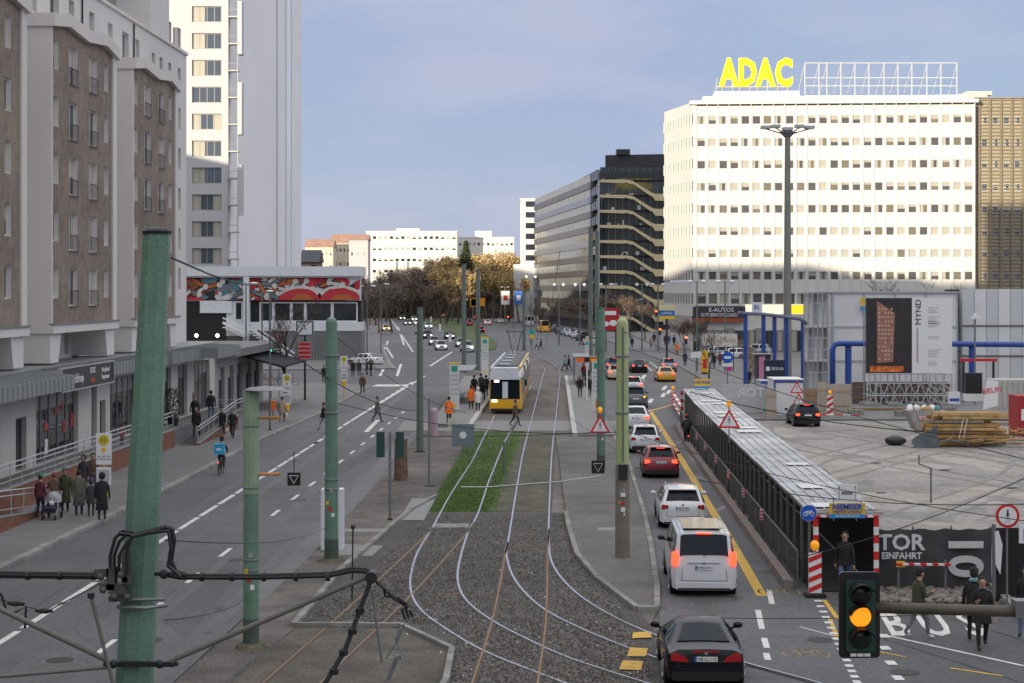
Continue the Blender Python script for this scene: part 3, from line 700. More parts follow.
for cx in (px_(300), px_(340)):
    blob(cx, zb, 3.0, 1.9, 0, 30, 2, 18, .03); blob(cx, zb, 2.6, 1.55, 0, 31, 0, 18, .05); blob(cx+.3, zb-.2, 1.5, 1.0, 0, 32, 1, 14, .1)
t_.build('frieze_painting', mc, pv)
t_ = MB(); t_.box(px_(250), .3, pz_(331), px_(361), 5, pz_(322)); t_.box(px_(200), -.1, pz_(313), px_(232), .3, pz_(301)); t_.box(px_(226),.2,pz_(336),px_(250),.5,pz_(301)); t_.build('parapet', WHITE, pv)
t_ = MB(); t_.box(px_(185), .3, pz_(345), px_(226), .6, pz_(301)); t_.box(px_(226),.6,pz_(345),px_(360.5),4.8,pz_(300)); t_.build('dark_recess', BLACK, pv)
for a, b in ((259,273),(273,291),(291,305),(305,332),(332,357.5)): put('window', window_mesh((b-a)*k_-.02, 20*k_, 'dark', .18, WHITE), pv, (px_(a), .45, pz_(322)))
put('door', window_mesh(7*k_, 18*k_, 'dark', .1, WHITE), pv, (px_(235), .15, pz_(320)))
t_ = MB(); t_.tube([(px_(247),-.6,0),(px_(247),-.6,pz_(276.5))], .42, 14); t_.build('column', WHITE, pv)
t_ = MB(); t_.box(px_(172)-14,.4,0,px_(361),6,pz_(331)-.005); t_.build('podium', mat('podium_concrete', (.17,.17,.17), .85, var=.1, scale=.4, big=.1), pv)
# stairs in white, going down to the right
t_ = MB()
for f0, n_, (xa, ya), (xb, yb) in ((0,7,(226,326),(247,336)), (0,13,(252,331),(297,361))):
    for q in range(n_):
        u = (q+.5)/n_; x = px_(xa+(xb-xa)*u); z = pz_(ya+(yb-ya)*u); t_.box(x-.25,-2.4,z-.12,x+.35,-.1,z)
    t_.bar((px_(xa),-2.45,pz_(ya)+1.1),(px_(xb),-2.45,pz_(yb)+1.1),.12,.2); t_.bar((px_(xa),-2.45,pz_(ya)+.5),(px_(xb),-2.45,pz_(yb)+.5),.10,.35)
t_.build('staircase', WHITE, pv)
# the two lit lamps in the recess
LAMPW = mat('lit_lamp', (1,.93,.75), .5, var=0, emit=14)
for i, (x, lb) in enumerate(((196.5,'left'),(217.5,'right'))):
    p = P(x, 335.5, 216); o = thing('floodlight', f'small lit floodlight, the {lb} one of two in the dark recess under the painted frieze', 'lamp', p, 0, 'lit floodlights in the recess')
    MB().sph((0,-.1,0), .20, 10, 8).build('bulb', LAMPW, o); MB().lathe([(.05,-.6),(.05,0),(.28,.05),(.28,.1)], (0,.35,0), 8).build('housing', DARK, o)
# ------------------------------------------------ generic distant blocks
def block(name, label, a, b, depth, z1, wallm, cols, rows, roofm=None, wz=1.5, fr=.12, stylee=('dark','half','blind'), roofh=0, zb=0, framem=None, dirn=1, ww=None, glass=None):
    o = frame_empty(name, label, 'building', a, b); W = math.hypot(b[0]-a[0], b[1]-a[1]); p = W/cols; ww = ww or p*.55; hs = []
    fh = (z1-zb)/rows
    for r_ in range(rows):
        for c in range(cols): x = p*(c+.5)-ww/2; z = zb+fh*(r_+.35); hs.append((x, x+ww, z, z+wz))
    m = MB(); holed(m, W, 0, z1, hs, .3); m.box(0, .32, 0, W, depth, z1-.01)
    m.build('wall', wallm, o)
    for h in hs: put('window', window_mesh(h[1]-h[0], h[3]-h[2], rw.choice(stylee), fr, framem or FRAME, glass), o, (h[0], .22, h[2]))
    r_ = MB()
    if roofh: r_.prismx([(-.4,z1),(depth+.4,z1),(depth*.5,z1+roofh)], -.3, W+.3)
    else: r_.box(-.2,-.2,z1,W+.2,depth+.2,z1+.5)
    r_.build('roof', roofm or wallm, o); return o
CREAM = mat('cream_render', (.60,.53,.42), .85, var=.04, scale=.1); WR = mat('white_render', (.66,.63,.57), .85, var=.03, scale=.1); TILE = mat('roof_tile', (.36,.21,.15), .8, var=.2, scale=.5)
def PX(x, Y): return ((x-CX)*Y/F, Y)
def ZY(y, Y): return H+(HY-y)*Y/F
block('apartment_block', 'long white apartment slab with flat roof on the far horizon, left of centre', PX(366,800), PX(457,800), 14, ZY(232,800), WR, 16, 7, ww=1.7)
block('apartment_block', 'long white apartment slab on the far horizon with a small roof box', PX(458,820), PX(514,820), 14, ZY(238,820), WR, 12, 6, ww=1.4)
o = MB().box(*PX(475,824), ZY(238,824), *(PX(492,834)), ZY(231,824)); tag(o.build('rooftop_plant_room', WR), 'small white plant room on the roof of the far right white slab', 'roof box')
o = MB().box(*PX(396,806), ZY(232,806), *(PX(420,812)), ZY(228.5,806)); tag(o.build('rooftop_plant_room', WR), 'low white plant room on the roof of the far long slab left of centre', 'roof box')
block('old_house', 'cream old house with orange tiled roof, leftmost on the far horizon', PX(305,700), PX(333,700), 13, ZY(247,700), CREAM, 7, 5, TILE, roofh=3.5, ww=.9)
block('old_house', 'cream old house with tall tiled roof just left of the far white slab', PX(331,720), PX(350,720), 13, ZY(243,720), CREAM, 5, 5, TILE, roofh=4, ww=.9)
block('old_house', 'pinkish white blank gabled house against the far long slab', PX(349,690), PX(368,690), 12, ZY(240,690), mat('pink_render', (.52,.47,.47), .85, var=.04), 3, 3, TILE, roofh=2.5, ww=.8)
block('brown_house', 'small brown house with dark roof beside the tower edge', PX(301,340), PX(318,340), 8, ZY(262,340), mat('brown_brick_far', (.24,.13,.06), .9, var=.1), 2, 5, mat('slate_roof', (.06,.065,.075), .7, var=.1), roofh=2.5, ww=1.4)
block('grey_house', 'grey house with pitched roof among the trees beyond the grass median', PX(452,600), PX(478,600), 10, ZY(290,600), mat('grey_render', (.22,.21,.2), .85, var=.1), 3, 2, mat('slate_roof', (.06,.065,.075)), roofh=3)
block('white_high_rise', 'narrow white high-rise left of the dark gold-banded office building', PX(520.5,560), PX(541,560), 20, ZY(200,560), WR, 1, 11, ww=3.4, wz=1.9, framem=FRAMED, fr=.1, stylee=('dark',))
o = frame_empty('white_annex', 'plain white metal-clad low block in front of the narrow white high-rise', 'building', PX(513.5,500), PX(537,500))
m = MB(); Wd = 23.5*500/F
for k in range(6): m.box(0, 0, ZY(305,500)+k*2.0, Wd, 8, ZY(305,500)+k*2.0+1.94)
m.box(.1,.1,0,Wd-.1,7.9,ZY(265,500)); m.build('cladding', mat('annex_panel', (.70,.70,.70), .6, var=.05), o)
# ------------------------------------------------ dark office building with gold bands
GOLD = mat('gold_band', (.60,.50,.30), .45, .1, var=.05); DB = mat('anthracite_cladding', (.035,.035,.04), .5, .1, var=.1); DGL = mat('office_glass', (.022,.03,.032), .05, var=.3, scale=.12, coat=.5)
BRZ = mat('bronze_spandrel', (.12,.10,.085), .35, .5, var=.12, scale=.2); SLV = mat('silver_spandrel', (.19,.195,.21), .3, .5, var=.08)
dY = 380; dk = dY/F
ofc = thing('office_building', 'dark glass office building with gently sloping gold bands at its corner', 'building', (P(600,0,dY).x, dY, 0), 0)
W2 = 70*dk; fl = 15.1*dk; zt = ZY(153,dY); z0f = ZY(286.8,dY)
Bk = Vector((PX(535,500)[0]-P(600,0,dY).x, 120, 0))
t_ = MB(); t_.prism([(.8,.8),(W2,.8),(W2,60),(Bk.x+2,Bk.y-.2),(Bk.x+1,Bk.y-.2)], 0, ZY(172,dY)); t_.build('core', DB, ofc)
t_ = MB(); t_.prism([(1.5,6.0),(W2,2.5),(W2,60),(6,60)], ZY(172,dY), zt); t_.box(4,0+4,zt,7,8,zt+1.2)
t_.prism([(0,12),(3,12),(3,70),(-5,70)], ZY(172,dY), ZY(166,dY)); t_.build('roof_storey', DB, ofc)
t_ = MB(); t_.box(-.2,-.2,ZY(178,dY),W2,.9,ZY(172,dY)); t_.build('parapet', DB, ofc)
nfl = 9; gb = MB(); gls = []; side_m = MB()
for k in range(-3, 8):
    z = z0f+fl*k
    if z > ZY(180,dY): continue
    # band: flat on the corner, then sloping down to the right by .9 storey
    path = [(0.0,z),(5.5,z),(7.2,z-.25),(11.5,z-fl*.85),(12.3,z-fl*.92)]
    if z > 2.2:
        for (xa, za), (xb, zb_) in zip(path[:-1], path[1:]):
            th = .5 if xb <= 7.3 else .6+.7*(xa-7)/5
            gb.add([(xa,-.5,za-.30),(xb,-.5,zb_-th),(xb,-.5,zb_+.3),(xa,-.5,za+.3),(xa,.8,za-.30),(xb,.8,zb_-th),(xb,.8,zb_+.3),(xa,.8,za+.3)], [(0,1,2,3),(3,2,6,7),(0,4,5,1),(0,3,7,4),(1,5,6,2)])
        gb.box(12.3,-.5,z-fl*.92-1.3,W2,.8,z-fl*.92+.24)
        gb.add([(0,-.5,z-.22),(0,-.5,z+.22),(-.55,5,z+.22-.6),(-.55,5,z-.22-.6),(-1.3,9,z-fl*.8),(-1.3,9,z-fl*.8-.4)], [(0,1,2,3),(3,2,4,5),(3,2,1,0),(5,4,2,3)])
gb.build('gold_band', GOLD, ofc)
for k in range(-3, 9):
    z = z0f+fl*k
    if z < 0 or z+fl > ZY(170,dY)+2: continue
    t_ = MB(); t_.box(.05,.3,z+.25,W2-.02,.78,z+fl-.25); o = t_.build('glazing', DGL, ofc)
    t_ = MB()
    for q in range(10): x = .3+q*W2/10; t_.box(x,.22,z+.25,x+.07,.3,z+fl-.25)
    t_.build('mullion', GREY, o)
    # people's desks and blinds visible as pale bits
    t_ = MB()
    for q in range(4):
        if rw.random() < .6: x = rw.uniform(.4, 9); t_.box(x, .26, z+.35, x+rw.uniform(.3,1.2), .29, z+rw.uniform(.6,1.5))
    if t_.v: t_.build('blind', LGREY, o)
# side face: alternating spandrels and glass with slanted ends
ang = math.atan2(Bk.x+.3, Bk.y)
sd = Vector((Bk.x-0, Bk.y, 0)).normalized(); Ls = Bk.length
for k in range(-3, 9):
    z = z0f+fl*k-.9
    if z < -1 or z > ZY(176,dY): continue
    for mi_, (za, zb_, pr) in (('spandrel',(0,1.5,.35)), ('glazing',(1.5,fl,.0))):
        n_ = Vector((-sd.y, sd.x, 0)); a = sd*(11 if mi_ == 'spandrel' else .5)+n_*pr; b = sd*Ls+n_*pr
        zz0, zz1 = max(z+za, 0), z+zb_
        if zz1 <= 0: continue
        t_ = MB(); t_.add([(a.x,a.y,zz0),(b.x,b.y,zz0),(b.x,b.y,zz1),(a.x,a.y,zz1)]+[(v.x+1.2,v.y,q) for v, q in ((a,zz0),(b,zz0),(b,zz1),(a,zz1))], [(0,3,2,1),(4,5,6,7),(3,7,6,2),(0,1,5,4),(0,4,7,3)])
        o = t_.build(mi_, (BRZ if k % 3 else SLV) if mi_ == 'spandrel' else DGL, ofc)
        if mi_ == 'glazing':
            t_ = MB()
            for q in range(34):
                p = sd*(3+q*3.4)+n_*.05
                if (3+q*3.4) < Ls: t_.box(p.x-.12, p.y-.1, zz0, p.x, p.y+.1, zz1)
            t_.build('mullion', GREY, o)
t_ = MB(); t_.box(-.5,-.52,0,-.1,-.1,ZY(180,dY)); t_.build('corner_post', LGREY, ofc)
# ------------------------------------------------ white office building with rooftop sign
ADW = mat('white_facade', (.62,.595,.55), .6, var=.03, scale=.2); ADP = mat('white_pier', (.68,.66,.62), .55, var=.02)
ac = P(693,0,250); ae = P(975,0,247.5); ab = P(665,0,264)
ad = frame_empty('office_block', 'large white office block with even window rows and big yellow rooftop letters', 'building', ac, ae)
AW = (Vector((ae.x,ae.y,0))-Vector((ac.x,ac.y,0))).length; kz = 250/F
rows = [ZY(y, 250) for y in (124.5,146.8,169,191.2,213.4,235.6,257.8,280,303.5)]
cols_n = 25; pit = 10.98*kz; xo = (697.5-693)*kz
hs = [(xo+c*pit, xo+c*pit+1.16, z, z+1.24) for z in rows[:8] for c in range(cols_n)]+[(xo+c*pit, xo+c*pit+1.3, rows[8]-.1, rows[8]+1.5) for c in range(cols_n)]
for (a, b, i) in ((0,.9,0),):
    t_ = MB(); holed(t_, AW, ZY(306,250), ZY(100,250)-.9, hs, .35); t_.box(0,.4,0,AW,13.5,ZY(100,250)-.9)
    t_.build('wall', ADW, ad)
t_ = MB()
for c in range(cols_n+1):
    x = xo+c*pit-.28; t_.box(x,-.16,ZY(306,250),x+.12,0-.002,ZY(104,250))
t_.build('pier', ADP, ad)
BEIGE = mat('amber_blind', (.50,.40,.22), .6, var=.1, scale=.3)
for i, h in enumerate(hs):
    r_ = i//cols_n; st = rw.choice(['dark','half','side','dark','quarter','sides','blind'] if r_ not in (5,6) else ['blind','blind','blind','half','dark']) 
    put('window', window_mesh(h[1]-h[0], h[3]-h[2], st, .07, FRAME, mat('warm_glass', (.09,.085,.08), .12, var=0, coat=.3) if (i*7) % 3 else mat('amber_glass', (.17,.15,.11), .2, var=0, coat=.3), 0, BLIND), ad, (h[0], .2, h[2]))
t_ = MB(); t_.box(-.5,-.5,ZY(104.5,250),AW+.4,14.2,ZY(101,250)); t_.build('cornice', ADP, ad)
t_ = MB()     # roof inset cap
t_.box(1.5,1.5,ZY(99,250)-.004,AW-1,13,ZY(97.5,250)+.3); t_.box((715-693)*kz,2,ZY(97,250),(800-693)*kz,8,ZY(90,250)); t_.build('roof_deck', ADP, ad)
# side wing with fins
sidev = Vector((ab.x-ac.x, ab.y-ac.y, 0)); sl_ = sidev.length
sroot = math.atan2(sidev.y, sidev.x)-math.atan2(ae.y-ac.y, ae.x-ac.x)
t_ = MB(); fins = MB(); Ms = Matrix.Rotation(sroot, 4, 'Z')
def sbox(mb, x0, y0, z0, x1, y1, z1, m=0):
    t = MB().box(x0, y0, z0, x1, y1, z1, m); t.xf(Ms); o = len(mb.v); mb.v += t.v; mb.f += [tuple(i+o for i in f) for f in t.f]; mb.m += t.m
for z in rows+[ZY(326,250)]:
    sbox(t_, .3, -.35, z, sl_-.2, -.02, z+1.5, 1)
    for q in range(11): sbox(fins, .5+q*(sl_-.8)/10, 0, z-.05, .62+q*(sl_-.8)/10, .3, z+1.55)
    sbox(t_, 0, -.3, z+1.5, sl_, .12, z+3.28, 0)
t_.build('side_wall', [ADW, mat('side_glass', (.12,.10,.08), .2, var=.2, scale=.5)], ad); fins.build('fin', ADP, ad)
# ground floor shops
t_ = MB()
for q in range(10): t_.box(1+q*AW/10,-.1,0,1.9+q*AW/10,.4,ZY(328,250)+0)
t_.build('shop_pier', CONC, ad)
for q in range(20): put('shop_window', window_mesh(AW/20-.1, ZY(331,250), rw.choice(['dark','side','half']), .12, FRAMED, None, 1), ad, (q*AW/20, .3, .1))
t_ = MB(); t_.box(0,-.25,ZY(318,250),(745-693)*kz,.3,ZY(307,250)); sgn = t_.build('dark_shop_sign', mat('sign_anthracite', (.03,.03,.03)), ad)
text('E-AUTOS', .9, SWHITE, sgn, ((721-693)*kz,-.28,ZY(310,250))); text('GUTE BERATUNG DAZU', .72, SWHITE, sgn, ((719-693)*kz,-.28,ZY(315,250)), sx=.68)
t_ = MB(); t_.box(0,-.6,ZY(322,250),(745-693)*kz,-.1,ZY(318.2,250)); t_.build('orange_awning', mat('rust_awning', (.30,.07,.02), .8, var=.1), ad)
t_ = MB(); t_.box((745-693)*kz,-.3,ZY(314,250),(809-693)*kz,.3,ZY(304.5,250),0); t_.box((790-693)*kz,-.32,ZY(313.5,250),(809-693)*kz,-.3,ZY(305,250),1); sgn = t_.build('pale_shop_sign', [mat('lit_cream_sign', (.8,.75,.55), .5, var=0, emit=.45), mat('lit_yellow_sign', (.85,.65,.02), .5, var=0, emit=.45)], ad)
text('A', 1.3, BLACK, sgn, ((805-693)*kz,-.34,ZY(309,250)))
# rooftop sign
SIGN = mat('sunlit_letter_glow', (1,.78,.0), .5, var=0, emit=1.0)  # emission stands in for sunlight on the letters
sg = thing('rooftop_letters', 'big yellow lettering on a steel frame on the white office roof', 'sign', (ac.x, ac.y+3, ZY(97,250)), 0)
kk = 253/F
for ch, x in zip('ADAC', (731,749.5,767.5,786)):
    o = text(ch, 25.5*kk*1.42, SIGN, sg, ((x-693)*kk, 0, ZY(73.7,253)-ZY(97,250)), (R(90),0,0), .25, 'letter', sx=.68, bold=.24)
t_ = MB()
for x in (719,724,735,742,752,760,770,780,790): 
    X = (x-693)*kk; t_.tube([(X,.3,0),(X,.3,3.2)], .07, 5); t_.tube([(X,3,0),(X,.3,3.2)], .06, 5)
t_.tube([((718-693)*kk,.3,1.9),((794-693)*kk,.3,1.9)], .09, 5); t_.build('frame', LGREY, sg)
t_ = MB(); kx = lambda x: (x-693)*kk
xs = [807,821,829,843,857,871,886,900,914,929,943,959]
for x in xs:
    t_.tube([(kx(x),0,-.3),(kx(x),0,5.4)], .09, 5); t_.tube([(kx(x)-.9,3,-.3),(kx(x),0,5.3)], .05, 5)
for z in (.5,2.0,3.2,5.4): t_.tube([(kx(807),0,z),(kx(959),0,z)], .08, 5)
o = t_.build('rooftop_grid', mat('roof_steel', (.60,.60,.58), .4, .3, var=0)); o.location = (ac.x, ac.y+3, ZY(97,250)); tag(o, 'empty steel lattice frame on the white office roof right of the yellow letters', 'frame')
# tan building
tn = frame_empty('bronze_office', 'bronze slatted office building at the right edge beside the white office block', 'building', P(975.5,0,249), P(1080,0,249))
TAN = mat('bronze_facade', (.42,.36,.25), .5, .3, var=.08); TN2 = mat('bronze_facade_dark', (.25,.205,.135), .5, .3, var=.1)
Wt = 104.5*249/F; t_ = MB(); hs = [(.9+c*1.6, 1.75+c*1.6, z, z+1.1) for z in rows for c in range(9)]
holed(t_, Wt, 0, ZY(98,249), hs, .3); t_.box(0,.35,0,Wt,14,ZY(98,249)); t_.build('wall', TAN, tn)
t_ = MB(); z = 1
while z < ZY(99,249): t_.box(0,-.22,z,Wt,-.004,z+.16); z += .52
t_.build('slat', TN2, tn)
t_ = MB()
for c in range(10): t_.box(.35+c*1.6,-.34,0,.62+c*1.6,-.224,ZY(99,249))
t_.build('column', TN2, tn)
for h in hs: put('window', window_mesh(.85, 1.1, rw.choice(['half','dark','side']), .06, FRAME, GLASSB), tn, (h[0], .05, h[2]))
t_ = MB(); t_.box(0,-.3,ZY(98.4,249),Wt,14,ZY(97,249)); t_.build('roof', CONC, tn)
t_ = MB(); t_.box(0-1.8,3,ZY(98,249),2.6,8,ZY(92,249)); t_.box(-.4,3.5,ZY(92,249),3.4,8,ZY(88.5,249)); t_.build('plant_room', CREAM, tn)
# unseen blocks added outside the picture, placed and sized to shade the street
CB = mat('shade_block_render', (.34,.33,.31), .85, var=.08, scale=.2)
def shadeblock(label, x0, y0, x1, y1, h_):
    o = thing('shade_block', label, 'building', (x0, y0, 0)); W, D = x1-x0, y1-y0; m = MB().box(0,0,0,W,D,h_); m.box(-.3,-.3,h_,W+.3,D+.3,h_+.6); m.build('wall', CB, o)
    t_ = MB()
    for r_ in range(int(h_//3.3)):
        t_.box(W, 1, 1.3+r_*3.3, W+.06, D-1, 2.9+r_*3.3); t_.box(1, -.06, 1.3+r_*3.3, W-1, 0, 2.9+r_*3.3)
    t_.build('window_band', GLASS, o)
BLK = [('long added shade block on the street behind the viewer', -150,-130,-50,-30,40), ('tall added shade slab behind the near end of the left apartment building', -62,-29,-50,31,50), ('added shade block beside the tall slab', -62,31.5,-50,49.5,36), ('added shade block behind the tall slab', -150,-29,-63,50,36), ('added shade block behind the middle of the left apartment building', -150,50.5,-50,93,33),
       ('added shade block behind the far end of the left apartment building', -170,93.5,-50,140,27), ('tall added shade block left of the tower and out of the picture', -200,150,-84,215,36), ('added shade block far left behind the tower', -260,260,-130,400,44), ('wide added shade block behind the viewer', -30,-150,90,-60,24)]
for l_, *b in BLK: shadeblock(l_, *b)
# ================================================================ VEHICLES
def paint(name, col, rough=.28): return mat('car_paint_'+name, col, rough, .1, var=0, coat=.8)
CGL = mat('car_glass', (.010,.015,.024), .06, var=0)
TLR = mat('tail_lamp', (.42,.008,.01), .2, var=0, coat=.5); TLON = mat('lit_brake_lamp', (1,.05,.02), .3, var=0, emit=2); HLON = mat('lit_headlamp', (1,.93,.8), .3, var=0, emit=5)
HL = mat('headlamp', (.6,.62,.65), .1, var=0, coat=.5); INDI = mat('lit_indicator', (1,.35,.02), .3, var=0, emit=5)
PLATE = mat('number_plate', (.7,.7,.68), .4, var=0); RIM = mat('alloy_rim', (.35,.36,.37), .3, .8, var=0)
CHR = mat('chrome', (.7,.7,.72), .1, 1, var=0)
TYPES = {  # L, W, H, belt, hood z, boot z, y of: rear glass foot, roof rear, roof front, screen foot  (front is +y), roof half width factor
 'coupe':  (4.13,1.80,1.30,.88,.82,.93, -1.35,-.62,.20,.95,.60),
 'sedan':  (4.65,1.80,1.45,.92,.90,.98, -1.75,-1.05,.35,1.05,.66),
 'hatch':  (4.10,1.76,1.48,.93,.92,1.0, -1.95,-1.55,.45,1.10,.68),
 'wagon':  (4.70,1.81,1.48,.93,.92,1.02,-2.22,-1.85,.40,1.15,.70),
 'suv':    (4.50,1.85,1.66,1.05,1.05,1.12,-2.12,-1.75,.45,1.15,.72),
 'van':    (5.14,1.93,1.90,1.10,1.10,1.18,-2.50,-2.32,1.0,1.75,.80),
 'boxvan': (5.6,2.0,2.6,1.3,1.2,1.35,-2.72,-2.68,1.3,2.0,.88)}
def sharp(me, ang=32):
    try: me.set_sharp_from_angle(angle=R(ang))
    except Exception: pass
def car_body(ty):
    L_, W_, Hh, zb, zh, zt, yrb, yrr, yrf, yws, tw = TYPES[ty]; w_ = W_/2
    ym = (yrr+yrf)/2
    # y, z top, top half width, belt z, width factor
    st = [(-L_/2, zt*.80, w_*.74, zt*.66, .90), (-L_/2+.07, zt*.965, w_*.80, zt*.86, .955), (yrb, zt, w_*.84, zb, .985), (yrr, Hh-.05, w_*tw, zb+.02, 1), (ym, Hh, w_*tw*1.02, zb, 1), (yrf, Hh-.05, w_*tw, zb-.02, 1),
          (yws, zh, w_*.84, zb-.05, 1), (L_/2-.75, zh-.06, w_*.80, zh-.14, .98), (L_/2-.22, zh-.2, w_*.72, zh-.26, .93), (L_/2, .60, w_*.62, .52, .84)]
    m = MB(); S = []
    for y, z, t, b, k in st:
        h = [(w_*.84*k, .20), (w_*.975*k, .27), (w_*k, .50*b/.9+.1), (w_*.985*k, b*.93), (w_*.955*k, b), (t, z-.045), (t*.86, z-.005), (0, z+.015)]
        S.append([(x, y, zz) for x, zz in h]+[(-x, y, zz) for x, zz in reversed(h[:-1])])
    n = len(S[0]); m.v = [p for s_ in S for p in s_]
    for i in range(len(S)-1):
        for j in range(n-1): m.f.append((i*n+j, i*n+j+1, (i+1)*n+j+1, (i+1)*n+j)); m.m.append(0)
        m.f.append((i*n+n-1, i*n, (i+1)*n, (i+1)*n+n-1)); m.m.append(0)
    m.f.append(tuple(reversed(range(n)))); m.m.append(0); m.f.append(tuple(range((len(S)-1)*n, len(S)*n))); m.m.append(0)
    m.f = [tuple(reversed(f)) for f in m.f]
    def V(i, j): return Vector(S[i][j])
    gl = {}
    def pane(nm, pts, k=.90, off=.012, kk=None):
        c = sum(pts, Vector())/len(pts); q = [c+(p-c)*k for p in pts]
        nrm = (pts[1]-pts[0]).cross(pts[2]-pts[0]).normalized() if len(pts) < 5 else (pts[2]-pts[0]).cross(pts[4]-pts[0]).normalized()
        out = Vector((c.x, c.y, c.z-.7)); nrm = nrm if nrm.dot(out) > 0 else -nrm
        gl.setdefault((nm, len(gl)), MB()).add([p+nrm*off for p in q]+[p-nrm*.01 for p in q], [tuple(range(len(q)))]+[(i, (i+1) % len(q), len(q)+(i+1) % len(q), len(q)+i) for i in range(len(q))])
    T = 5; U = n-T-0
    # top faces between indices 5..(n-1-5+?) ; mirror index of j is n-j (for j>=1) relative: S list = h[0..7], mirrored h[6..0]
    mir = lambda j: 14-j
    def wide(nm, i0, i1, k):
        P_ = [V(i0, j) for j in (5,6,7,8,9)]+[V(i1, j) for j in (5,6,7,8,9)]; c = sum(P_, Vector())/10
        nrm = (V(i0,9)-V(i0,5)).cross(V(i1,7)-V(i0,5)).normalized(); nrm = nrm if nrm.dot(Vector((0, c.y, .6))) > 0 else -nrm
        gl[(nm, 0)] = MB().add([c+(p-c)*k+nrm*.018 for p in P_], [(q, q+1, q+6, q+5) for q in range(4)])
    wide('rear_window', 2, 3, .88); wide('windscreen', 5, 6, .92)
    for sgn, f in (('a', lambda j: j), ('b', mir)):
        pane('side_window', [V(3,f(4)), V(4,f(4)), V(4,f(5)), V(3,f(5))], .86)
        pane('side_window', [V(4,f(4)), V(5,f(4)), V(5,f(5)), V(4,f(5))], .86)
        pane('side_window', [V(5,f(4)), V(6,f(4)), V(5,f(5))], .7)
        pane('side_window', [V(2,f(4)), V(3,f(4)), V(3,f(5))], .6)
    return m, gl
def wheel_meshes():
    a = MB(); a.tube([(-.11,0,0),(-.10,0,0),(.10,0,0),(.11,0,0)], [.29,.325,.325,.29], 20)
    b = MB(); b.tube([(.105,0,0),(.118,0,0)], [.215,.205], 16)
    for k in range(5):
        t = k*2*math.pi/5; b.bar((.125,0,0), (.125,.2*math.cos(t),.2*math.sin(t)), .05, .02, 0)
    return a.mesh('tyre', RUBBER, True), b.mesh('rim', RIM)
TYRE, RIMM = wheel_meshes()
CARN = {}
def make_car(name, ty, pm, label, loc, rz=0, group=None, cat='car', brake=False, head=False, plate=None, indi=False, roofc=None, cached=True):
    key = (ty, pm.name, brake, head, plate, indi)
    if key in CARN and cached:
        r = dup(CARN[key], loc, rz, label, group); r['category'] = cat; r.name = name; return r
    L_, W_, Hh, zb, zh, zt, yrb, yrr, yrf, yws, tw = TYPES[ty]; w_ = W_/2
    t = thing(name, label, cat, loc, rz, group)
    m, gl = car_body(ty)
    me = m.mesh('body', pm, True); sharp(me, 38); put('body', me, t)
    for k, g in gl.items():
        g.build(k[0], CGL, t)
    r_ = .34 if Hh > 1.6 else .315
    for sy, yy in ((-1, -L_/2+.78 if ty != 'coupe' else -1.22), (1, L_/2-.85)):
        for sx_ in (-1, 1):
            ar = MB(); ar.tube([(sx_*(w_-.30), yy, r_), (sx_*(w_+.004), yy, r_)], [r_+.07]*2, 18); ar.build('wheel_arch', BLACK, t)
            wh = put('wheel', TYRE, t, (sx_*(w_-.095), yy, r_)); wh.scale = (1, r_/.325, r_/.325)
            ri = put('rim', RIMM, wh); 
            if sx_ < 0: ri.rotation_euler = (0, 0, math.pi)
    yb = -L_/2
    # tail lamps
    tall = ty in ('wagon','suv','van','boxvan')
    lm = TLON if brake else TLR
    for sx_ in (-1, 1):
        b = MB()
        if ty in ('van','boxvan'): b.add([(sx_*(w_-.16),yb-.005,.92),(sx_*(w_-.005),yb+.14,.92),(sx_*(w_-.03),yb+.14,1.32),(sx_*(w_-.19),yb-.0,1.32),(sx_*(w_-.2),yb+.2,.9),(sx_*(w_-.2),yb+.2,1.3)], [(0,1,2,3),(3,2,1,0)]); b.box(sx_*(w_-.20),yb-.015,.92,sx_*(w_-.03),yb+.06,1.30)
        elif ty == 'coupe':
            b.prismy([(sx_*(w_-.52),.63),(sx_*(w_-.10),.66),(sx_*(w_-.12),.80),(sx_*(w_-.22),.83),(sx_*(w_-.60+.16),.74)], yb-.02, yb+.08)
        else: b.prismy([(sx_*(w_-.36),.74*zt+.02),(sx_*(w_-.09),.72*zt),(sx_*(w_-.11),.90*zt),(sx_*(w_-.34),.88*zt)], yb-.02, yb+.10)
        o = b.build('tail_light', lm, t)
        if indi and sx_ > 0: MB().box(sx_*(w_-.30),yb-.03,.8*zt,sx_*(w_-.20),yb-.01,.86*zt).build('indicator', INDI, o)
        hl = MB(); yf = L_/2
        hl.prismy([(sx_*(w_-.50),zh-.32),(sx_*(w_-.20),zh-.34),(sx_*(w_-.22),zh-.20),(sx_*(w_-.50),zh-.22)], yf-.16, yf+.015)
        hl.build('headlight', HLON if head else HL, t)
    # third brake lamp
    if ty in ('van','suv','wagon','hatch','boxvan'): MB().box(-.2,yrr-.10,Hh-.07,.2,yrr-.03,Hh-.03).build('high_brake_light', lm, t)
    elif ty == 'coupe': MB().box(-.30,yb+.0,zt-.085,.30,yb+.06,zt-.055).build('high_brake_light', TLR, t)
    else: MB().box(-.15,yrb+.12,zt+.03,.15,yrb+.16,zt+.06).build('high_brake_light', lm, t)
    # bumpers, trim, plate
    b = MB(); b.box(-w_*.86,yb-.035,.24,w_*.86,yb+.2,.42); b.build('rear_bumper', BLACK if ty in ('coupe','suv','hatch') else pm, t)
    b = MB(); b.box(-w_*.80,yb-.04,.22,w_*.80,yb+.1,.27); b.build('diffuser', BLACK, t)
    pz = .70 if ty == 'coupe' else (.78 if ty != 'van' else .86)
    if ty == 'coupe':
        MB().box(-.42,yb-.012,.62,.42,yb+.02,.80).build('plate_recess', BLACK, t)
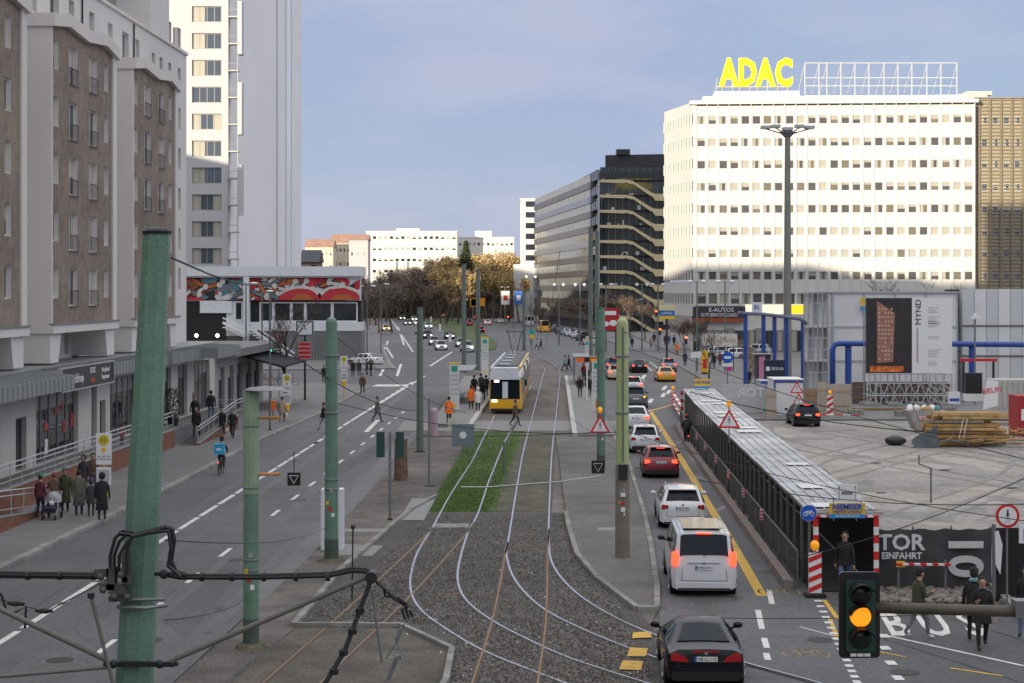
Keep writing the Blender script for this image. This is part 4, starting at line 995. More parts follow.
    p = MB(); p.box(-.26,yb-.03,pz-.055,.26,yb-.01,pz+.055); po = p.build('number_plate', PLATE, t)
    MB().box(-.262,yb-.033,pz-.057,-.215,yb-.012,pz+.057).build('plate_band', SBLUE, po)
    if plate: text(plate, .10, BLACK, po, (.02,yb-.033,pz), name='plate_lettering', ext=.002)
    MB().box(-.26,L_/2-.0,.40,.26,L_/2+.02,.50).build('number_plate', PLATE, t)
    MB().box(-.42,L_/2-.1,.52 if ty != 'van' else .6,.42,L_/2+.012,.66 if ty != 'van' else .85).build('grille', BLACK, t)
    for sx_ in (-1, 1):
        mm = MB(); mm.sph((sx_*(w_+.10), yws-.25, zb+.06), (.12,.07,.08), 10, 6); mm.bar((sx_*(w_-.06),yws-.25,zb-.02),(sx_*(w_+.06),yws-.25,zb+.03),.05); mm.build('wing_mirror', pm if ty != 'van' else BLACK, t, True)
    if ty in ('wagon','suv','van'):
        b = MB()
        for sx_ in (-1,1): b.tube([(sx_*w_*tw*.9,yrr+.1,Hh-.03),(sx_*w_*tw*.9,yrr+.3,Hh+.03),(sx_*w_*tw*.9,yrf-.2,Hh+.03),(sx_*w_*tw*.9,yrf,Hh-.03)], .018, 5)
        b.build('roof_rail', LGREY, t)
    if ty == 'van':
        b = MB(); b.box(-w_*.6,-1.9,Hh+.012,w_*.6,.4,Hh+.03); b.build('glass_roof', CGL, t)
        b = MB(); b.bar((-.02,yrb-.02,1.22),(.45,yrb+.06,1.30),.02,.02); b.build('rear_wiper', BLACK, t)
        b = MB(); b.box(-w_*.5,yb-.02,.985,w_*.5,yb+.0,1.01); b.build('chrome_strip', CHR, t)
    if ty in ('wagon','suv','hatch'):
        b = MB(); b.bar((0,yrb-.0,zt+.06),(.35,yrb+.08,zt+.12),.02,.02); b.build('rear_wiper', BLACK, t)
        b = MB(); b.box(-w_*tw*.85,yrr-.18,Hh-.045,w_*tw*.85,yrr+.05,Hh-.015); b.build('roof_spoiler', pm, t)
    # shut lines of the boot or tailgate
    if ty in ('wagon','suv','hatch','van','sedan','coupe'):
        gz = .47; g_ = MB(); g_.box(-w_*.70,yb-.006,gz,w_*.70,yb+.01,gz+.014)
        for sx_ in (-1,1): g_.bar((sx_*w_*.70,yb-.002,gz),(sx_*w_*.66,yb+.0,zt*.70),.014,.01)
        g_.build('tailgate_gap', BLACK, t)
    # badge
    MB().lathe([(.0,-.01),(.04,-.01),(.04,.01),(0,.01)], (0,0,0), 10).xf(Matrix.Translation((0,yb-.02,pz+.13))@Matrix.Rotation(R(90),4,'X')).build('badge', CHR, t)
    if cached: CARN[key] = t
    return t
WH = paint('white', (.66,.67,.69)); BK_ = mat('car_paint_black', (.006,.007,.010), .22, 0, var=0, coat=.15); RD = paint('red', (.22,.008,.02)); SI = paint('silver', (.38,.40,.45)); GY = paint('grey', (.10,.11,.12)); YT = paint('yellow', (.75,.36,.01)); BL = paint('dark_blue', (.02,.04,.10)); BRR = paint('bright_red', (.45,.01,.015)); BG = paint('taxi_cream', (.62,.52,.32)); PU = paint('mauve', (.25,.23,.30))
for q_ in (BK_, CGL): q_.node_tree.nodes['Principled BSDF'].inputs['Specular IOR Level'].default_value = .22
def hd(sl_): return -math.atan(sl_)
def cp_(px, py, L_=4.6):
    g = G(px, py); return (g.x+.03*L_/2, g.y+L_/2, 0)
Gr = 'cars queueing in the right hand road'
make_car('roadster', 'coupe', BK_, 'black two-seat roadster crossing the tram rails at the bottom of the picture', cp_(706,690,4.1), hd(.03), None, plate='HB·LL 110')
make_car('people_carrier', 'van', WH, 'white people carrier with lit brake lights, directly in front of the black roadster', cp_(705,597,5.1), hd(.04), Gr, brake=True, plate='B·MX 4711')
make_car('estate_car', 'wagon', WH, 'white estate car between the white people carrier and the dark red car', cp_(684,529,4.7), hd(.045), Gr, plate='B·KL 208')
make_car('hatchback', 'hatch', RD, 'dark red hatchback with lit brake lights in the queue', cp_(662,479), hd(.045), Gr, brake=True, plate='B·RT 93')
make_car('hatchback', 'hatch', WH, 'white hatchback queueing directly ahead of the dark red hatchback', cp_(646,454), hd(.04), Gr)
make_car('sedan', 'sedan', WH, 'white saloon with lit brake lights, fourth car from the black van ahead', cp_(637,430), hd(.04), Gr, brake=True) ['label'] = 'white saloon with lit brake lights between two white cars behind the dark off-roader'
make_car('off_roader', 'suv', GY, 'dark grey off-roader in the queue in front of the white saloon', cp_(636,409), hd(.04), Gr, indi=True)
make_car('hatchback', 'hatch', WH, 'small white hatchback at the head of the queue just before the yellow line', cp_(634,394), hd(.04), Gr, brake=True)
make_car('taxi', 'sedan', YT, 'bright yellow saloon driving away in the right road', cp_(666,382), hd(.0), Gr, brake=True)
make_car('sedan', 'hatch', PU, 'mauve silver car with lit brake lights just ahead of the yellow saloon', cp_(669,372), hd(.0), Gr, brake=True)
make_car('sedan', 'sedan', BK_, 'black saloon with lit brake lights left of the yellow saloon', cp_(639,373), hd(.0), Gr, brake=True)
make_car('sedan', 'suv', BL, 'dark blue car with lit tail lights half hidden behind the tall pale green pole', cp_(614,373), hd(.0), Gr, brake=True)
make_car('taxi', 'wagon', BG, 'cream taxi half hidden behind the tall pale green pole', cp_(616,380), hd(.0), Gr, brake=True)
make_car('hatchback', 'hatch', BK_, 'black hatchback with lit tail lights in the building yard in front of the blue cabin', cp_(807,427,4.1), 0, None, brake=True)
make_car('sedan', 'sedan', WH, 'white car turning out of the side street behind the pedestrians', tuple(G(364,365)), R(62), None)
# oncoming and distant traffic
on = [(467,352,SI,'suv'),(461,347,GY,'sedan'),(441,350,SI,'sedan'),(434,345,GY,'hatch'),(427,339,BK_,'suv'),(420,334,SI,'wagon'),(428,329,SI,'suv'),(417,325,WH,'sedan'),(407,325,BK_,'sedan'),(414,321,WH,'hatch'),(402,320,GY,'sedan'),(386,331,YT,'sedan'),(449,339,BK_,'hatch')]
nm_ = {'car_paint_silver':'silver','car_paint_grey':'grey','car_paint_black':'black','car_paint_white':'white','car_paint_yellow':'yellow','car_paint_bright_red':'bright red','car_paint_red':'dark red','car_paint_dark_blue':'dark blue'}
tn_ = {'suv':'off-roader','sedan':'saloon','hatch':'hatchback','wagon':'estate car'}
ordn = ['nearest','second nearest','third nearest','fourth nearest','fifth nearest','sixth nearest','seventh nearest','eighth nearest','ninth nearest','tenth nearest','eleventh nearest','twelfth nearest','thirteenth nearest','fourteenth nearest','fifteenth nearest','sixteenth nearest']
for i, (x, y, p, ty) in enumerate(sorted(on, key=lambda a: -a[1])):
    g = G(x, y); make_car('oncoming_car', ty, p, f'{nm_[p.name]} {tn_[ty]} with headlights on, {ordn[i]} oncoming car left of the grass median', tuple(g), math.pi+R(5 if g.y < 300 else 8), 'oncoming cars in the left road', head=True)
far = [(498,318,RD,'sedan'),(487,325,WH,'sedan'),(480,333,BK_,'hatch'),(476,320,BRR,'wagon'),(461,317,WH,'suv'),(450,314,BRR,'sedan'),(436,312,GY,'sedan'),(469,326,BRR,'hatch'),(500,323,WH,'sedan'),(444,318,GY,'suv')]
for i, (x, y, p, ty) in enumerate(sorted(far, key=lambda a: -a[1])):
    make_car('distant_car', ty, p, f'{nm_[p.name]} {tn_[ty]} driving away beyond the grass median, {ordn[i]} of its group', tuple(G(x, y)), R(6), 'cars driving away beyond the grass median', brake=(i % 2 == 0))
pk = [(590,345,WH,'sedan'),(583,341,BK_,'suv'),(577,338.5,WH,'hatch'),(571,336.5,WH,'wagon'),(566,335,SI,'sedan'),(561,333.5,BK_,'sedan'),(556,332,GY,'suv'),(551,330,BK_,'hatch')]
for i, (x, y, p, ty) in enumerate(pk):
    make_car('parked_car', ty, p, f'{nm_[p.name]} {tn_[ty]} parked below the dark office building, {ordn[i]} of the row', tuple(G(x, y)), R(12), 'cars parked below the dark office building')
make_car('delivery_van', 'boxvan', YT, 'yellow delivery van standing at the far end of the parked row', tuple(G(543,332)), R(10), None, cat='van')
make_car('delivery_van', 'boxvan', WH, 'white delivery van beyond the yellow one', tuple(G(529,326)), R(8), None, cat='van')
make_car('delivery_van', 'boxvan', WH, 'white delivery van farthest away at the roadside below the flags', tuple(G(519,321)), R(8), None, cat='van')
for i, (x, y) in enumerate(((712,357),(722,358),(733,359),(744,357),(755,356),(717,352),(729,352),(741,351),(752,351))):
    p = [WH,SI,WH,GY,SI][i % 5]; make_car('parked_car', ['sedan','suv','hatch'][i % 3], p, f'{nm_[p.name]} {tn_[["sedan","suv","hatch"][i % 3]]} by the white office, {ordn[i if i < 5 else i-5]} from the left in the {"front" if i<5 else "rear"} row', tuple(G(x, y)), R(75), 'cars parked in front of the white office')
# ------------------------------------------------ tram
tram = thing('tram', 'yellow and white articulated tram standing at the stop, seen from its front end', 'tram', (-.50,124.5,0), -math.atan(.031))
TY = mat('tram_yellow', (.80,.42,.005), .35, var=.02, coat=.4); TWH = mat('tram_white', (.66,.68,.72), .4, var=.04)
tx = 1.2; TLn = 30.8
m = MB()
def tsec(y, zf, k=1, top=3.25): return [(tx*k,y,.35),(tx*k,y,1.35),(tx*k*.985,y,2.6),(tx*k*.93,y,3.0*top/3.25),(tx*k*.70,y,top),(0,y,top+.04),(-tx*k*.70,y,top),(-tx*k*.93,y,3.0*top/3.25),(-tx*k*.985,y,2.6),(-tx*k,y,1.35),(-tx*k,y,.35)]
secs = [tsec(0,0,.90,2.9),tsec(.35,0,.97,3.1),tsec(1.0,0,1),tsec(TLn-1,0,1),tsec(TLn-.35,0,.97,3.1),tsec(TLn,0,.9,2.9)]
n = 11; m.v = [p for s_ in secs for p in s_]
for i in range(5):
    for j in range(n-1): m.f.append((i*n+j, (i+1)*n+j, (i+1)*n+j+1, i*n+j+1)); m.m.append(0 if j in (0,1,8,9) else 1)
    m.f.append((i*n+n-1, (i+1)*n+n-1, (i+1)*n, i*n)); m.m.append(0)
m.f.append(tuple(range(n))); m.m.append(0); m.f.append(tuple(reversed(range(5*n,6*n)))); m.m.append(0)
me = m.mesh('body', [TY, TWH], True); sharp(me, 30); put('body', me, tram)
m = MB(); m.prismy([(-1.08,1.10),(1.08,1.10),(1.05,2.50),(-1.05,2.50)], -.07, .3); ws = m.build('windscreen', CGL, tram)
m = MB(); m.box(-.20,-.10,1.15,.20,-.075,2.35); m.build('centre_panel', TWH, tram)
m = MB(); m.prismy([(-1.14,2.52),(1.14,2.52),(.90,3.36),(-.90,3.36)], -.16, 1.6); m.build('roof_fairing', TWH, tram)
m = MB(); m.prismy([(-1.14,.36),(1.14,.36),(1.13,1.07),(-1.13,1.07)], -.13, .35); m.build('nose', TY, tram)
MB().box(-1.05,-.15,.2,1.05,.2,.4).build('skirt', BLACK, tram)
MB().box(-.8,-.06,2.32,-.45,-.11,2.48).build('line_display', mat('lit_display', (1,.9,.6), .5, var=0, emit=2), tram)
for sx_ in (-1,1):
    MB().box(sx_*.6,-.16,.90,sx_*.95,-.12,1.03).build('headlight', HLON if sx_ < 0 else HL, tram)
    for q in range(12):
        y = 1.6+q*2.4
        door = q % 3 == 1
        m = MB(); m.box(sx_*(tx-.03), y, .5 if door else 1.4, sx_*(tx+.012), y+1.9, 2.55); m.build('door' if door else 'side_window', CGL, tram)
    m = MB(); m.box(sx_*1.0,.5,3.2,sx_*1.12,TLn-.5,3.42); m.build('roof_cover', TY if sx_ > 0 else TWH, tram)
for q in range(9):
    y = 3.0+q*3.1; m = MB(); m.box(-.8,y,3.2,.8,y+2.3,3.45); o = m.build('roof_unit', mat('roof_unit_grey', (.12,.125,.13), .6, var=.2, scale=1) , tram)
    m = MB(); m.box(-.85,y+2.35,3.2,.85,y+2.65,3.4); m.build('roof_rib', LGREY, tram)
    if q % 2 == 0: MB().box(-.6,y+.4,3.455,.2,y+1.7,3.5).build('hatch', LGREY, o)
m = MB(); yq = 24
for sx_ in (-1,1):
    m.tube([(sx_*.15,yq,3.5),(sx_*.55,yq-.3,5.3)], .035, 5); m.tube([(sx_*.55,yq-.3,5.3),(sx_*.75,yq-.3,5.45)], .03, 5)
m.tube([(-.8,yq-.3,5.45),(.8,yq-.3,5.45)], .035, 5); m.build('pantograph', DARK, tram)
MB().box(-1.21,9.6,.4,1.21,10.2,3.1).build('bellows', RUBBER, tram); MB().box(-1.21,19.8,.4,1.21,20.4,3.1).build('bellows', RUBBER, tram)
for sx_ in (-1,1):
    m = MB(); m.bar((sx_*1.1,.2,2.6),(sx_*1.5,-.1,2.5),.05); m.box(sx_*1.42,-.2,2.05,sx_*1.6,-.08,2.5); m.build('mirror', BLACK, tram)
# ------------------------------------------------ bicycles
def bicycle(name, label, loc, rz, col, rider=False, group=None, simple=False):
    t = thing(name, label, 'bicycle', loc, rz, group)
    for y in (-.52, .52):
        m = MB(); pts = [(0, y+.33*math.cos(a*math.pi/8), .34+.33*math.sin(a*math.pi/8)) for a in range(17)]
        m.tube(pts, .018, 5); w_ = m.build('wheel', RUBBER, t)
        if not simple:
            m = MB()
            for a in range(8): m.tube([(0,y,.34),(0,y+.32*math.cos(a*.785),.34+.32*math.sin(a*.785))], .004, 3)
            m.build('spokes', LGREY, w_)
    m = MB()
    for a, b in (((0,-.52,.34),(0,-.18,.80)),((0,-.52,.34),(0,-.05,.32)),((0,-.05,.32),(0,-.20,.92)),((0,-.05,.32),(0,.36,.80)),((0,-.18,.80),(0,.34,.86)),((0,.52,.34),(0,.33,1.0))): m.tube([a,b], .018, 5)
    m.build('frame', col, t)
    m = MB(); m.tube([(-.28,.18,1.04),(-.1,.33,1.02),(.1,.33,1.02),(.28,.18,1.04)], .014, 5); m.build('handlebar', DARK, t)
    m = MB(); m.sph((0,-.22,.95), (.07,.13,.035), 8, 5); m.build('saddle', BLACK, t)
    m = MB(); m.tube([(-.16,-.05,.18),(-.08,-.05,.32),(.08,-.05,.32),(.16,-.05,.46)], .012, 4); m.build('pedals', DARK, t)
    m = MB(); m.box(-.03,-.86,.62,.03,-.84,.68); m.build('rear_light', TLON if rider else TLR, t)
    return t
# ================================================================ PEOPLE
SKIN = mat('skin', (.45,.26,.19), .6, var=0); HAIR = mat('dark_hair', (.03,.02,.015), .8, var=0)
def cloth(n, c): return mat('cloth_'+n, tuple(v*1.12+.004 for v in c), .9, var=.3, scale=5, fine=.2, bump=.35)
CL = {n: cloth(n, c) for n, c in dict(black=(.012,.012,.014), navy=(.015,.02,.045), charcoal=(.035,.036,.04), grey=(.14,.14,.15), olive=(.045,.05,.025), green_grey=(.09,.10,.075), orange=(.75,.16,.02), white=(.60,.58,.54), beige=(.34,.26,.18), red=(.42,.03,.03), blue=(.05,.10,.25), denim=(.07,.10,.17), brown=(.10,.06,.04), maroon=(.10,.02,.03), plaid=(.22,.21,.21), teal=(.15,.30,.33), green=(.02,.18,.09), pink=(.5,.2,.3), lightgrey=(.32,.33,.35)).items()}
PCACHE = {}
def person_mesh(pose, coat, hdq):
    """one continuous skinned body: origin between the feet, facing +y"""
    key = (pose, coat, hdq)
    if key in PCACHE: return PCACHE[key]
    J = {}; st = {'stand': .04, 'walk': .30, 'walk2': -.30, 'sit': 0, 'cycle': 0, 'push': .22, 'phone': .24, 'arms': .05}[pose]
    hz = .93; lean = .03; 
    if pose in ('cycle',): hz = .98; lean = .22
    pel = Vector((0,0,hz)); ch = pel+Vector((0,lean*.8,.33)); nk = pel+Vector((0,lean*1.1,.53)); hd_ = nk+Vector((0,.03,.10)); tp = nk+Vector((0,.02,.27))
    V = [pel, pel+Vector((0,lean*.4,.15)), ch, nk, hd_, hd_+Vector((0,.01,.08)), tp]
    Rr = [.155,.135,.165,.062,.075,.098,.075]; E_ = [(0,1),(1,2),(2,3),(3,4),(4,5),(5,6)]
    hands = []
    def add(p, r, parent): V.append(Vector(p)); Rr.append(r); E_.append((parent, len(V)-1)); return len(V)-1
    for s in (-1, 1):
        f = st*s
        # arm
        sh = add(ch+Vector((s*.19,0,.10)), .068, 2)
        if pose == 'push' or pose == 'cycle': el = ch+Vector((s*.25,.18,-.16)); wr = ch+Vector((s*.22,.42 if pose == 'push' else .48,-.17 if pose == 'push' else -.24)); ha = wr+Vector((0,.09,0))
        elif pose == 'phone' and s > 0: el = ch+Vector((.25,.06,-.19)); wr = ch+Vector((.16,.26,-.10)); ha = wr+Vector((-.03,.08,.04))
        elif pose == 'arms': el = ch+Vector((s*.27,.02,-.19)); wr = ch+Vector((s*.10,.20,-.20)); ha = wr+Vector((-s*.08,.03,.0))
        else: el = ch+Vector((s*.25,-f*.32,-.19)); wr = ch+Vector((s*.27,-f*.32+.09,-.43)); ha = wr+Vector((0,.03,-.09))
        e = add(el, .052, sh); w_ = add(wr, .038, e); h_ = add(ha, .040, w_); hands.append((wr, ha, s))
        # leg
        hp = add(pel+Vector((s*.10,0,-.08)), .105, 0)
        if pose == 'cycle':
            kn = Vector((s*.11,.36,.80 if s > 0 else .62)); an = Vector((s*.12,.02+.1*s,.42 if s > 0 else .16)); 
        else: kn = Vector((s*.105,f*.55+.06,.50)); an = Vector((s*.10,f*1.05-.02+(.0 if f >= 0 else -.04),.09+(.05 if f < -.1 else 0)))
        k = add(kn, .068, hp); a = add(an, .048, k); add(an+Vector((0,.07,-.045)), .042, a); add(an+Vector((0,.17,-.052)), .034, len(V)-1)
    me = bpy.data.meshes.new('b'); me.from_pydata([tuple(v) for v in V], E_, [])
    o = bpy.data.objects.new('b', me); COL.objects.link(o)
    md = o.modifiers.new('s', 'SKIN'); md.use_smooth_shade = True
    for i, sv in enumerate(me.skin_vertices[0].data): sv.radius = (Rr[i]*(1.15 if i < 3 else 1), Rr[i]*(.80 if i < 3 else 1)); sv.use_root = (i == 0)
    m2 = o.modifiers.new('u', 'SUBSURF'); m2.levels = 1 if not hdq else 2; m2.render_levels = m2.levels
    dg = bpy.context.evaluated_depsgraph_get(); out = bpy.data.meshes.new_from_object(o.evaluated_get(dg)); bpy.data.objects.remove(o)
    vs_ = [tuple(v.co) for v in out.vertices]; fs = [tuple(p.vertices) for p in out.polygons]; mi = []
    for p in out.polygons:
        c = p.center; k = 1
        if c.z > nk.z+.015 and (Vector((c.x,c.y-hd_.y,0)).length < .14): k = 0
        elif any((c-h[1]).length < .075 or (c-h[0]).length < .03 for h in hands): k = 0
        elif any(abs(c.x-s*.11) < .14 and c.z < hz-(.06) for s in (-1,1)) and not any(min((c-h[1]).length, (c-h[0]).length) < .14 for h in hands): k = 2 if c.z > .105 or pose == 'cycle' and c.z > .2 else 3
        mi.append(k)
    B = MB(); B.v = vs_; B.f = fs; B.m = mi
    # fingers, rooted in the palm
    for wr, ha, s in hands:
        d = (ha-wr).normalized(); side = Vector((0,1,0)) if abs(d.y) < .6 else Vector((s,0,0)); side = (side-d*side.dot(d)).normalized(); cur = d.cross(side)*(-s)
        for q, ln in enumerate((.070,.080,.075,.060)):
            a = ha+side*(q-1.5)*.019+d*.01; b = a+d*ln*.5+cur*.008; c = b+d*ln*.35+cur*.03; B.tube([a,b,c], [.0095,.009,.007], 5, 0)
        a = ha+side*.03-d*.02; B.tube([a, a+side*.03+d*.025, a+side*.035+d*.05+cur*.01], [.011,.010,.008], 5, 0)
    # face
    hc = (hd_+tp)/2+Vector((0,.0,.0)); fy = hc.y+.098; ez = hc.z-.005
    B.add([(-.016,fy-.012,ez-.045),(.016,fy-.012,ez-.045),(0,fy+.028,ez-.042),(0,fy-.005,ez+.008)], [(0,1,2),(0,2,3),(1,3,2)], 0)
    for s in (-1,1):
        B.sph((s*.036,fy-.016,ez), (.012,.010,.008), 6, 4, 3); B.sph((s*.098,hc.y,ez-.015), (.014,.026,.034), 6, 5, 0)
    B.box(-.024,fy-.012,ez-.075,.024,fy-.0,ez-.067,4)
    res = (B, hc, nk, hz, hands, lean); PCACHE[key] = res; return res
LIP = mat('lips', (.30,.08,.07), .6, var=0)
BM = {}
def person(label, loc, rz=0, pose='walk', top='black', legs='charcoal', hat=None, hair=HAIR, coat=None, h=1.72, group=None, hdq=False, hood=False, bag=None, shoes=None, scarf=None, name='person'):
    B, hc, nk, hz, hands, lean = person_mesh(pose, coat, hdq)
    t = thing(name, label, 'person', loc, rz, group); t.scale = (h/1.74,)*3
    sh = shoes or CL['black']; key = (pose, coat, hdq, top, legs, sh.name)
    if key not in BM:
        me = B.mesh('body', [SKIN, CL[top], CL[legs], sh, LIP], True); BM[key] = me
    put('body', BM[key], t)
    if not hood:
        m = MB(); m.sph(tuple(hc+Vector((0,-.022,.022))), (.107,.112,.122), 12, 8)
        m.v = [(x, y if y < hc.y+.055 or z > hc.z+.07 else hc.y+.055, z) for x, y, z in m.v]; m.build('hair', hair, t, True)
    if hat:
        m = MB(); m.lathe([(.108,-.01),(.113,.03),(.105,.075),(.06,.118),(.01,.13)], tuple(hc+Vector((0,-.006,.05))), 12); m.build('hat', CL[hat], t, True)
    if hood:
        m = MB(); m.sph(tuple(hc+Vector((0,-.03,.01))), (.125,.128,.145), 12, 8)
        m.v = [(x, min(y, hc.y+.06), z) for x, y, z in m.v]; m.build('hood', CL[top], t, True)
    if coat:
        z0 = {'long': .38, 'mid': .62, 'jacket': .80}[coat]; py = .0
        m = MB(); pr = []
        for z, rx, ry in ((z0,.235,.19),(z0+.01,.24,.195),((z0+hz)/2,.215,.175),(hz+.02,.192,.15),(hz+.2,.190,.150),(hz+.34,.215,.155),(hz+.45,.16,.12),(hz+.50,.085,.08)): pr.append((z,rx,ry))
        n = 16; 
        for z, rx, ry in pr:
            for q in range(n):
                a = 2*math.pi*q/n; fo = 1+.04*math.sin(a*5) if z < hz else 1
                m.v.append((rx*fo*math.cos(a), max(0, (z-hz))*lean*2+ry*fo*math.sin(a), z))
        for i in range(len(pr)-1):
            for q in range(n): q2 = (q+1) % n; m.f.append((i*n+q, i*n+q2, (i+1)*n+q2, (i+1)*n+q)); m.m.append(0)
        m.f.append(tuple(range(n))); m.m.append(0)
        m.build('coat', CL[top], t, True)
    if scarf:
        m = MB(); m.lathe([(.075,-.02),(.12,.0),(.13,.04),(.10,.08),(.08,.09)], tuple(nk), 12); m.build('scarf', CL[scarf], t, True)
    if bag:
        kind, col = bag
        if kind == 'back': m = MB(); m.sph((0,-.24,1.22), (.16,.10,.22), 10, 7)
        elif kind == 'hand': m = MB(); m.prismy([(.24,.30),(.40,.30),(.38,.62),(.26,.62)], -.14, .14); m.tube([(.32,-.06,.62),(.32,0,.74),(.32,.06,.62)], .008, 4)
        else: m = MB(); m.sph((-.27,.02,.86), (.09,.17,.15), 10, 7)
        m.build('bag', CL[col], t, True)
    return t
def pm(px, py, z=0): return tuple(G(px, py, z))
AWAY, TO, RT, LT = 0, math.pi, -math.pi/2, math.pi/2
# near right
person('man in olive jacket, dark cap and white trainers walking before the grey gate banner', pm(918,638), R(-75), 'phone', 'olive', 'grey', hat='black', hdq=True, h=1.78, coat='jacket', shoes=SWHITE)
person('woman in black coat and boots holding something to her mouth on the crossing', pm(982,648), R(170), 'phone', 'black', 'black', coat='mid', hdq=True, h=1.78)
person('person in black with a black hat and teal scarf just behind the woman in black', pm(974,640), R(-20), 'stand', 'black', 'black', hat='black', coat='mid', scarf='teal', hdq=True, h=1.80)
person('man in black coat coming out of the covered walkway', pm(845,592), R(165), 'walk', 'black', 'denim', coat='jacket', hdq=True, h=1.8)
person('person in blue jeans cut off by the right edge of the picture', pm(1027,635,.12), R(150), 'walk', 'black', 'denim', coat='jacket', hdq=True, h=1.75)
# left group at the stop
gl_ = 'people waiting at the left bus stop'
person('person with green woolly hat and dark maroon jacket behind the pram', pm(40,518,.12), R(-20), 'stand', 'maroon', 'navy', hat='green', group=gl_, h=1.68)
person('person with reddish hair in dark brown jacket beside the pram', pm(54,514,.12), R(20), 'push', 'brown', 'navy', hair=mat('red_hair', (.25,.06,.03), .8, var=0), group=gl_, h=1.62)
person('person with grey hat and long dark olive coat behind the pram', pm(65,512,.12), R(190), 'stand', 'olive', 'black', coat='long', hat='grey', group=gl_, h=1.75)
person('person in long grey green coat with back to us at the stop', pm(79,515,.12), R(10), 'stand', 'green_grey', 'navy', coat='long', group=gl_, h=1.75)
person('child in dark coat between two adults at the stop', pm(91,516,.12), R(10), 'stand', 'charcoal', 'charcoal', coat='mid', hood=True, group=gl_, h=1.42)
person('person in long black hooded coat nearest the kerb at the stop', pm(102,520,.12), R(10), 'stand', 'black', 'charcoal', coat='long', hood=True, group=gl_, h=1.80)
person('person in dark hood standing behind the group left of the stop sign', pm(84,495,.12), R(170), 'stand', 'charcoal', 'denim', coat='mid', hood=True, h=1.72)
person('person in dark red brown jacket standing right behind the stop sign group', pm(93,493,.12), R(190), 'stand', 'brown', 'denim', coat='jacket', h=1.74)
# pram
pr = thing('pram', 'dark blue pram with pale hood and a child inside beside the group at the stop', 'pram', pm(52,519,.12), R(175))
for x in (-.25,.25):
    for y, r_ in ((-.35,.13),(.35,.10)): m = MB(); m.tube([(x-.02,y,r_),(x+.02,y,r_)], r_, 12); m.build('wheel', RUBBER, pr)
m = MB()
for x in (-.25,.25): m.tube([(x,-.35,.13),(x,.1,.55),(x,-.42,1.02)], .014, 5); m.tube([(x,.35,.10),(x,-.05,.55)], .014, 5)
m.tube([(-.25,-.42,1.02),(.25,-.42,1.02)], .016, 5); m.build('frame', LGREY, pr)
m = MB(); m.prismx([(-.3,.42),(.38,.30),(.42,.48),(.1,.52),(-.15,.58),(-.35,.95),(-.42,.9)], -.24, .24); m.build('seat', CL['navy'], pr)
m = MB(); m.lathe([(.30,-.22),(.30,-.1),(.28,0),(.2,.12),(.05,.17)], (0,-.22,.86), 12); m.build('hood', CL['lightgrey'], pr)
m = MB(); m.sph((0,.0,.62), (.12,.16,.13), 8, 6); m.sph((0,.02,.78), .08, 8, 6, 1); m.build('child', [CL['white'], SKIN], pr, True)
# pavement walkers, left
L_p = [((195,425),1.72,'black','black','stand','person in black jacket farthest right of the three on the shop terrace','jacket',None,TO),
 ((196.5,437),1.75,'black','black','walk','person in black walking down the ramp toward us','jacket',None,TO),
 ((190,414),1.78,'plaid','black','stand','person in grey plaid shirt standing by the shop doors','jacket',None,TO),
 ((211,419),1.76,'black','denim','stand','person in black jacket and jeans on the shop terrace before the dark doorway','jacket',None,AWAY),
 ((221.5,436),1.74,'black','charcoal','walk','person in dark coat walking on the pavement beside the ramp end','mid',None,TO),
 ((232.5,438),1.74,'black','black','walk2','person in black with pale bag beside the near green pole','jacket',None,TO),
 ((282,422),1.70,'beige','brown','walk','person in pale beige coat carrying a white bag before the second stop sign','mid',None,AWAY),
 ((213,400),1.8,'black','black','stand','person all in black in the doorway farther along','jacket',None,TO),
 ((324,430),1.74,'black','lightgrey','walk','person in black jacket and light trousers stepping off the left kerb','jacket',None,LT),
 ((377,422),1.74,'green_grey','charcoal','walk','person in grey green jacket crossing the left road alone','jacket',None,RT),
 ((353,377),1.75,'black','black','stand','person in black left of the white turning car','mid',None,TO),
 ((362.5,394),1.78,'brown','navy','walk','person in dark brown walking on the pavement tip','jacket',None,TO),
 ((359,376),1.72,'charcoal','black','stand','person in charcoal coat right of the white turning car','mid',None,TO),
 ((371,376),1.74,'black','charcoal','stand','person in black coat at the crossing behind the white turning car','mid',None,LT),
 ((367,375),1.70,'charcoal','black','stand','short person in charcoal at the crossing behind the white turning car','mid',None,LT),
 ((324,383),1.74,'black','black','stand','person in black near the clock column','jacket',None,TO)]
for (px, py), h_, tp_, lg, po, lb, ct, ht, rz in L_p:
    z = 1.0 if (px < 212.5) else .12
    if px in (377,): z = 0
    if px == 196.5: z = .5
    person(lb, pm(px, py, z), rz, po, tp_, lg, hat=ht, coat=ct, h=h_, bag=('hand','white') if 'bag' in lb else None)
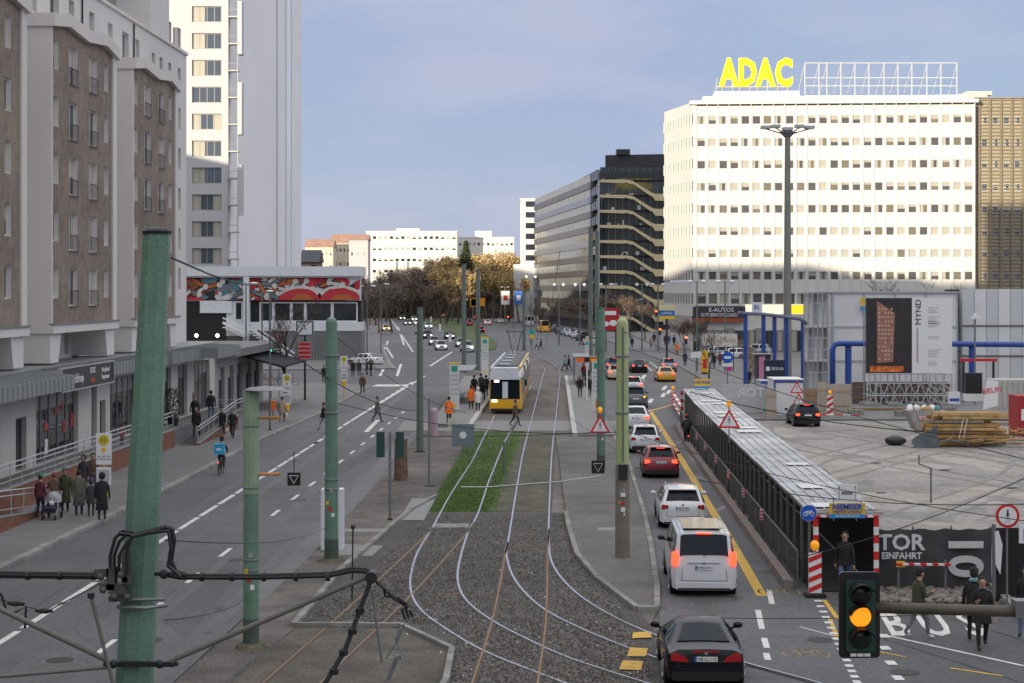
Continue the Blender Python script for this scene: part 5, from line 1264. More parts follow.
# tram stop
T_p = [((449,423),'orange','black','person in orange jacket at the left tram stop beside the tall white column'),((478,411),'white','charcoal','person in white hooded coat standing beside the tram front'),
 ((471,409),'orange','black','person in orange jacket standing between column and tram'),((483,400),'black','black','person in black nearest the tram door'),((486,396),'black','charcoal','person in dark coat next to the tram behind the other in black'),((481,394),'charcoal','black','person in charcoal half hidden beside the tram'),
 ((474,396),'black','navy','person in dark jacket in the shelter at the left stop')]
for (px, py), tp_, lg, lb in T_p: person(lb, pm(px, py, .24), [AWAY,TO,R(40)][hash(lb[-3:]) % 1], 'stand', tp_, lg, coat='mid', hood='hooded' in lb, h=1.72)
person('person in dark clothes walking across the tracks before the tram', pm(515,426), RT, 'walk', 'brown', 'black', coat='jacket', h=1.72)
for (px, py), tp_, lb in (((580,397),'black','person in black, left one of the pair on the right tram platform'),((589,397),'black','person in black, right one of the pair on the right tram platform'),((587,385),'charcoal','person in dark coat behind the pair on the right tram platform'),((584,381),'red','person in red jacket under the orange stop display')):
    person(lb, pm(px, py, .24), TO, 'stand', tp_, 'black', coat='jacket', h=1.75)
for (px, py), tp_, lb in (((565,371),'teal','person in teal and red crossing beyond the tracks'),((569,371),'black','person in black crossing beyond the tracks'),((537,350),'lightgrey','person in pale top crossing behind the tram'),((541,350),'navy','person in navy crossing behind the tram')):
    person(lb, pm(px, py), LT, 'walk', tp_, 'charcoal', coat='jacket', h=1.75)
R_p = [((632,348),'black'),((651,348),'beige'),((654,343),'black'),((665,345),'maroon'),((669,345),'blue'),((674,346),'black'),((677,355),'orange'),((685,366),'navy'),((714,368),'black'),((749,387),'navy'),((760,352),'charcoal'),((720,366),'maroon')]
ds = ['standing alone at the far crossing right of the pale green pole','in the far crossing crowd, farthest left','at the far crossing beside the signal pole','at the far crossing under the yellow billboard','at the far crossing right of the maroon coat','at the far crossing before the striped shopfront','standing before the far crossing, nearest of the far crowd','walking by the kerb right of the yellow saloon','walking on the right pavement beyond the round blue sign','walking on the right pavement beside the blue pipes','by the parked cars before the white office','close behind another walker on the right pavement']
for ((px, py), tp_), d in zip(R_p, ds): person(f'person in {tp_} {d}', pm(px, py, .12), TO if px % 2 else AWAY, 'walk', tp_, 'black', coat='mid', h=1.74)
# cyclists
def cyclist(lb, bl, px, py, top, legs, hat, rz, box=None, bag=None, z=0, bcol=None):
    p = pm(px, py, z); bicycle('bicycle', bl, p, rz, bcol or DARK, True)
    person(lb, p, rz, 'cycle', top, legs, hat=hat, bag=bag, h=1.72, coat=None)
    if box:
        d = Vector((math.sin(-rz)*-.55*-1, 0, 0)); t = thing('delivery_box', 'sky blue food delivery box on the back of the cyclist in the left road', 'box', (p[0], p[1]-.42, 1.02), rz)
        m = MB(); m.box(-.24,-.2,0,.24,.2,.50); b_ = m.build('box', mat('sky_blue_fabric', (.03,.36,.62), .6, var=.04), t); MB().box(-.12,-.215,.2,.12,-.2,.29).build('label', SWHITE, b_); MB().box(-.25,-.21,.47,.25,.21,.51).build('lid', mat('sky_blue_fabric', (.03,.36,.62)), t)
cyclist('cyclist in black with a sky blue delivery box riding in the left road', 'bicycle under the rider with the sky blue box', 221,474, 'black','charcoal','black', 0, box=True)
cyclist('cyclist in black with red helmet and dark backpack beside the covered walkway', 'bicycle under the rider with the red helmet', 687,446, 'black','black','red', 0, bag=('back','charcoal'))
# ================================================================ TREES
BARK = mat('bark', (.09,.075,.06), .95, var=.3, scale=4)
def tree_meshes(seed, h_, spread, leafcols, nleaf, lsize, twigs=True, crown0=.25, dens=1):
    r_ = random.Random(seed); tr = MB(); tips = []
    def grow(p, d, L_, r, lv):
        n = 3; pts = [p]; q = p
        for i in range(n):
            d = (d+Vector((r_.uniform(-.18,.18), r_.uniform(-.18,.18), r_.uniform(-.02,.12)))).normalized(); q = q+d*L_/n; pts.append(q)
        tr.tube(pts, [r, r*.85, r*.7, r*.5], 6 if lv < 2 else 3)
        if lv >= 2: tips.extend(pts[1:])
        if lv < 4:
            for k in range(r_.choice((3,4)) if lv < 3 else 3):
                a = r_.uniform(0, 6.28); t = Vector((math.cos(a), math.sin(a), r_.uniform(.25,.9)))*spread
                grow(pts[r_.choice((1,2,3)) if lv else r_.choice((2,3))], (d*.6+t).normalized(), L_*r_.uniform(.55,.75), r*.5, lv+1)
    grow(Vector((0,0,0)), Vector((0,0,1)), h_*.42, h_*.018, 0)
    cr = MB()
    for i in range(nleaf):
        p = r_.choice(tips)+Vector((r_.gauss(0,1), r_.gauss(0,1), r_.gauss(0,.8)))*h_*.035
        a = Vector((r_.gauss(0,1), r_.gauss(0,1), r_.gauss(0,1))).normalized()*lsize*r_.uniform(.5,1.3); b = a.cross(Vector((r_.gauss(0,1), r_.gauss(0,1), r_.gauss(0,1)))).normalized()*lsize*r_.uniform(.3,.9)
        cr.add([p-a, p+b, p+a, p-b], [(0,1,2,3)], r_.randrange(len(leafcols)))
    if twigs:
        for i in range(int(700*dens)):
            p = r_.choice(tips); d = Vector((r_.gauss(0,1), r_.gauss(0,1), abs(r_.gauss(0,1)))).normalized()*h_*r_.uniform(.04,.09); s_ = d.cross(Vector((0,0,1))).normalized()*h_*.0016
            cr.add([p-s_, p+s_, p+d], [(0,1,2)], len(leafcols))
    return tr.mesh('trunk', BARK), cr.mesh('crown', leafcols+[BARK])
LG = [mat('autumn_leaf_a', (.50,.35,.15), .9, var=0), mat('autumn_leaf_b', (.34,.23,.10), .9, var=0), mat('autumn_leaf_c', (.55,.42,.22), .9, var=0)]
LB_ = [mat('twig_brown', (.24,.18,.13), .95, var=0), mat('twig_grey', (.28,.23,.19), .95, var=0), mat('twig_dark', (.13,.10,.08), .95, var=0)]
LGN = [mat('dark_leaf', (.035,.05,.02), .9, var=0), mat('dark_leaf_b', (.06,.075,.03), .9, var=0)]
TMS = {'gold': [tree_meshes(s_, 15, .75, LG, 5200, .26) for s_ in (1,2,3)], 'bare': [tree_meshes(s_, 14, .8, LB_, 3600, .17, dens=2) for s_ in (4,5,6)], 'dark': [tree_meshes(7, 13, .5, LGN, 5200, .28)],
       'small': [tree_meshes(8, 8, .7, [LB_[0]], 60, .05, dens=1.6), tree_meshes(9, 8, .8, [LB_[2]], 60, .05, dens=1.6)], 'haze': [tree_meshes(10, 6, .9, [mat('red_twig', (.12,.06,.045), .95, var=0), LB_[0]], 1800, .07, dens=2)]}
def tree(kind, idx, x, y, h_, label, group=None, rz=0, base=15):
    t = thing('tree', label, 'tree', (x, y, -.03), rz, group); s_ = h_/{'gold':15,'bare':14,'dark':13,'small':8,'haze':6,'conifer':13}[kind]; t.scale = (s_,)*3
    a, b = TMS[kind][idx % len(TMS[kind])]; put('trunk', a, t); put('crown', b, t); return t
rt = random.Random(9)
def trow(kind, pxs, Y, ytop, lab, grp):
    for i, px in enumerate(pxs):
        YY = Y+rt.uniform(-25,25); x = (px-CX)*YY/F; h_ = (ZY(ytop, YY))*rt.uniform(.9,1.08)
        tree(kind, rt.randrange(3), x, YY, h_, f'{lab}, {["farthest left","second from the left","third from the left","fourth from the left","fifth from the left","sixth from the left","seventh from the left","eighth from the left","ninth from the left","tenth from the left","eleventh from the left","twelfth from the left"][i]} of its row', grp, rt.uniform(0,6.28))
trow('bare', [363,374,386,398,411,424,437,448], 520, 265, 'bare grey brown tree beyond the pavilion', 'bare trees beyond the pavilion')
trow('bare', [358,368,379,392], 380, 276, 'bare dark tree just right of the pavilion', 'bare trees beside the pavilion')
trow('gold', [440,452,466,480,492,503,514,523], 560, 251, 'golden brown autumn tree beyond the grass median', 'autumn trees beyond the median')
trow('gold', [446,458,486,498,509,519], 480, 264, 'lower golden autumn tree before the taller ones', 'lower autumn trees')
trow('bare', [405,422,438,455,472], 640, 257, 'tall bare tree before the far white slab', 'tall bare trees before the far slab')
def cone_crown(n_, w0, low, cols, seed, h_=13, lsize=.3):
    r_ = random.Random(seed); m = MB()
    for i in range(n_):
        u = r_.random()**1.5; z = h_*(low+(1-low)*u); rr_ = w0*(1-u*.93)*math.sqrt(r_.random())*r_.uniform(.75,1.1); a = r_.uniform(0,6.28); p = Vector((rr_*math.cos(a), rr_*math.sin(a), z))
        d = Vector((r_.gauss(0,1),r_.gauss(0,1),r_.gauss(0,.6))).normalized()*lsize*r_.uniform(.5,1.2); e = d.cross(Vector((r_.gauss(0,1),r_.gauss(0,1),1))).normalized()*lsize*r_.uniform(.2,.6); m.add([p-d,p+e,p+d,p-e], [(0,1,2,3)], r_.randrange(len(cols)))
    return m.mesh('crown', cols)
TMS['conifer'] = [(MB().tube([(0,0,0),(0,0,13)], [.22,.03], 6).mesh('trunk', BARK), cone_crown(3800, 3.0, .22, LGN, 3))]
def scrub(seed):
    r_ = random.Random(seed); m = MB(); st = MB(); k = [(r_.uniform(-3,3), r_.uniform(-1.5,1.5), r_.uniform(3.5,7.5), r_.uniform(1.2,2.2)) for _ in range(7)]
    for x, y, h_, w_ in k: st.tube([(x*.5,y*.5,0),(x,y,h_*.7)], [.09,.03], 4)
    for i in range(2600):
        x, y, h_, w_ = r_.choice(k); z = h_*r_.random()**.75; p = Vector((x+r_.gauss(0,w_*.5), y+r_.gauss(0,w_*.5), z)); d = Vector((r_.gauss(0,.5),r_.gauss(0,.5),r_.gauss(0,1))).normalized()*r_.uniform(.2,.55); e = d.cross(Vector((r_.gauss(0,1),r_.gauss(0,1),.2))).normalized()*.06
        m.add([p-d,p+e,p+d,p-e], [(0,1,2,3)], r_.randrange(3))
    return st.mesh('stems', BARK), m.mesh('crown', [LB_[0], LB_[2], mat('scrub_brown', (.16,.10,.06), .95, var=0)])
SCR = [scrub(41), scrub(42), scrub(43)]
tree('conifer', 0, (466-CX)*520/F, 520, ZY(241,520), 'dark conifer standing above the golden trees')
tree('small', 0, P(286,0,135).x, 135, 9.5, 'bare dark street tree in front of the painted frieze')
tree('small', 1, P(709,0,167).x, 167, 6.2, 'thin bare tree on the right pavement before the round blue sign')
for i, (px, Y, h_) in enumerate(((540,360,7),(556,350,8),(572,345,8),(588,335,9),(603,330,10),(618,325,10),(630,320,9),(645,310,8),(697,215,6.5),(684,225,6))):
    tree('haze', 0, P(px,0,Y).x, Y, h_, f'leafless reddish brown street tree before the offices, {ordn[i]} from the left'.replace('nearest from', 'first from').replace('second first','second'), 'leafless street trees before the offices', i*1.3)
tree('small', 0, P(1018,0,56).x+3, 56, 5.5, 'bare twiggy tree at the right edge above the prohibition sign')
tree('small', 1, P(880,0,205).x, 205, 12, 'bare tree sticking up behind the white site cabins')
tree('small', 0, P(938,0,205).x, 205, 11, 'second bare tree behind the cabins near the billboard')
for i in range(34):
    px = 350+i*5.2; Y = 575+rt.uniform(-12,12); t = thing('scrub_thicket', f'leafless scrub under the far trees, {i+1}th clump from the left', 'shrub', ((px-CX)*Y/F, Y, -.03), rt.uniform(-.4,.4), 'leafless scrub clumps under the far trees'); s_ = rt.uniform(1.2,1.7); t.scale = (s_, s_, s_)
    a, b = SCR[i % 3]; put('stems', a, t); put('crown', b, t)
for i in range(30):
    px = 352+i*5.9; Y = rt.choice([450,500,545]); 
    if 395 < px < 425 and Y < 520: Y = 560
    tree('haze', 0, (px-CX)*Y/F, Y, rt.uniform(9,13), f'leafless brown thicket tree beyond the road bend, number {i+1} of thirty from the left', 'leafless thicket trees beyond the road bend', rt.uniform(0,6))
# potted shrub and hedge
sh = thing('potted_shrub', 'dark green potted shrub beside the shop doors on the terrace', 'plant', (P(173,0,101).x, 101, 1.0))
m = MB(); m.lathe([(.28,0),(.36,.45),(.33,.5)], (0,0,0), 12); m.build('pot', DARK, sh)
m = MB(); r8 = random.Random(8)
for i in range(900):
    a = r8.uniform(0,6.28); z = r8.uniform(.5,2.2); rr_ = .62*math.sin(min(1,(z-.4)/1.9)*2.9)**.6*r8.uniform(.4,1); p = Vector((rr_*math.cos(a), rr_*math.sin(a), z)); d = Vector((r8.gauss(0,1),r8.gauss(0,1),r8.gauss(0,1))).normalized()*.08; e = d.cross(Vector((0,0,1)))*.6; m.add([p-d,p+e,p+d,p-e], [(0,1,2,3)], r8.randrange(2))
m.tube([(0,0,.4),(0,0,1.6)], .03, 5, 2); m.build('foliage', LGN+[BARK], sh)
hg = thing('hedge', 'brown leafless hedge along the parked cars on the right', 'hedge', (0,0,.12)); m = MB()
pa, pb = Vector(G(739,352)), Vector(G(762,383))
for i in range(5000):
    t_ = r8.random(); p = pa.lerp(pb, t_); s_ = Vector((r8.uniform(-.5,.5), 0, r8.uniform(.0,1.9))); d = Vector((r8.gauss(0,1),r8.gauss(0,1),r8.gauss(0,1))).normalized()*.16; e = d.cross(Vector((0,0,1)))*.35
    q = p+s_; m.add([q-d,q+e,q+d,q-e], [(0,1,2,3)], r8.randrange(2))
m.build('foliage', [LB_[0], LB_[2]], hg)
# ================================================================ POLES, SIGNS, WIRES
def pole(name, label, px, ybase, ytop, r0, r1, m, cat='pole', n=10, cap=True, z0=0, group=None, Y=None, lean=0, arch=False):
    Yb = Y or (H-z0)*F/(ybase-HY); b = P(px, ybase, Yb); b.z = z0; h_ = ZY(ytop, Yb)-z0
    t = thing(name, label, cat, b, 0, group)
    me = MB().lathe([(r0,0),(r0,.02),(r1,h_)], (0,0,0), n).mesh('shaft', m, False)
    if n > 8: sharp(me, 40); me.polygons.foreach_set('use_smooth', [True]*len(me.polygons))
    put('shaft', me, t)
    if cap: MB().lathe([(r1*1.12,h_),(r1*1.12,h_+.03),(r1*.3,h_+.05)], (0,0,0), n).build('cap', DARK if not arch else m, t)
    if arch:
        m_ = MB(); m_.sph((0,0,h_), (r1,r1,r1*1.1), 12, 8); m_.build('rounded_top', m, t, True)
    if n > 6: MB().lathe([(r0*1.6,0),(r0*1.6,.05),(r0*1.1,.09)], (0,0,0), n).build('base_collar', DARK, t)
    t['_h'] = h_
    if m is GPOLE or m is YPOLE:
        for f_ in (.30,.34,.62,.86): MB().lathe([(r0*1.04,h_*f_),(r0*1.07,h_*f_+.01),(r0*1.07,h_*f_+.05),(r0*1.04,h_*f_+.06)], (0,0,0), n).build('steel_band', GREY, t)
        MB().lathe([(r0*1.012,.05),(r0*1.01,.75)], (0,0,0), n).build('grimy_foot', mat('grimy_paint', (.07,.10,.075), .8, var=.3, scale=3), t)
        for k_, (z_, a_) in enumerate(((1.5,.3),(1.9,-.5),(2.3,.1),(1.7,-.1))): MB().box(-.05,-r0-.012,z_,.05,-r0+.01,z_+.12).build('sticker', [SWHITE,YELS,mat('sticker_grey', (.3,.3,.32), .6, var=.1),RED][k_], t).rotation_euler = (0,0,a_)
    return t
# --- the big near pole
np_ = thing('catenary_pole', 'very large green octagonal catenary pole near the viewer at the left, slightly leaning', 'pole', (-4.03,17,0))
m = MB(); b0 = Vector((0,0,0)); tp = Vector((.48,0,9.58))
for z0, z1 in ((0,9.58),):
    o_ = len(m.v)
    for (c, r_) in ((b0,.25),(tp,.138)):
        for j in range(8): a = 2*math.pi*(j+.5)/8; m.v.append((c.x+r_*math.cos(a), c.y+r_*math.sin(a), c.z))
    for j in range(8): m.f.append((j,(j+1)%8,8+(j+1)%8,8+j)); m.m.append(0)
m.build('shaft', GPOLE, np_)
m = MB(); m.lathe([(.145,9.57),(.150,9.60),(.12,9.625),(.02,9.64)], (.48,0,0), 12); m.build('cap', DARK, np_)
def q(px, py, Y=17): p = P(px, py, Y); return Vector((p.x+4.03, p.y-17, p.z))
m = MB(); m.tube([q(146-28,602,17), q(146-28,607,16.76), q(146,608,16.75), q(168,605,16.8)], .02, 5); m.tube([q(122,600,16.8),q(165,599,16.78)], .018, 5); m.build('clamp_band', GREY, np_)
CAB = mat('black_cable', (.012,.012,.014), .55, var=0)
def wpart(parent, name, pts, r, m_=None, n=5): return MB().tube(pts, r, n).build(name, m_ or CAB, parent)
# switch gear on the left side of the pole
sw_ = MB()
for x, y, w_, h_ in ((103,572,14,8),(118,588,16,10),(106,586,10,6),(128,580,8,8),(120,598,20,5),(112,578,8,22),(126,566,6,30)):
    c = q(x,y,16.72); s_ = 16.7/F; sw_.box(c.x-w_*s_/2,c.y-.07,c.z-h_*s_/2,c.x+w_*s_/2,c.y+.07,c.z+h_*s_/2)
for x, y in ((103,590),(114,597),(127,597),(101,577),(121,575)): sw_.sph(tuple(q(x,y,16.62)), .036, 8, 6)
sw_.build('switch_gear', mat('gear_grey', (.08,.08,.075), .6, .2, var=.4, scale=12), np_)
for k, dx in enumerate((0,4,9)):
    wpart(np_, 'cable_loop', [q(110+dx,574,16.7), q(110+dx,556,16.7), q(115+dx,538+dx,16.7), q(123+dx,531+dx*.7,16.7), q(133,533+dx*.4,16.7)], .018)
wpart(np_, 'cable_loop', [q(119,533,16.7), q(136,535,16.7), q(152,531,16.7), q(166,527,16.7), q(172,529,16.7), q(174,540,16.7), q(171,560,16.7), q(176,572,16.7), q(186,575,16.7)], .026)
wpart(np_, 'cable_loop', [q(127,574,16.6), q(127,548,16.6), q(132,537,16.6), q(150,533,16.6), q(168,531,16.6), q(171,548,16.6), q(168,566,16.6), q(180,577,16.6)], .020)
for a_, b_, c_ in ((164,574,.05),(160,664,.045),(172,664,.035),(113,664,.045)): MB().sph(tuple(q(a_,b_,16.72)), c_, 8, 6).bar(q(a_-9,b_,16.76), q(a_+6,b_,16.72), .035).build('bracket', DARK, np_)
MB().bar(q(118,664,16.8), q(172,664,16.7), .05).build('bracket', DARK, np_)
def wire(label, pts, r=.012, name='overhead_wire', cat='wire', m_=None, n=4, sag=0, group=None):
    P_ = [Vector(p) for p in pts]
    if sag and len(P_) == 2:
        a, b = P_; P_ = [a.lerp(b, k/8)-Vector((0,0,sag*4*(k/8)*(1-k/8))) for k in range(9)]
    return tag(MB().tube(P_, r, n).build(name, m_ or CAB), label, cat, group)
# cable bundle running horizontally
t = thing('cable_bundle', 'thick black cable bundle with clamps from the left edge to the hanging bracket', 'cable', (0,17,0)); Bq = lambda x, y, Y=16.8: P(x,y,Y)-Vector((0,17,0))
for dy, r_ in ((-2.3,.016),(0,.022),(2.2,.014)): MB().tube([Bq(-60,574+dy), Bq(100,576+dy)], r_, 6).build('cable', CAB, t)
for dy, r_ in ((-2.0,.016),(.5,.024)): MB().tube([Bq(165,574+dy), Bq(180,577+dy), Bq(262,577+dy), Bq(330,575+dy), Bq(352,570+dy), Bq(366,571+dy), Bq(374,576+dy)], r_, 6).build('cable', CAB, t)
for x in (28,60,93,202,232,264,296,328):
    c = Bq(x, 575.5 if x < 100 else 576.8); MB().tube([c-Vector((.02,0,0)), c+Vector((.02,0,0))], .045, 8).build('clamp', CAB, t)
TUB = mat('arm_tube', (.16,.155,.13), .6, .2, var=.1)
t = thing('bracket_arm', 'long grey diagonal support tube rising right from the big green pole', 'arm', P(168,662,16.8)); o0 = P(168,662,16.8)
MB().tube([Vector((0,0,0)), P(366,577,16.8)-o0], .027, 10).build('tube', TUB, t)
MB().sph(tuple(P(372,576,16.8)-o0), .06, 10, 8).tube([P(372,576,16.75)-o0+Vector((0,-.12,0)), P(372,576,16.75)-o0+Vector((0,.1,0))], .06, 10).build('joint', DARK, t)
t = thing('bracket_arm', 'grey support tube descending from the left edge to the foot of the big green pole', 'arm', P(107,660,16.8)); o0 = P(107,660,16.8)
MB().tube([P(-40,590,16.8)-o0, P(107,660,16.8)-o0], .028, 10).build('tube', TUB, t)
t = thing('bracket_arm', 'nearly level thin grey tube at the bottom left edge', 'arm', P(107,667,16.8)); o0 = P(107,667,16.8)
MB().tube([P(-40,680,16.8)-o0, P(110,667,16.8)-o0], .020, 8).build('tube', TUB, t)
t = thing('bracket_arm', 'thin grey rod leaning up from the bottom beside the big green pole', 'arm', P(115,690,16.6)); o0 = P(115,690,16.6)
MB().tube([P(117,700,16.6)-o0, P(91,596,16.6)-o0], .018, 6).build('tube', TUB, t); MB().tube([P(91,598,16.6)-o0, P(91,593,16.6)-o0], .035, 6).build('end_cap', DARK, t)
t = thing('cable_tails', 'twisted black cable tails hanging from the end of the support tube', 'cable', P(374,578,16.8)); o0 = P(374,578,16.8)
rr_ = random.Random(2)
for k in range(3):
    pts = [P(374,580,16.8)]
    for (x, y) in ((381,586),(388,594),(397,599),(404,602),(407,608)): pts.append(P(x+rr_.uniform(-3,3), y+rr_.uniform(-3,3), 16.8+rr_.uniform(-.05,.05)))
    e = (402+k*4, 617-k*1); pts += [P(e[0],e[1]-8+k*2,16.8), P(e[0]+3,e[1]+2,16.8)]
    MB().tube([p-o0 for p in pts], .014, 5).build('cable', CAB, t)
t = thing('insulator_string', 'dark strut with four black disc insulators hanging down from the support tube joint', 'insulator', P(370,583,16.8)); o0 = P(370,583,16.8)
MB().tube([Vector((0,0,0)), P(345,650,16.8)-o0, P(318,695,16.8)-o0], .028, 6).build('strut', mat('strut_dark', (.05,.055,.065), .5, .3, var=.1), t)
for x, y in ((360,610.5),(352.5,631),(343.5,652),(334,671)):
    c = P(x,y,16.8)-o0; MB().lathe([(.02,-.035),(.045,-.03),(.045,.02),(.015,.04)], tuple(c), 10).build('disc', CAB, t)
t = thing('hanger_rod', 'thin hanging rod with a steel clamp at its lower end beside the corner island', 'rod', P(372,590,16.8)); o0 = P(372,590,16.8)
MB().tube([Vector((0,0,0)), P(382,663,16.8)-o0], .012, 5).build('rod', GREY, t)
m = MB(); m.tube([p-o0 for p in (P(404,624,16.8), P(398,640,16.8), P(386,658,16.8), P(406,660,16.8), P(396,640,16.8))], .010, 5); m.bar(P(401,628,16.8)-o0, P(396,640,16.8)-o0, .03); m.bar(P(398,655,16.8)-o0, P(388,680,16.8)-o0, .045); m.bar(P(394,660,16.7)-o0,P(402,656,16.7)-o0,.05); m.build('clamp', GREY, t)
t = thing('hanger_rod', 'thin vertical dark rod hanging above the left end of the island kerb', 'rod', P(353,527,16.8)); o0 = P(353,527,16.8)
MB().tube([Vector((0,0,0)), P(352,600,16.8)-o0], .008, 5).sph((0,0,0), .025, 6, 5).build('rod', DARK, t)
# wires in the air: pixel ends at chosen distances
W_ = [('thin wire from the big pole top insulator toward the pavilion', (172,258,17),(282,276,60),.012,.3),
 ('thin wire crossing the bottom left lanes at knee height of the picture', (165,540,17),(325,528,57),.008,.2),('wire crossing the left road lanes behind the big pole', (165,620,17),(247,598,43),.008,.1),
 ('wire above the tracks from the pole at the pavement to the tall pale green pole', (332,402,57),(622,432,57),.012,.4),('wire at platform height left of the tram', (420,436,95),(602,432,97),.02,.1),
 ('long wire across the building yard, upper', (690,392,50),(1100,432,46),.014,.5),('long wire across the building yard, middle', (623,430,57),(1100,530,40),.012,.4),('long wire across the building yard, lower', (700,480,40),(1100,500,36),.010,.3),
 ('wire rising right across the covered walkway', (790,560,28),(1100,440,28),.008,.2),('wire crossing the bottom right corner', (720,618,26),(1100,600,26),.006,.1),
 ('wire crossing the yard above the grey gate banner', (620,330,57),(1100,475,36),.012,.4),('span wire in front of the tram between the poles', (332,333,57),(466,412,88),.014,.5),('span wire left of the platform', (258,330,43),(420,410,95),.02,.6),
 ('contact wire above the left track', (508,300,62),(518,352,155),.010,0),('contact wire above the right track', (560,250,60),(545,350,155),.010,0),('span wire above the far crossing', (602,310,97),(478,290,150),.014,.3),
 ('wire from the pale green pole toward the tram stop', (617,450,57),(470,340,115),.010,.2),('wire to the round blue sign', (623,350,57),(728,345,150),.010,.3)]
for lb, a, b, r_, sg_ in W_: wire(lb, [P(*a), P(*b)], r_, sag=sg_)
wire('pale steel pull off wire across the grass to the pale green pole', [P(461,487,56), P(488,487,56), P(556,482,56), P(600,476,56)], .02, m_=LGREY)
for i, (x, y, Y) in enumerate(((430,486,40),(640,118+350,40),(876,463,45),(881,493,40),(945,470,38),(1012,488,36))):
    c = P(x,y,Y); m = MB(); m.tube([c-Vector((.14,0,0)), c-Vector((.05,0,0)), c+Vector((.05,0,0)), c+Vector((.14,0,0))], [.006,.014,.014,.006], 8)
    tag(m.build('wire_insulator', CAB), f'small black wire insulator, {["first","second","third","fourth","fifth","sixth","seventh","eighth"][i]} from the left edge', 'insulator', 'wire insulators')
t = wire('thin wire with two small insulators entering at the left edge above the road', [P(-40,590,19), P(14,603,19), P(46,612,19), P(118,574,17)], .007)
for x, y in ((16,603.5),(44,611)): c = P(x,y,19); MB().tube([c-Vector((.1,0,0)), c-Vector((.03,0,0)), c+Vector((.03,0,0)), c+Vector((.1,0,0))], [.01,.03,.03,.01], 8).build('insulator', CAB, t)
wire('looped black cable at the left edge below the cable bundle', [P(-20,570,17), P(2,596,17), P(6,610,17), P(14,613,17), P(26,607,17), P(25,628,17)], .014)
# small hanging hooks across the yard
t = wire('crooked hanging rod above the building yard', [P(919,455,40), P(919,464,40), P(931,468,40), P(931,503,40)], .016, name='hanger_rod', cat='rod')
# --- green poles
def lit_top(t, r_, z0, z1, m_=YPOLE, n=12): return MB().lathe([(r_,z0),(r_*.98,z1)], (0,0,0), n).build('lit_section', m_, t, False)
p2 = pole('catenary_pole', 'slim green pole with its top painted as if lit and a flat cap plate beside the left road', 251, 648, 391, .20, .185, GPOLE, n=12, cap=False)
h2 = p2['_h']; lit_top(p2, .206, h2*.60, h2, mat('lit_green_paint', (.25,.34,.22), .5, var=.12)); MB().lathe([(.20,h2),(.52,h2+.03),(.40,h2+.09),(.05,h2+.12)], (.35,0,0), 16).build('cap_plate', GREY, p2)  # upper shaft coloured paler to stand for light falling on it
for y in (418,474):
    z = ZY(y,42.9); m = MB(); m.tube([(.2,0,z),(.75,0,z+.02)], .035, 6)
    for k in range(5): m.lathe([(.03,-.03),(.07,0),(.03,.03)], (.25+k*.1,0,z), 8)
    m.build('orange_insulator', mat('amber_insulator', (.50,.20,.02), .3, var=.2), p2)
m = MB(); m.lathe([(.42,0),(.35,.1),(.2,.14)], (0,0,0), 12); m.build('moss', GRASS2, p2)
p3 = pole('catenary_pole', 'green pole with rounded top beside the grey cabinet at the verge', 331.5, 561, 323, .235, .19, GPOLE, n=12, arch=True, cap=False)
MB().lathe([(.5,0),(.4,.08),(.2,.1)], (0,0,0), 12).build('moss', GRASS2, p3)
pole('catenary_pole', 'green pole with pale top standing at the edge of the verge left of the platform', 420, 452, 308, .20, .17, DPOLE, n=10)
p7 = pole('catenary_pole', 'tall pale yellow green pole with rounded top and grey lower half on the right island', 622.5, 560, 324, .22, .20, YPOLE, n=12, arch=True, cap=False)
MB().lathe([(.245,0),(.235,3.2)], (0,0,0), 12).build('grey_lower_sleeve', mat('weathered_sleeve', (.20,.18,.15), .8, var=.15, scale=2), p7)
for z, c, w_, h_ in ((2.72,DARK,.30,.50),(2.15,SWHITE,.16,.12),(1.9,RED,.10,.08),(1.65,SWHITE,.14,.14)): MB().box(-w_/2,-.30,z,w_/2,-.22,z+h_).build('sticker', c, p7)
MB().box(-.03,-.235,3.3,.03,-.20,7.8).build('conduit', DPOLE, p7)
MB().lathe([(.55,0),(.5,.04),(.3,.06)], (0,0,0), 12).build('asphalt_collar', ASPH, p7)
p8 = pole('catenary_pole', 'green pole with flat top left of the pale green pole on the right platform', 601, 470, 308, .21, .20, GPOLE, n=10)
for i, (x, y0, y1, lb) in enumerate(((464,372,264,'left one of the two tall dark poles behind the tram stop'),(478,370,270,'right one of the two tall dark poles behind the tram stop'),(590.5,372,228,'left one of the two tall dark poles right of the tram tracks'),(597,366,232,'right one of the two tall dark poles right of the tram tracks'),(524,350,292,'green pole behind the tram, left of the flags'),(574,372,262,'thin dark pole between tram tracks and dark office'))):
    if i == 5: continue
    pole('catenary_pole', lb, x, y0, y1, .26, .24, DPOLE, n=8)
for x, y, yt, lb in ((408,318,262,'pale tall pole on the far median, right one'),(397,318,262,'pale tall pole on the far median, left one')): pole('far_pole', lb, x, y, yt, .30, .25, mat('pale_pole', (.40,.36,.28), .6, var=.1), n=6)
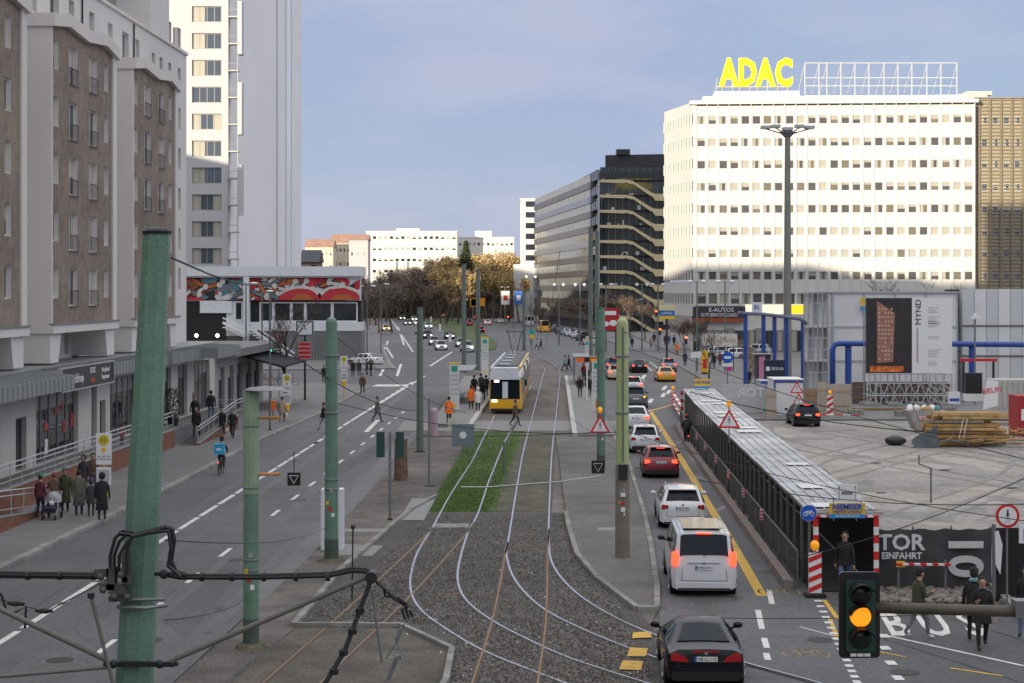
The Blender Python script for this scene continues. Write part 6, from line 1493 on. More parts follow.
# --- lamp posts
LAMPH = mat('lamp_head_glass', (.75,.76,.8), .3, var=0)
def lamp(label, px, yb, yt, double=True, r=.08, scale=1, lantern=False, group=None, Y=None):
    t = pole('street_lamp', label, px, yb, yt, r*1.3, r*.8, DPOLE, 'street lamp', n=6, cap=False, z0=.0, group=group, Y=Y); h_ = t['_h']
    for s in ((-1,1) if double else (1,)):
        MB().tube([(0,0,h_-.15),(s*.6*scale,0,h_-.05)], .035, 5).build('arm', DPOLE, t)
        if lantern: MB().lathe([(.12,-.35),(.30,-.05),(.22,.05),(.05,.12)], (s*.75*scale,0,h_), 8).build('lamp_head', LAMPH, t)
        else: MB().lathe([(.22,-.10),(.42,-.02),(.30,.06),(.05,.10)], (s*.8*scale,0,h_), 8).build('lamp_head', LAMPH, t)
    return t
Lg = 'street lamps'
lamp('double headed street lamp right of the pavilion corner', 367, 360, 286, scale=1); lamp('single headed street lamp second right of the pavilion', 381, 354, 284, False)
lamp('tall single lamp post before the painted frieze right end', 262, 378, 291, False); lamp('thin grey post before the painted frieze', 246, 380, 283, False)
for i, x in enumerate((531,559,580,606,642,658)):
    lamp(f'double headed street lamp, {["first","second","third","fourth","fifth","sixth"][i]} from the left before the dark office building', x, 352 if x > 600 else 345, 284 if x > 550 else 276, True, .1, 1, True, Lg)
lamp('double lamp with hanging lantern box left before the white office', 697, 372, 281, True, .09, 1, True); lamp('double lamp with hanging lantern box right before the white office', 725, 372, 281, True, .09, 1, True)
for x, yb, yt in ((480,322,285),(493,322,285),(505,325,287)): lamp(f'small far lamp before the autumn trees at {["left","middle","right"][[480,493,505].index(x)]}', x, yb, yt, True, .12, 1, False)
for x, yt in ((697,248),(725,246)): pass
# floodlight mast
fm = pole('floodlight_mast', 'very tall mast with a wide crown of flat floodlights before the white office', 787.5, 386, 131, .42, .26, mat('mast_grey_green', (.22,.23,.20), .5, .2, var=.1), 'mast', n=12, cap=False)
h_ = fm['_h']; kf = (15300/95)/F
for i, (dx, dz, w_) in enumerate(((-22,.2,9),(-12,.3,9),(0,.05,10),(12,.3,9),(22,.2,9))):
    m = MB(); m.box(dx*kf-w_*kf/2, -.5, h_+dz, dx*kf+w_*kf/2, .5, h_+dz+.28); m.build('floodlight_head', LGREY, fm)
    MB().bar((0,0,h_-.4), (dx*kf,0,h_+dz), .10).build('arm', DPOLE, fm)
MB().lathe([(.3,h_-.6),(.8,h_-.1),(.3,h_+.05)], (0,0,0), 12).build('crown', GREY, fm)
# --- the near traffic light on its arm
ty_ = 15.5; s1 = ty_/F
tl = thing('traffic_light', 'black traffic light with lit amber lamp hanging from a horizontal pole over the road', 'traffic light', P(859,615,ty_)); o0 = P(859,615,ty_)
def bz(x): return (x-859)*s1
m = MB()
def rrect(x0, z0, x1, z1, r_, n=4):
    o = []
    for cx, cz, a0 in ((x1-r_,z0+r_,-90),(x1-r_,z1-r_,0),(x0+r_,z1-r_,90),(x0+r_,z0+r_,180)):
        for k in range(n+1): a = R(a0+90*k/n); o.append((cx+r_*math.cos(a), cz+r_*math.sin(a)))
    return o
m.prismy(rrect(bz(839),-43*s1,bz(880),43*s1,.04), .0, .025); m.build('backing_board', mat('backboard_black', (.015,.016,.02), .35, var=0, coat=.3), tl)
m = MB(); m.prismy(rrect(bz(845),-36*s1,bz(874),35*s1,.03), -.06, -.001); hs_ = m.build('housing', mat('housing_green', (.02,.06,.045), .35, var=.2, scale=5, coat=.2), tl)
AMB = mat('lit_amber_lamp', (.9,.25,.01), .3, var=0, emit=.75)
for dz, mm_ in ((22,mat('red_lens_dark', (.02,.016,.014), .25, var=0)),(0,AMB),(-22,mat('green_lens_dark', (.012,.02,.016), .25, var=0))):
    m = MB(); m.lathe([(.095,-.005),(.095,.012),(.07,.03),(.01,.04)], (0,0,0), 20); m.xf(Matrix.Translation((0,-.065,dz*s1)) @ Matrix.Rotation(R(90),4,'X')); m.build('lens', mm_, tl, True)
    m = MB(); n = 12
    for k in range(n):
        a0, a1 = R(15+150*k/n), R(15+150*(k+1)/n); c_ = .115
        m.add([(c_*math.cos(a0),-.065,dz*s1+c_*math.sin(a0)),(c_*math.cos(a1),-.065,dz*s1+c_*math.sin(a1)),(c_*math.cos(a1),-.21,dz*s1-.01+c_*math.sin(a1)),(c_*math.cos(a0),-.21,dz*s1-.01+c_*math.sin(a0))], [(0,1,2,3),(3,2,1,0)])
    m.build('visor', BLACK, tl)
m = MB()
for k in range(3): m.box(bz(849+k*7),-.066,-40*s1,bz(855+k*7),-.06,-37*s1)
m.build('white_tabs', SWHITE, tl)
ar = thing('signal_arm', 'brown grey horizontal pipe holding the near traffic light from the right edge', 'pole', P(878,608,ty_)); o0 = P(878,608,ty_)
MB().tube([P(874,607.5,ty_)-o0, P(1075,613,ty_)-o0], .052, 12).build('pipe', mat('arm_brown', (.10,.085,.065), .6, .1, var=.15, scale=5), ar, True)
m = MB(); m.box(*(P(1016,618,ty_-.08)-o0), *(P(1027,598,ty_+.08)-o0)); m.build('clamp', GREY, ar)
# --- signs
def disc(m, c, r, y, n=24, mi=0, d=.02):
    m.prismy([(c[0]+r*math.cos(2*math.pi*k/n), c[1]+r*math.sin(2*math.pi*k/n)) for k in range(n)], y-d, y, mi)
def signpost(label, px, yb, ytop, cat='sign', z0=0, r=.035, Y=None, name='road_sign', m_=None):
    return pole(name, label, px, yb, ytop, r, r, m_ or GREY, cat, n=6, cap=False, z0=z0, Y=Y)
def warn_tri(t, x, z, s_, y=-.06):
    m = MB(); m.prismy([(x-s_/2,z),(x+s_/2,z),(x,z+s_*.87)], y-.015, y); a = m.build('triangle_border', RED, t)
    m = MB(); m.prismy([(x-s_*.35,z+s_*.085),(x+s_*.35,z+s_*.085),(x,z+s_*.70)], y-.02, y-.016); m.build('triangle_field', SWHITE, a)
    m = MB(); k = s_*.11
    m.sph((x,y-.022,z+s_*.50), (k*.3,.002,k*.3), 8, 5); m.bar((x,y-.024,z+s_*.46),(x,y-.024,z+s_*.29),k*.42,.004); m.bar((x,y-.024,z+s_*.30),(x-k*.7,y-.024,z+s_*.12),k*.24,.004); m.bar((x,y-.024,z+s_*.30),(x+k*.7,y-.024,z+s_*.12),k*.24,.004); m.bar((x,y-.024,z+s_*.44),(x-k*.7,y-.024,z+s_*.32),k*.2,.004); m.bar((x,y-.024,z+s_*.44),(x+k*.7,y-.024,z+s_*.33),k*.2,.004); m.build('walker_symbol', BLACK, a)
def beacon(t, x, z, y=0, s_=.11):
    MB().lathe([(s_*.7,0),(s_*.7,.05),(s_,.07),(s_,.20),(s_*.5,.27),(.01,.28)], (x,y,z), 10).build('warning_lamp', mat('amber_lamp', (.85,.33,.01), .3, var=0, emit=.25), t, True)
def hung(name, label, px, py, Y, cat): return thing(name, label, cat, P(px, py, Y))
t = hung('warning_sign', 'pedestrian warning triangle with amber lamp on the green pole left of the pale pole', 600, 433, 79, 'sign'); t.location.y -= .0; warn_tri(t, 0, -.0, .98); beacon(t, 0, .93)
MB().tube([(0,-.03,-.1),(0,-.03,1.0)], .03, 6).build('holder', GREY, t)
t = hung('warning_sign', 'pedestrian warning triangle with amber lamp at the roof edge of the covered walkway', 729, 428, 85, 'sign'); warn_tri(t, 0, 0, .98); beacon(t, 0, .93); t.location = P(729,428,74.5); MB().tube([(0,-.03,-.6),(0,-.03,1.0)], .03, 6).build('holder', GREY, t)
for i, (x, y, Y) in enumerate(((294,479,42),(598,467,56.6))):
    t = hung('tram_signal_plate', f'small black square plate with a white triangle outline, the {"left one over the road" if i == 0 else "right one by the pale pole"}', x, y, Y, 'sign'); s_ = 6.5*Y/F
    MB().box(-s_,-.02,-s_,s_,.02,s_).build('plate', BLACK, t); m = MB()
    for a, b in (((-.7,.55),(.7,.55)),((.7,.55),(0,-.7)),((0,-.7),(-.7,.55))): m.bar((a[0]*s_,-.03,a[1]*s_),(b[0]*s_,-.03,b[1]*s_),.28*s_,.01)
    m.build('triangle', SWHITE, t)
    MB().tube([(0,.0,s_),(0,.0,s_+.5)], .012, 4).build('hanger', DARK, t)
# stop signs (bus/tram stops)
def stop_sign(label, px, yb, yt, Y=None):
    t = signpost(label, px, yb, yt, 'stop sign', .12, .045, m_=mat('yellow_post', (.62,.40,.05), .5, var=.05), name='stop_sign'); h_ = t['_h']; w_ = .30
    MB().box(-w_,-.05,h_-1.25,w_,0,h_).build('panel', SWHITE, t)
    m = MB(); disc(m, (0,h_-.28), .21, -.055, 20, 0, .01); a = m.build('round_emblem', mat('sign_yellow_dark', (.62,.50,.02), .5, var=0), t); text('H', .28, mat('emblem_green', (.02,.12,.03), .6, var=0), a, (0,-.07,h_-.28), ext=.002)
    m = MB(); disc(m, (0,h_-.66), .09, -.055, 12, 0, .01); m.build('small_emblem', YELS, t)
    text('M4  M5  M6\nOtto-Braun-Str.', .10, BLACK, t, (0,-.055,h_-.98), ext=.002, name='stop_lettering')
    MB().box(-w_*.95,-.05,h_-2.05,w_*.95,0,h_-1.35).build('timetable', SWHITE, t); MB().box(-w_*.75,-.06,h_-1.95,w_*.75,-.052,h_-1.45).build('timetable_print', mat('print_grey', (.45,.46,.48), .6, var=.3, scale=14), t)
    MB().lathe([(.16,h_-2.5),(.18,h_-2.1),(.14,h_-2.05)], (0,0,0), 10).build('litter_bin', YELS, t)
    return t
stop_sign('yellow posted stop sign behind the waiting group, left of the big green pole', 104, 515, 433); stop_sign('yellow posted stop sign with white panel farther up the left pavement', 287, 420, 374); 
stop_sign('yellow posted stop sign with white panel near the kerb before the white turning car', 344, 398, 356)
# round bicycle sign at walkway entrance
def bike_symbol(m, x, z, s_, y):
    for k in (-1,1):
        pts = [(x+k*.5*s_+.3*s_*math.cos(a*.5236), y, z-.12*s_+.3*s_*math.sin(a*.5236)) for a in range(13)]; m.tube(pts, .05*s_, 4)
    for a, b in (((-.5,-.12),(-.2,.28)),((-.2,.28),(.35,.28)),((.35,.28),(0,-.12)),((0,-.12),(-.5,-.12)),((0,-.12),(-.25,.4)),((.3,.42),(.5,-.12)),((.3,.42),(.42,.45))): m.tube([(x+a[0]*s_,y,z+a[1]*s_),(x+b[0]*s_,y,z+b[1]*s_)], .045*s_, 4)
t = hung('bicycle_sign', 'round blue bicycle sign at the left of the covered walkway entrance', 808.5, 513, 50.4, 'sign'); m = MB(); disc(m, (0,0), .235, 0); m.build('disc', SBLUE, t); m = MB(); disc(m, (0,0), .245, .004, 24, 0, .012); m.build('rim', SWHITE, t)
m = MB(); bike_symbol(m, 0, 0, .20, -.03); m.build('bicycle_symbol', SWHITE, t); MB().bar((0,.02,0),(.5,.02,-.03),.04).build('arm', GREY, t)
# prohibition sign with walker
t = signpost('round red bordered no pedestrians sign on a thin grey post at the right edge', 1007, 604, 505, 'sign', .12, .03); h_ = t['_h']
m = MB(); disc(m, (0,h_-.30), .34, -.04); m.build('border', RED, t); m = MB(); disc(m, (0,h_-.30), .26, -.065, 24, 0, .01); m.build('field', SWHITE, t)
m = MB(); z = h_-.30; y = -.075
m.sph((0,y,z+.15), (.03,.003,.03), 8, 5)
for a, b, w_ in (((0,.12),(0,-.02),.05),((0,-.01),(-.07,-.20),.03),((0,-.01),(.07,-.20),.03),((0,.10),(-.08,-.0),.024),((0,.10),(.08,.0),.024)): m.bar((a[0],y,z+a[1]),(b[0],y,z+b[1]),w_,.004)
m.build('walker_symbol', BLACK, t)
t = hung('blue_sign_edge', 'white and blue sign cut by the right edge beside the prohibition sign', 1027, 536, 47, 'sign'); m = MB(); m.box(-.22,-.02,-.2,.3,.02,.3); m.build('panel', SWHITE, t); MB().box(-.10,-.03,-.12,.3,-.021,.2).build('blue_field', SBLUE, t); MB().tube([(.2,.03,-5+2.85),(.2,.03,.3)], .03, 6).build('post', GREY, t)
# traffic signals seen from behind and front
def signal(label, px, yb, yt, face='back', lit=None, Y=None, z0=0, sc_=1, two=False, group=None):
    t = pole('traffic_signal', label, px, yb, yt, .06, .05, GREY, 'traffic light', n=8, cap=False, z0=z0, Y=Y, group=group); h_ = t['_h']
    xs_ = (-.38,.38) if two else (.0,)
    for x in xs_:
        MB().box(x-.16,-.15 if face != 'back' else .0,h_-1.0,x+.16,.0 if face != 'back' else .2,h_-.0).build('housing', mat('signal_green', (.02,.07,.055), .5, var=.1) if face == 'back' else BLACK, t)
        if face != 'back':
            for k, c in enumerate(('red','amber','green')):
                on_ = (k == {'red':0,'green':2}.get(lit, -1)); m = MB(); disc(m, (x,h_-.17-.32*k), .11 if not on_ else .14, -.16, 12, 0, .02)
                m.build('lens', (mat('lit_red_signal', (1,.06,.02), .3, var=0, emit=5) if lit == 'red' else mat('lit_green_signal', (.05,1,.45), .3, var=0, emit=4)) if on_ else DARK, t)
    return t
signal('pair of dark green signals seen from behind on a thin pole at the verge', 390, 520, 432, 'back', two=True)
m = MB(); m.lathe([(.30,0),(.33,.02),(.30,1.9),(.34,1.95),(.1,2.0)], (0,0,0), 12); o = m.build('brick_column', mat('column_brick', (.16,.10,.07), .85, var=.3, scale=4)); o.location = G(401,480); tag(o, 'short brown brick patterned column beside the signals seen from behind', 'column')
for lb, x, yb, yt, lit in (('signal with lit red lamp over the far crossing before the yellow billboard',656,352,310,'red'),('low signal with lit red lamp at the far crossing',660,354,328,'red'),('signal with lit red lamp right of the yellow billboard',686,366,336,'red'),('signal with lit green lamp before the white stairs',271,400,340,'green'),('small far red signal above the distant cars, left',454,320,300,'red'),('small far red signal above the distant cars, right',460,320,300,'red'),('signal with red lamp by the platform rear',508,330,316,'red')): signal(lb, x, yb, yt, 'front', lit)
t = signpost('give way sign on a thin post before the white stairs', 279, 400, 333); h_ = t['_h']; m = MB(); m.prismy([(-.45,h_),(.45,h_),(0,h_-.8)], -.06,-.04); a = m.build('triangle', RED, t); m = MB(); m.prismy([(-.28,h_-.09),(.28,h_-.09),(0,h_-.6)], -.07,-.061); m.build('field', SWHITE, a)
# clock column and red display
t = pole('clock_column', 'grey street clock with square white face above a red striped display on the left pavement', 305, 400, 322, .09, .08, DARK, 'clock', n=8, z0=.12, cap=False); kk_ = (8.88*F/(400-HY))/F; zz = t['_h']
MB().box(-8.5*kk_,-.25,zz-14*kk_,8.5*kk_,.25,zz+1*kk_).build('clock_case', mat('clock_case_grey', (.13,.15,.17), .5, var=.1), t); m = MB(); m.box(-7.2*kk_,-.28,zz-12.5*kk_,7.2*kk_,-.251,zz-.5*kk_); f_ = m.build('clock_face', mat('clock_white', (.85,.87,.88), .5, var=0), t)
m = MB(); m.bar((0,-.30,zz-6.5*kk_),(0,-.30,zz-3*kk_),.06,.02); m.bar((0,-.30,zz-6.5*kk_),(2.5*kk_,-.30,zz-6.8*kk_),.06,.02); m.build('clock_hands', BLACK, f_)
MB().box(-8.5*kk_,-.2,zz-38*kk_,8.5*kk_,.2,zz-19*kk_).build('display_case', GREY, t); m = MB()
for k in range(4): m.box(-6*kk_,-.23,zz-(36-k*4.2)*kk_,6*kk_,-.201,zz-(33.4-k*4.2)*kk_)
MB().box(-6.5*kk_,-.21,zz-37*kk_,6.5*kk_,-.2005,zz-20*kk_).build('display_field', mat('display_pink', (.62,.40,.42), .6, var=.05), t); m.build('red_stripes', RED, t)
# grey cabinet beside p3
o = MB(); o.box(-.30,-.3,0,.02,.3,2.1); o.box(.30,-.3,0,.46,.3,2.1); tag(o.build('switch_cabinet', WHITE, None, False, G(331,552)+Vector((-.1,.75,0))), 'tall pale cabinet standing behind the rounded green pole at the verge', 'cabinet')
# thin masts on the verge
pole('thin_mast', 'thin grey mast with curved top at the verge near the platform', 429, 483, 398, .05, .04, GREY, n=6, cap=False); pole('thin_mast', 'thin grey post on the grass between the rails', 504, 477, 442, .06, .06, DPOLE, n=6, cap=False)
t = thing('waste_column', 'pale pink round post beside the left platform end', 'post', G(434,437)); MB().lathe([(.24,0),(.24,1.6),(.18,1.75),(.02,1.8)], (0,0,0), 12).build('shaft', mat('pale_pink', (.45,.34,.38), .6, var=.1), t)
t = thing('information_board', 'grey blue board with a white round mark in front of the platform end', 'sign', G(463,452)); MB().box(-.62,-.04,.3,.62,.04,1.55).build('board', mat('board_blue_grey', (.17,.22,.25), .5, var=.05), t)
m = MB(); disc(m, (0,.95), .20, -.05, 16, 0, .01); m.build('round_mark', SWHITE, t); MB().box(-.03,.0,0,.03,.03,.3).build('foot', GREY, t); MB().box(-.85,-.03,1.3,-.45,.0,1.9).build('paper', mat('paper_cream', (.55,.55,.42), .7, var=0), t)
# platform furniture: information columns
def infocol(label, px, yb, yt, z0=.24, wpx=10):
    t = pole('information_column', label, px, yb, yt, .05, .05, LGREY, 'sign', n=6, cap=False, z0=z0); h_ = t['_h']; s_ = (H-z0)/(yb-HY)*wpx/2
    MB().box(-s_,-.12,.15,s_,.12,h_).build('panel', mat('column_white', (.60,.62,.60), .5, var=.05), t); MB().box(-s_-.03,-.14,h_,s_+.03,.14,h_+.10).build('yellow_top', YELS, t); MB().box(-s_*.6,-.13,h_-.55,s_*.6,-.121,h_-.15).build('green_logo', mat('logo_green', (.02,.30,.22), .5, var=0), t)
    m = MB(); [m.box(-s_*.75,-.13,h_-.9-k*.33,s_*.75,-.121,h_-.75-k*.33) for k in range(5)]; m.build('print', mat('print_grey', (.35,.36,.38)), t); MB().box(-.13,-.13,.35,.13,-.121,.6).build('small_emblem', YELS, t)
    return t
infocol('tall white information column with yellow top at the near end of the left platform', 454.5, 412, 364); infocol('tall white information column with yellow top behind the tram', 485, 377, 338, wpx=7)
infocol('tall white information column on the right platform beside the green pole', 596.5, 412, 361, wpx=9); infocol('small white information column farther back on the right platform', 587, 372, 340, wpx=4)
def obin(label, px, py, z0=.24):
    t = thing('litter_bin', label, 'bin', G(px, py, z0)); m = MB(); m.box(-.16,-.14,.55,.16,.14,1.15); m.build('bin_body', ORANGE, t); MB().box(-.17,-.15,1.15,.17,.15,1.2).build('lid', ORANGE, t); MB().tube([(0,0,0),(0,0,.55)], .03, 6).build('post', DARK, t)
obin('orange litter bin left of the near white information column', 449, 418); obin('orange litter bin behind the people at the left stop', 472, 402); obin('orange litter bin on the right platform by the column', 598, 416); obin('orange litter bin on the lamp post of the left pavement', 273, 418, .12)
t = pole('grey_post', 'thin grey green post carrying an orange bin on the left pavement', 270, 430, 292, .07, .06, DPOLE, n=8, z0=.12)
# shelters
def shelter(label, px, py, L_, rz=0, z0=.24, w_=1.4, h_=2.5):
    t = thing('tram_shelter', label, 'shelter', G(px, py, z0), rz)
    for y in (0, L_/2, L_): MB().box(-w_/2,y-.04,0,-w_/2+.08,y+.04,h_).build('post', GREY, t); MB().box(w_/2-.5,y-.03,h_-.1,w_/2-.4,y+.03,h_).build('bracket', GREY, t)
    for y in (0, L_/2): MB().box(-w_/2+.02,y+.06,.2,-w_/2+.04,y+L_/2-.06,h_-.2).build('glass_pane', mat('shelter_glass', (.08,.09,.10), .1, var=0), t)
    MB().box(-w_/2-.1,-.2,h_,w_/2+.1,L_+.2,h_+.12).build('roof', mat('shelter_roof', (.22,.23,.24), .5, var=.1), t); MB().box(-.4,.4,.42,0,L_-.4,.48).build('bench', GREY, t)
shelter('grey tram shelter on the left platform', 462, 404, 9, -.02); shelter('grey tram shelter on the right platform behind the orange display', 582, 385, 9, -.02)
t = pole('stop_display', 'orange and black stop display on a white post on the right platform', 587, 400, 357, .06, .06, SWHITE, 'display', n=6, z0=.24, cap=False); z = t['_h']
MB().box(-.85,-.15,z-.42,.85,.1,z).build('case', ORANGE, t); MB().box(-.22,-.16,z-.40,.22,-.151,z-.03).build('dark_panel', BLACK, t); MB().box(-.9,-.2,z,.9,.15,z+.06).build('lid', LGREY, t)
# billboard, red advert, flags, round blue sign etc.
t = thing('advert_board', 'red and white advert hoarding beside the green pole at the far crossing', 'billboard', P(610,330,215)); k = 215/F
MB().box(-9*k,-.2,0,9*k,.2,22*k).build('panel', mat('advert_red', (.42,.01,.02), .5, var=.1), t); m = MB(); m.sph((3*k,-.2,7*k), (4*k,.02,3*k), 10, 6); m.sph((-4*k,-.2,6*k), (3*k,.02,2.5*k), 10, 6); m.box(-6*k,-.22,15*k,6*k,-.2,19*k); m.build('white_print', SWHITE, t)
for x in (-6,6): MB().tube([(x*k,0,-ZY(330,215)+.12),(x*k,0,0)], .12, 6).build('leg', DARK, t)
t = thing('advert_board', 'yellow and blue advert board above the far crossing', 'billboard', P(667,319,210)); k = 210/F
MB().box(-7.5*k,-.2,0,7.5*k,.2,3*k).build('yellow_panel', YELS, t); MB().box(-7.5*k,-.2,3*k+.01,7.5*k,.2,8.5*k).build('blue_panel', mat('advert_blue', (.04,.17,.45), .5, var=.1), t); MB().box(-8*k,-.25,8.6*k,8*k,.2,14*k).build('cream_panel', mat('advert_cream', (.65,.58,.35), .5, var=.05), t); text('advokat', 3.2*k, SWHITE, t, (0,-.22,6*k), name='advert_lettering')
MB().tube([(0,.3,-ZY(319,210)+.12),(0,.3,10*k)], .14, 6).build('leg', DARK, t)
t = signpost('round blue bus sign with white plate on a post on the right pavement', 727.5, 394, 352, 'sign', .12, .05); h_ = t['_h']
m = MB(); disc(m, (0,h_-.45), .48, -.06); m.build('blue_disc', SBLUE, t); MB().box(-.28,-.09,h_-.58,.28,-.075,h_-.36).build('white_bar', SWHITE, t); MB().box(-.45,-.07,h_-1.25,.45,-.05,h_-.98).build('plate', SWHITE, t); MB().box(-.1,-.07,h_-1.62,.4,-.05,h_-1.28).build('magenta_plate', mat('magenta', (.55,.03,.25), .5, var=0), t)
t = signpost('small white board on two dark posts beside the thin tree on the right pavement', 696, 384, 352, 'sign', .12, .04); h_ = t['_h']; MB().box(-.5,-.05,h_-.55,.5,0,h_).build('board', SWHITE, t)
t = thing('advert_column', 'narrow yellow illuminated advert box on the right pavement', 'advert', G(704.5,374,.12)); MB().box(-.3,-.3,0,.3,.3,.2).build('foot', DARK, t); MB().box(-.34,-.3,.2,.34,.3,2.5).build('box', mat('yellow_box', (.72,.42,.02), .5, var=.1), t); MB().box(-.2,-.31,.6,.2,-.301,1.6).build('print', RED, t)
t = thing('timetable_board', 'wide white printed board on posts on the right pavement', 'board', G(720,372,.12)); MB().box(-1.9,-.05,2.9,1.9,.05,4.2).build('board', mat('board_cream', (.60,.56,.50), .6, var=.05), t); m = MB()
for a in range(14): m.box(-1.7+a*.25,-.06,3.1+rt.uniform(0,.3),-1.6+a*.25,-.051,3.5+rt.uniform(0,.5))
m.build('print', mat('print_brown', (.30,.15,.12), .6, var=.2), t)
for x in (-1.5,1.5): MB().box(x-.05,.05,0,x+.05,.12,4.1).build('post', DARK, t)
for i, (x, Y, c) in enumerate(((506,430,RED),(519,430,SBLUE))):
    t = thing('banner_flag', f'{["white and red","blue and white"][i]} banner flag on a pole before the white annex', 'flag', (P(x,0,Y).x, Y, 0)); MB().tube([(-1.3,0,0),(-1.3,0,ZY(290,Y))], .09, 6).build('pole', GREY, t); z1 = ZY(291,Y); MB().box(-1.2,-.03,z1-3.4,.9,.03,z1).build('cloth', SWHITE if i == 0 else mat('flag_blue', (.05,.15,.5), .7, var=.2), t); MB().box(-.6,-.05,z1-2.4,.4,-.031,z1-1.1).build('emblem', c if i == 0 else SWHITE, t)
for lb, x, y, w_ in (('orange direction sign beyond the grass median',478,302,7),('orange warning panel right of the far direction sign',473,303,3)):
    t = thing('direction_sign', lb, 'sign', P(x,y+4,470)); k = 470/F; MB().box(-w_*k,-.1,0,w_*k,.1,8*k).build('panel', mat('direction_orange', (.75,.33,.02), .5, var=.05), t); MB().tube([(0,.2,-ZY(y+4,470)),(0,.2,6*k)], .15, 5).build('post', GREY, t)
t = thing('small_sign', 'small turquoise and yellow sign on a post behind the tram', 'sign', G(532,352)); MB().tube([(0,0,0),(0,0,3.0)], .05, 6).build('post', GREY, t); MB().box(-.4,-.05,2.6,.4,0,3.3).build('turquoise_panel', mat('turquoise', (.02,.35,.28), .5, var=0), t); MB().box(-.35,-.05,2.0,.35,0,2.55).build('yellow_panel', YELS, t)
for i, (x, y) in enumerate(((450,342),(440,331),(431,322))):
    tag(MB().box(-.25,-.1,0,.25,.1,1.6).build('marker_post', SWHITE, None, False, G(x,y)), f'white marker post on the grass median, {ordn[i]} of three', 'post', 'marker posts')
# parked bicycles before the pavilion
for i, x in enumerate((262,269,276,283,290)):
    b = bicycle('parked_bicycle', f'parked bicycle on the square below the white stairs, {ordn[i] if i else "first"} from the left', G(x,385,.12), R(70+i*6), [DARK, RED, GPOLE][i % 3], group='parked bicycles below the white stairs')
bicycle('parked_bicycle', 'bicycle leaning on the railing before the shop doors behind the big pole', (P(122,0,89).x, 89, 1.0), R(8), RED)
# ================================================================ COVERED WALKWAY
LE = [(8.95,51.0),(9.7,70.8),(10.8,99.5),(11.55,114)]
def lerpx(pts, y):
    for (xa, ya), (xb, yb) in zip(pts[:-1], pts[1:]):
        if y <= yb: return xa+(xb-xa)*(y-ya)/(yb-ya)
    return pts[-1][0]
wk = thing('covered_walkway', 'long covered pedestrian walkway with grey sheet roof and open posts beside the right road', 'walkway', (0,0,0))
RS = [mat('roof_sheet_a', (.44,.45,.47), .5, .2, var=.18, scale=1.2, big=.15), mat('roof_sheet_b', (.54,.55,.57), .5, .2, var=.18, scale=1.2, big=.15), mat('roof_sheet_c', (.37,.385,.40), .5, .2, var=.2, scale=1.2, big=.15)]
y = 51.0; i = 0; rk = random.Random(12); WW = 2.0
while y < 113.6:
    y1 = min(y+2.45, 114); xa, xb = lerpx(LE, y), lerpx(LE, y1); z = 2.42+(.012 if i % 2 else 0)+rk.uniform(-.006,.006)
    m = MB(); m.add([(xa-.08,y,z),(xa+WW,y,z+.04),(xb+WW,y1+.06,z+.04),(xb-.08,y1+.06,z),(xa-.08,y,z-.05),(xa+WW,y,z-.01),(xb+WW,y1+.06,z-.01),(xb-.08,y1+.06,z-.05)], [(0,1,2,3),(7,6,5,4),(0,4,5,1),(1,5,6,2),(2,6,7,3),(3,7,4,0)])
    r_ = m.build('roof_sheet', RS[rk.randrange(3)], wk)
    m = MB()
    for q in range(6): t_ = (q+.5)/6; m.bar((xa-.06+t_*2.04,y,z+.022+.04*t_),(xb-.06+t_*2.04,y1,z+.022+.04*t_),.05,.03)
    m.build('corrugation', RS[rk.randrange(2)], r_)
    if rk.random() < .45: MB().box(xa+rk.uniform(.2,.9), y+.3, z+.062, xa+rk.uniform(1.1,1.8), y+rk.uniform(1,2), z+.072).build('puddle_patch', mat('wet_patch', (.62,.63,.64), .35, .0, var=.1), r_)
    y = y1; i += 1
WPO = mat('walkway_post', (.15,.155,.13), .6, .1, var=.15); y = 51.2
postm = MB().box(-.04,-.04,.0,.04,.04,2.38).mesh('post', WPO)
while y < 114:
    put('post', postm, wk, (lerpx(LE, y), y, 0)); y += 1.75
m = MB(); pts = [(x+WW, y_) for x, y_ in LE]
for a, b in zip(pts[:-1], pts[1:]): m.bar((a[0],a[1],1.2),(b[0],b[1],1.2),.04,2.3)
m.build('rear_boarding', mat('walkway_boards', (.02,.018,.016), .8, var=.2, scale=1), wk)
m = MB()
for a, b in zip(LE[:-1], LE[1:]): m.bar((a[0],a[1],2.33),(b[0],b[1],2.33),.08,.12); m.bar((a[0]+WW-.1,a[1],2.33),(b[0]+WW-.1,b[1],2.33),.08,.12)
m.build('edge_beam', WPO, wk)
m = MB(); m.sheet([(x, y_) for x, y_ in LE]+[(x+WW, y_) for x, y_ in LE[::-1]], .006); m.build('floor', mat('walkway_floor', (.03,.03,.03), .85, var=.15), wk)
# fence panels with beacons and concrete kerb blocks
fn = thing('mesh_fence', 'low fence of dark mesh panels on posts between the covered walkway and the right road', 'fence', (0,0,0)); y = 51.6; FM = mat('fence_mesh_dark', (.03,.034,.034), .7, var=.25, scale=2)
while y < 112:
    y1 = y+2.4; xa, xb = lerpx(LE,y)-.30, lerpx(LE,y1)-.30
    MB().bar((xa,y+.03,.68),(xb,y1-.03,.68),.025,.80).build('panel', FM, fn); MB().bar((xa,y+.03,1.10),(xb,y1-.03,1.10),.04,.04).build('rail', GREY, fn)
    MB().tube([(xa,y,0),(xa,y,1.15)], .025, 6).build('post', GREY, fn); y = y1
kb = thing('barrier_blocks', 'row of low worn concrete barrier blocks along the right road edge', 'barrier', (0,0,0)); y = 51.3; i = 0
BKM = [mat('block_grey', (.20,.18,.165), .9, var=.2, scale=3), mat('block_pinkish', (.24,.165,.15), .9, var=.2, scale=3)]
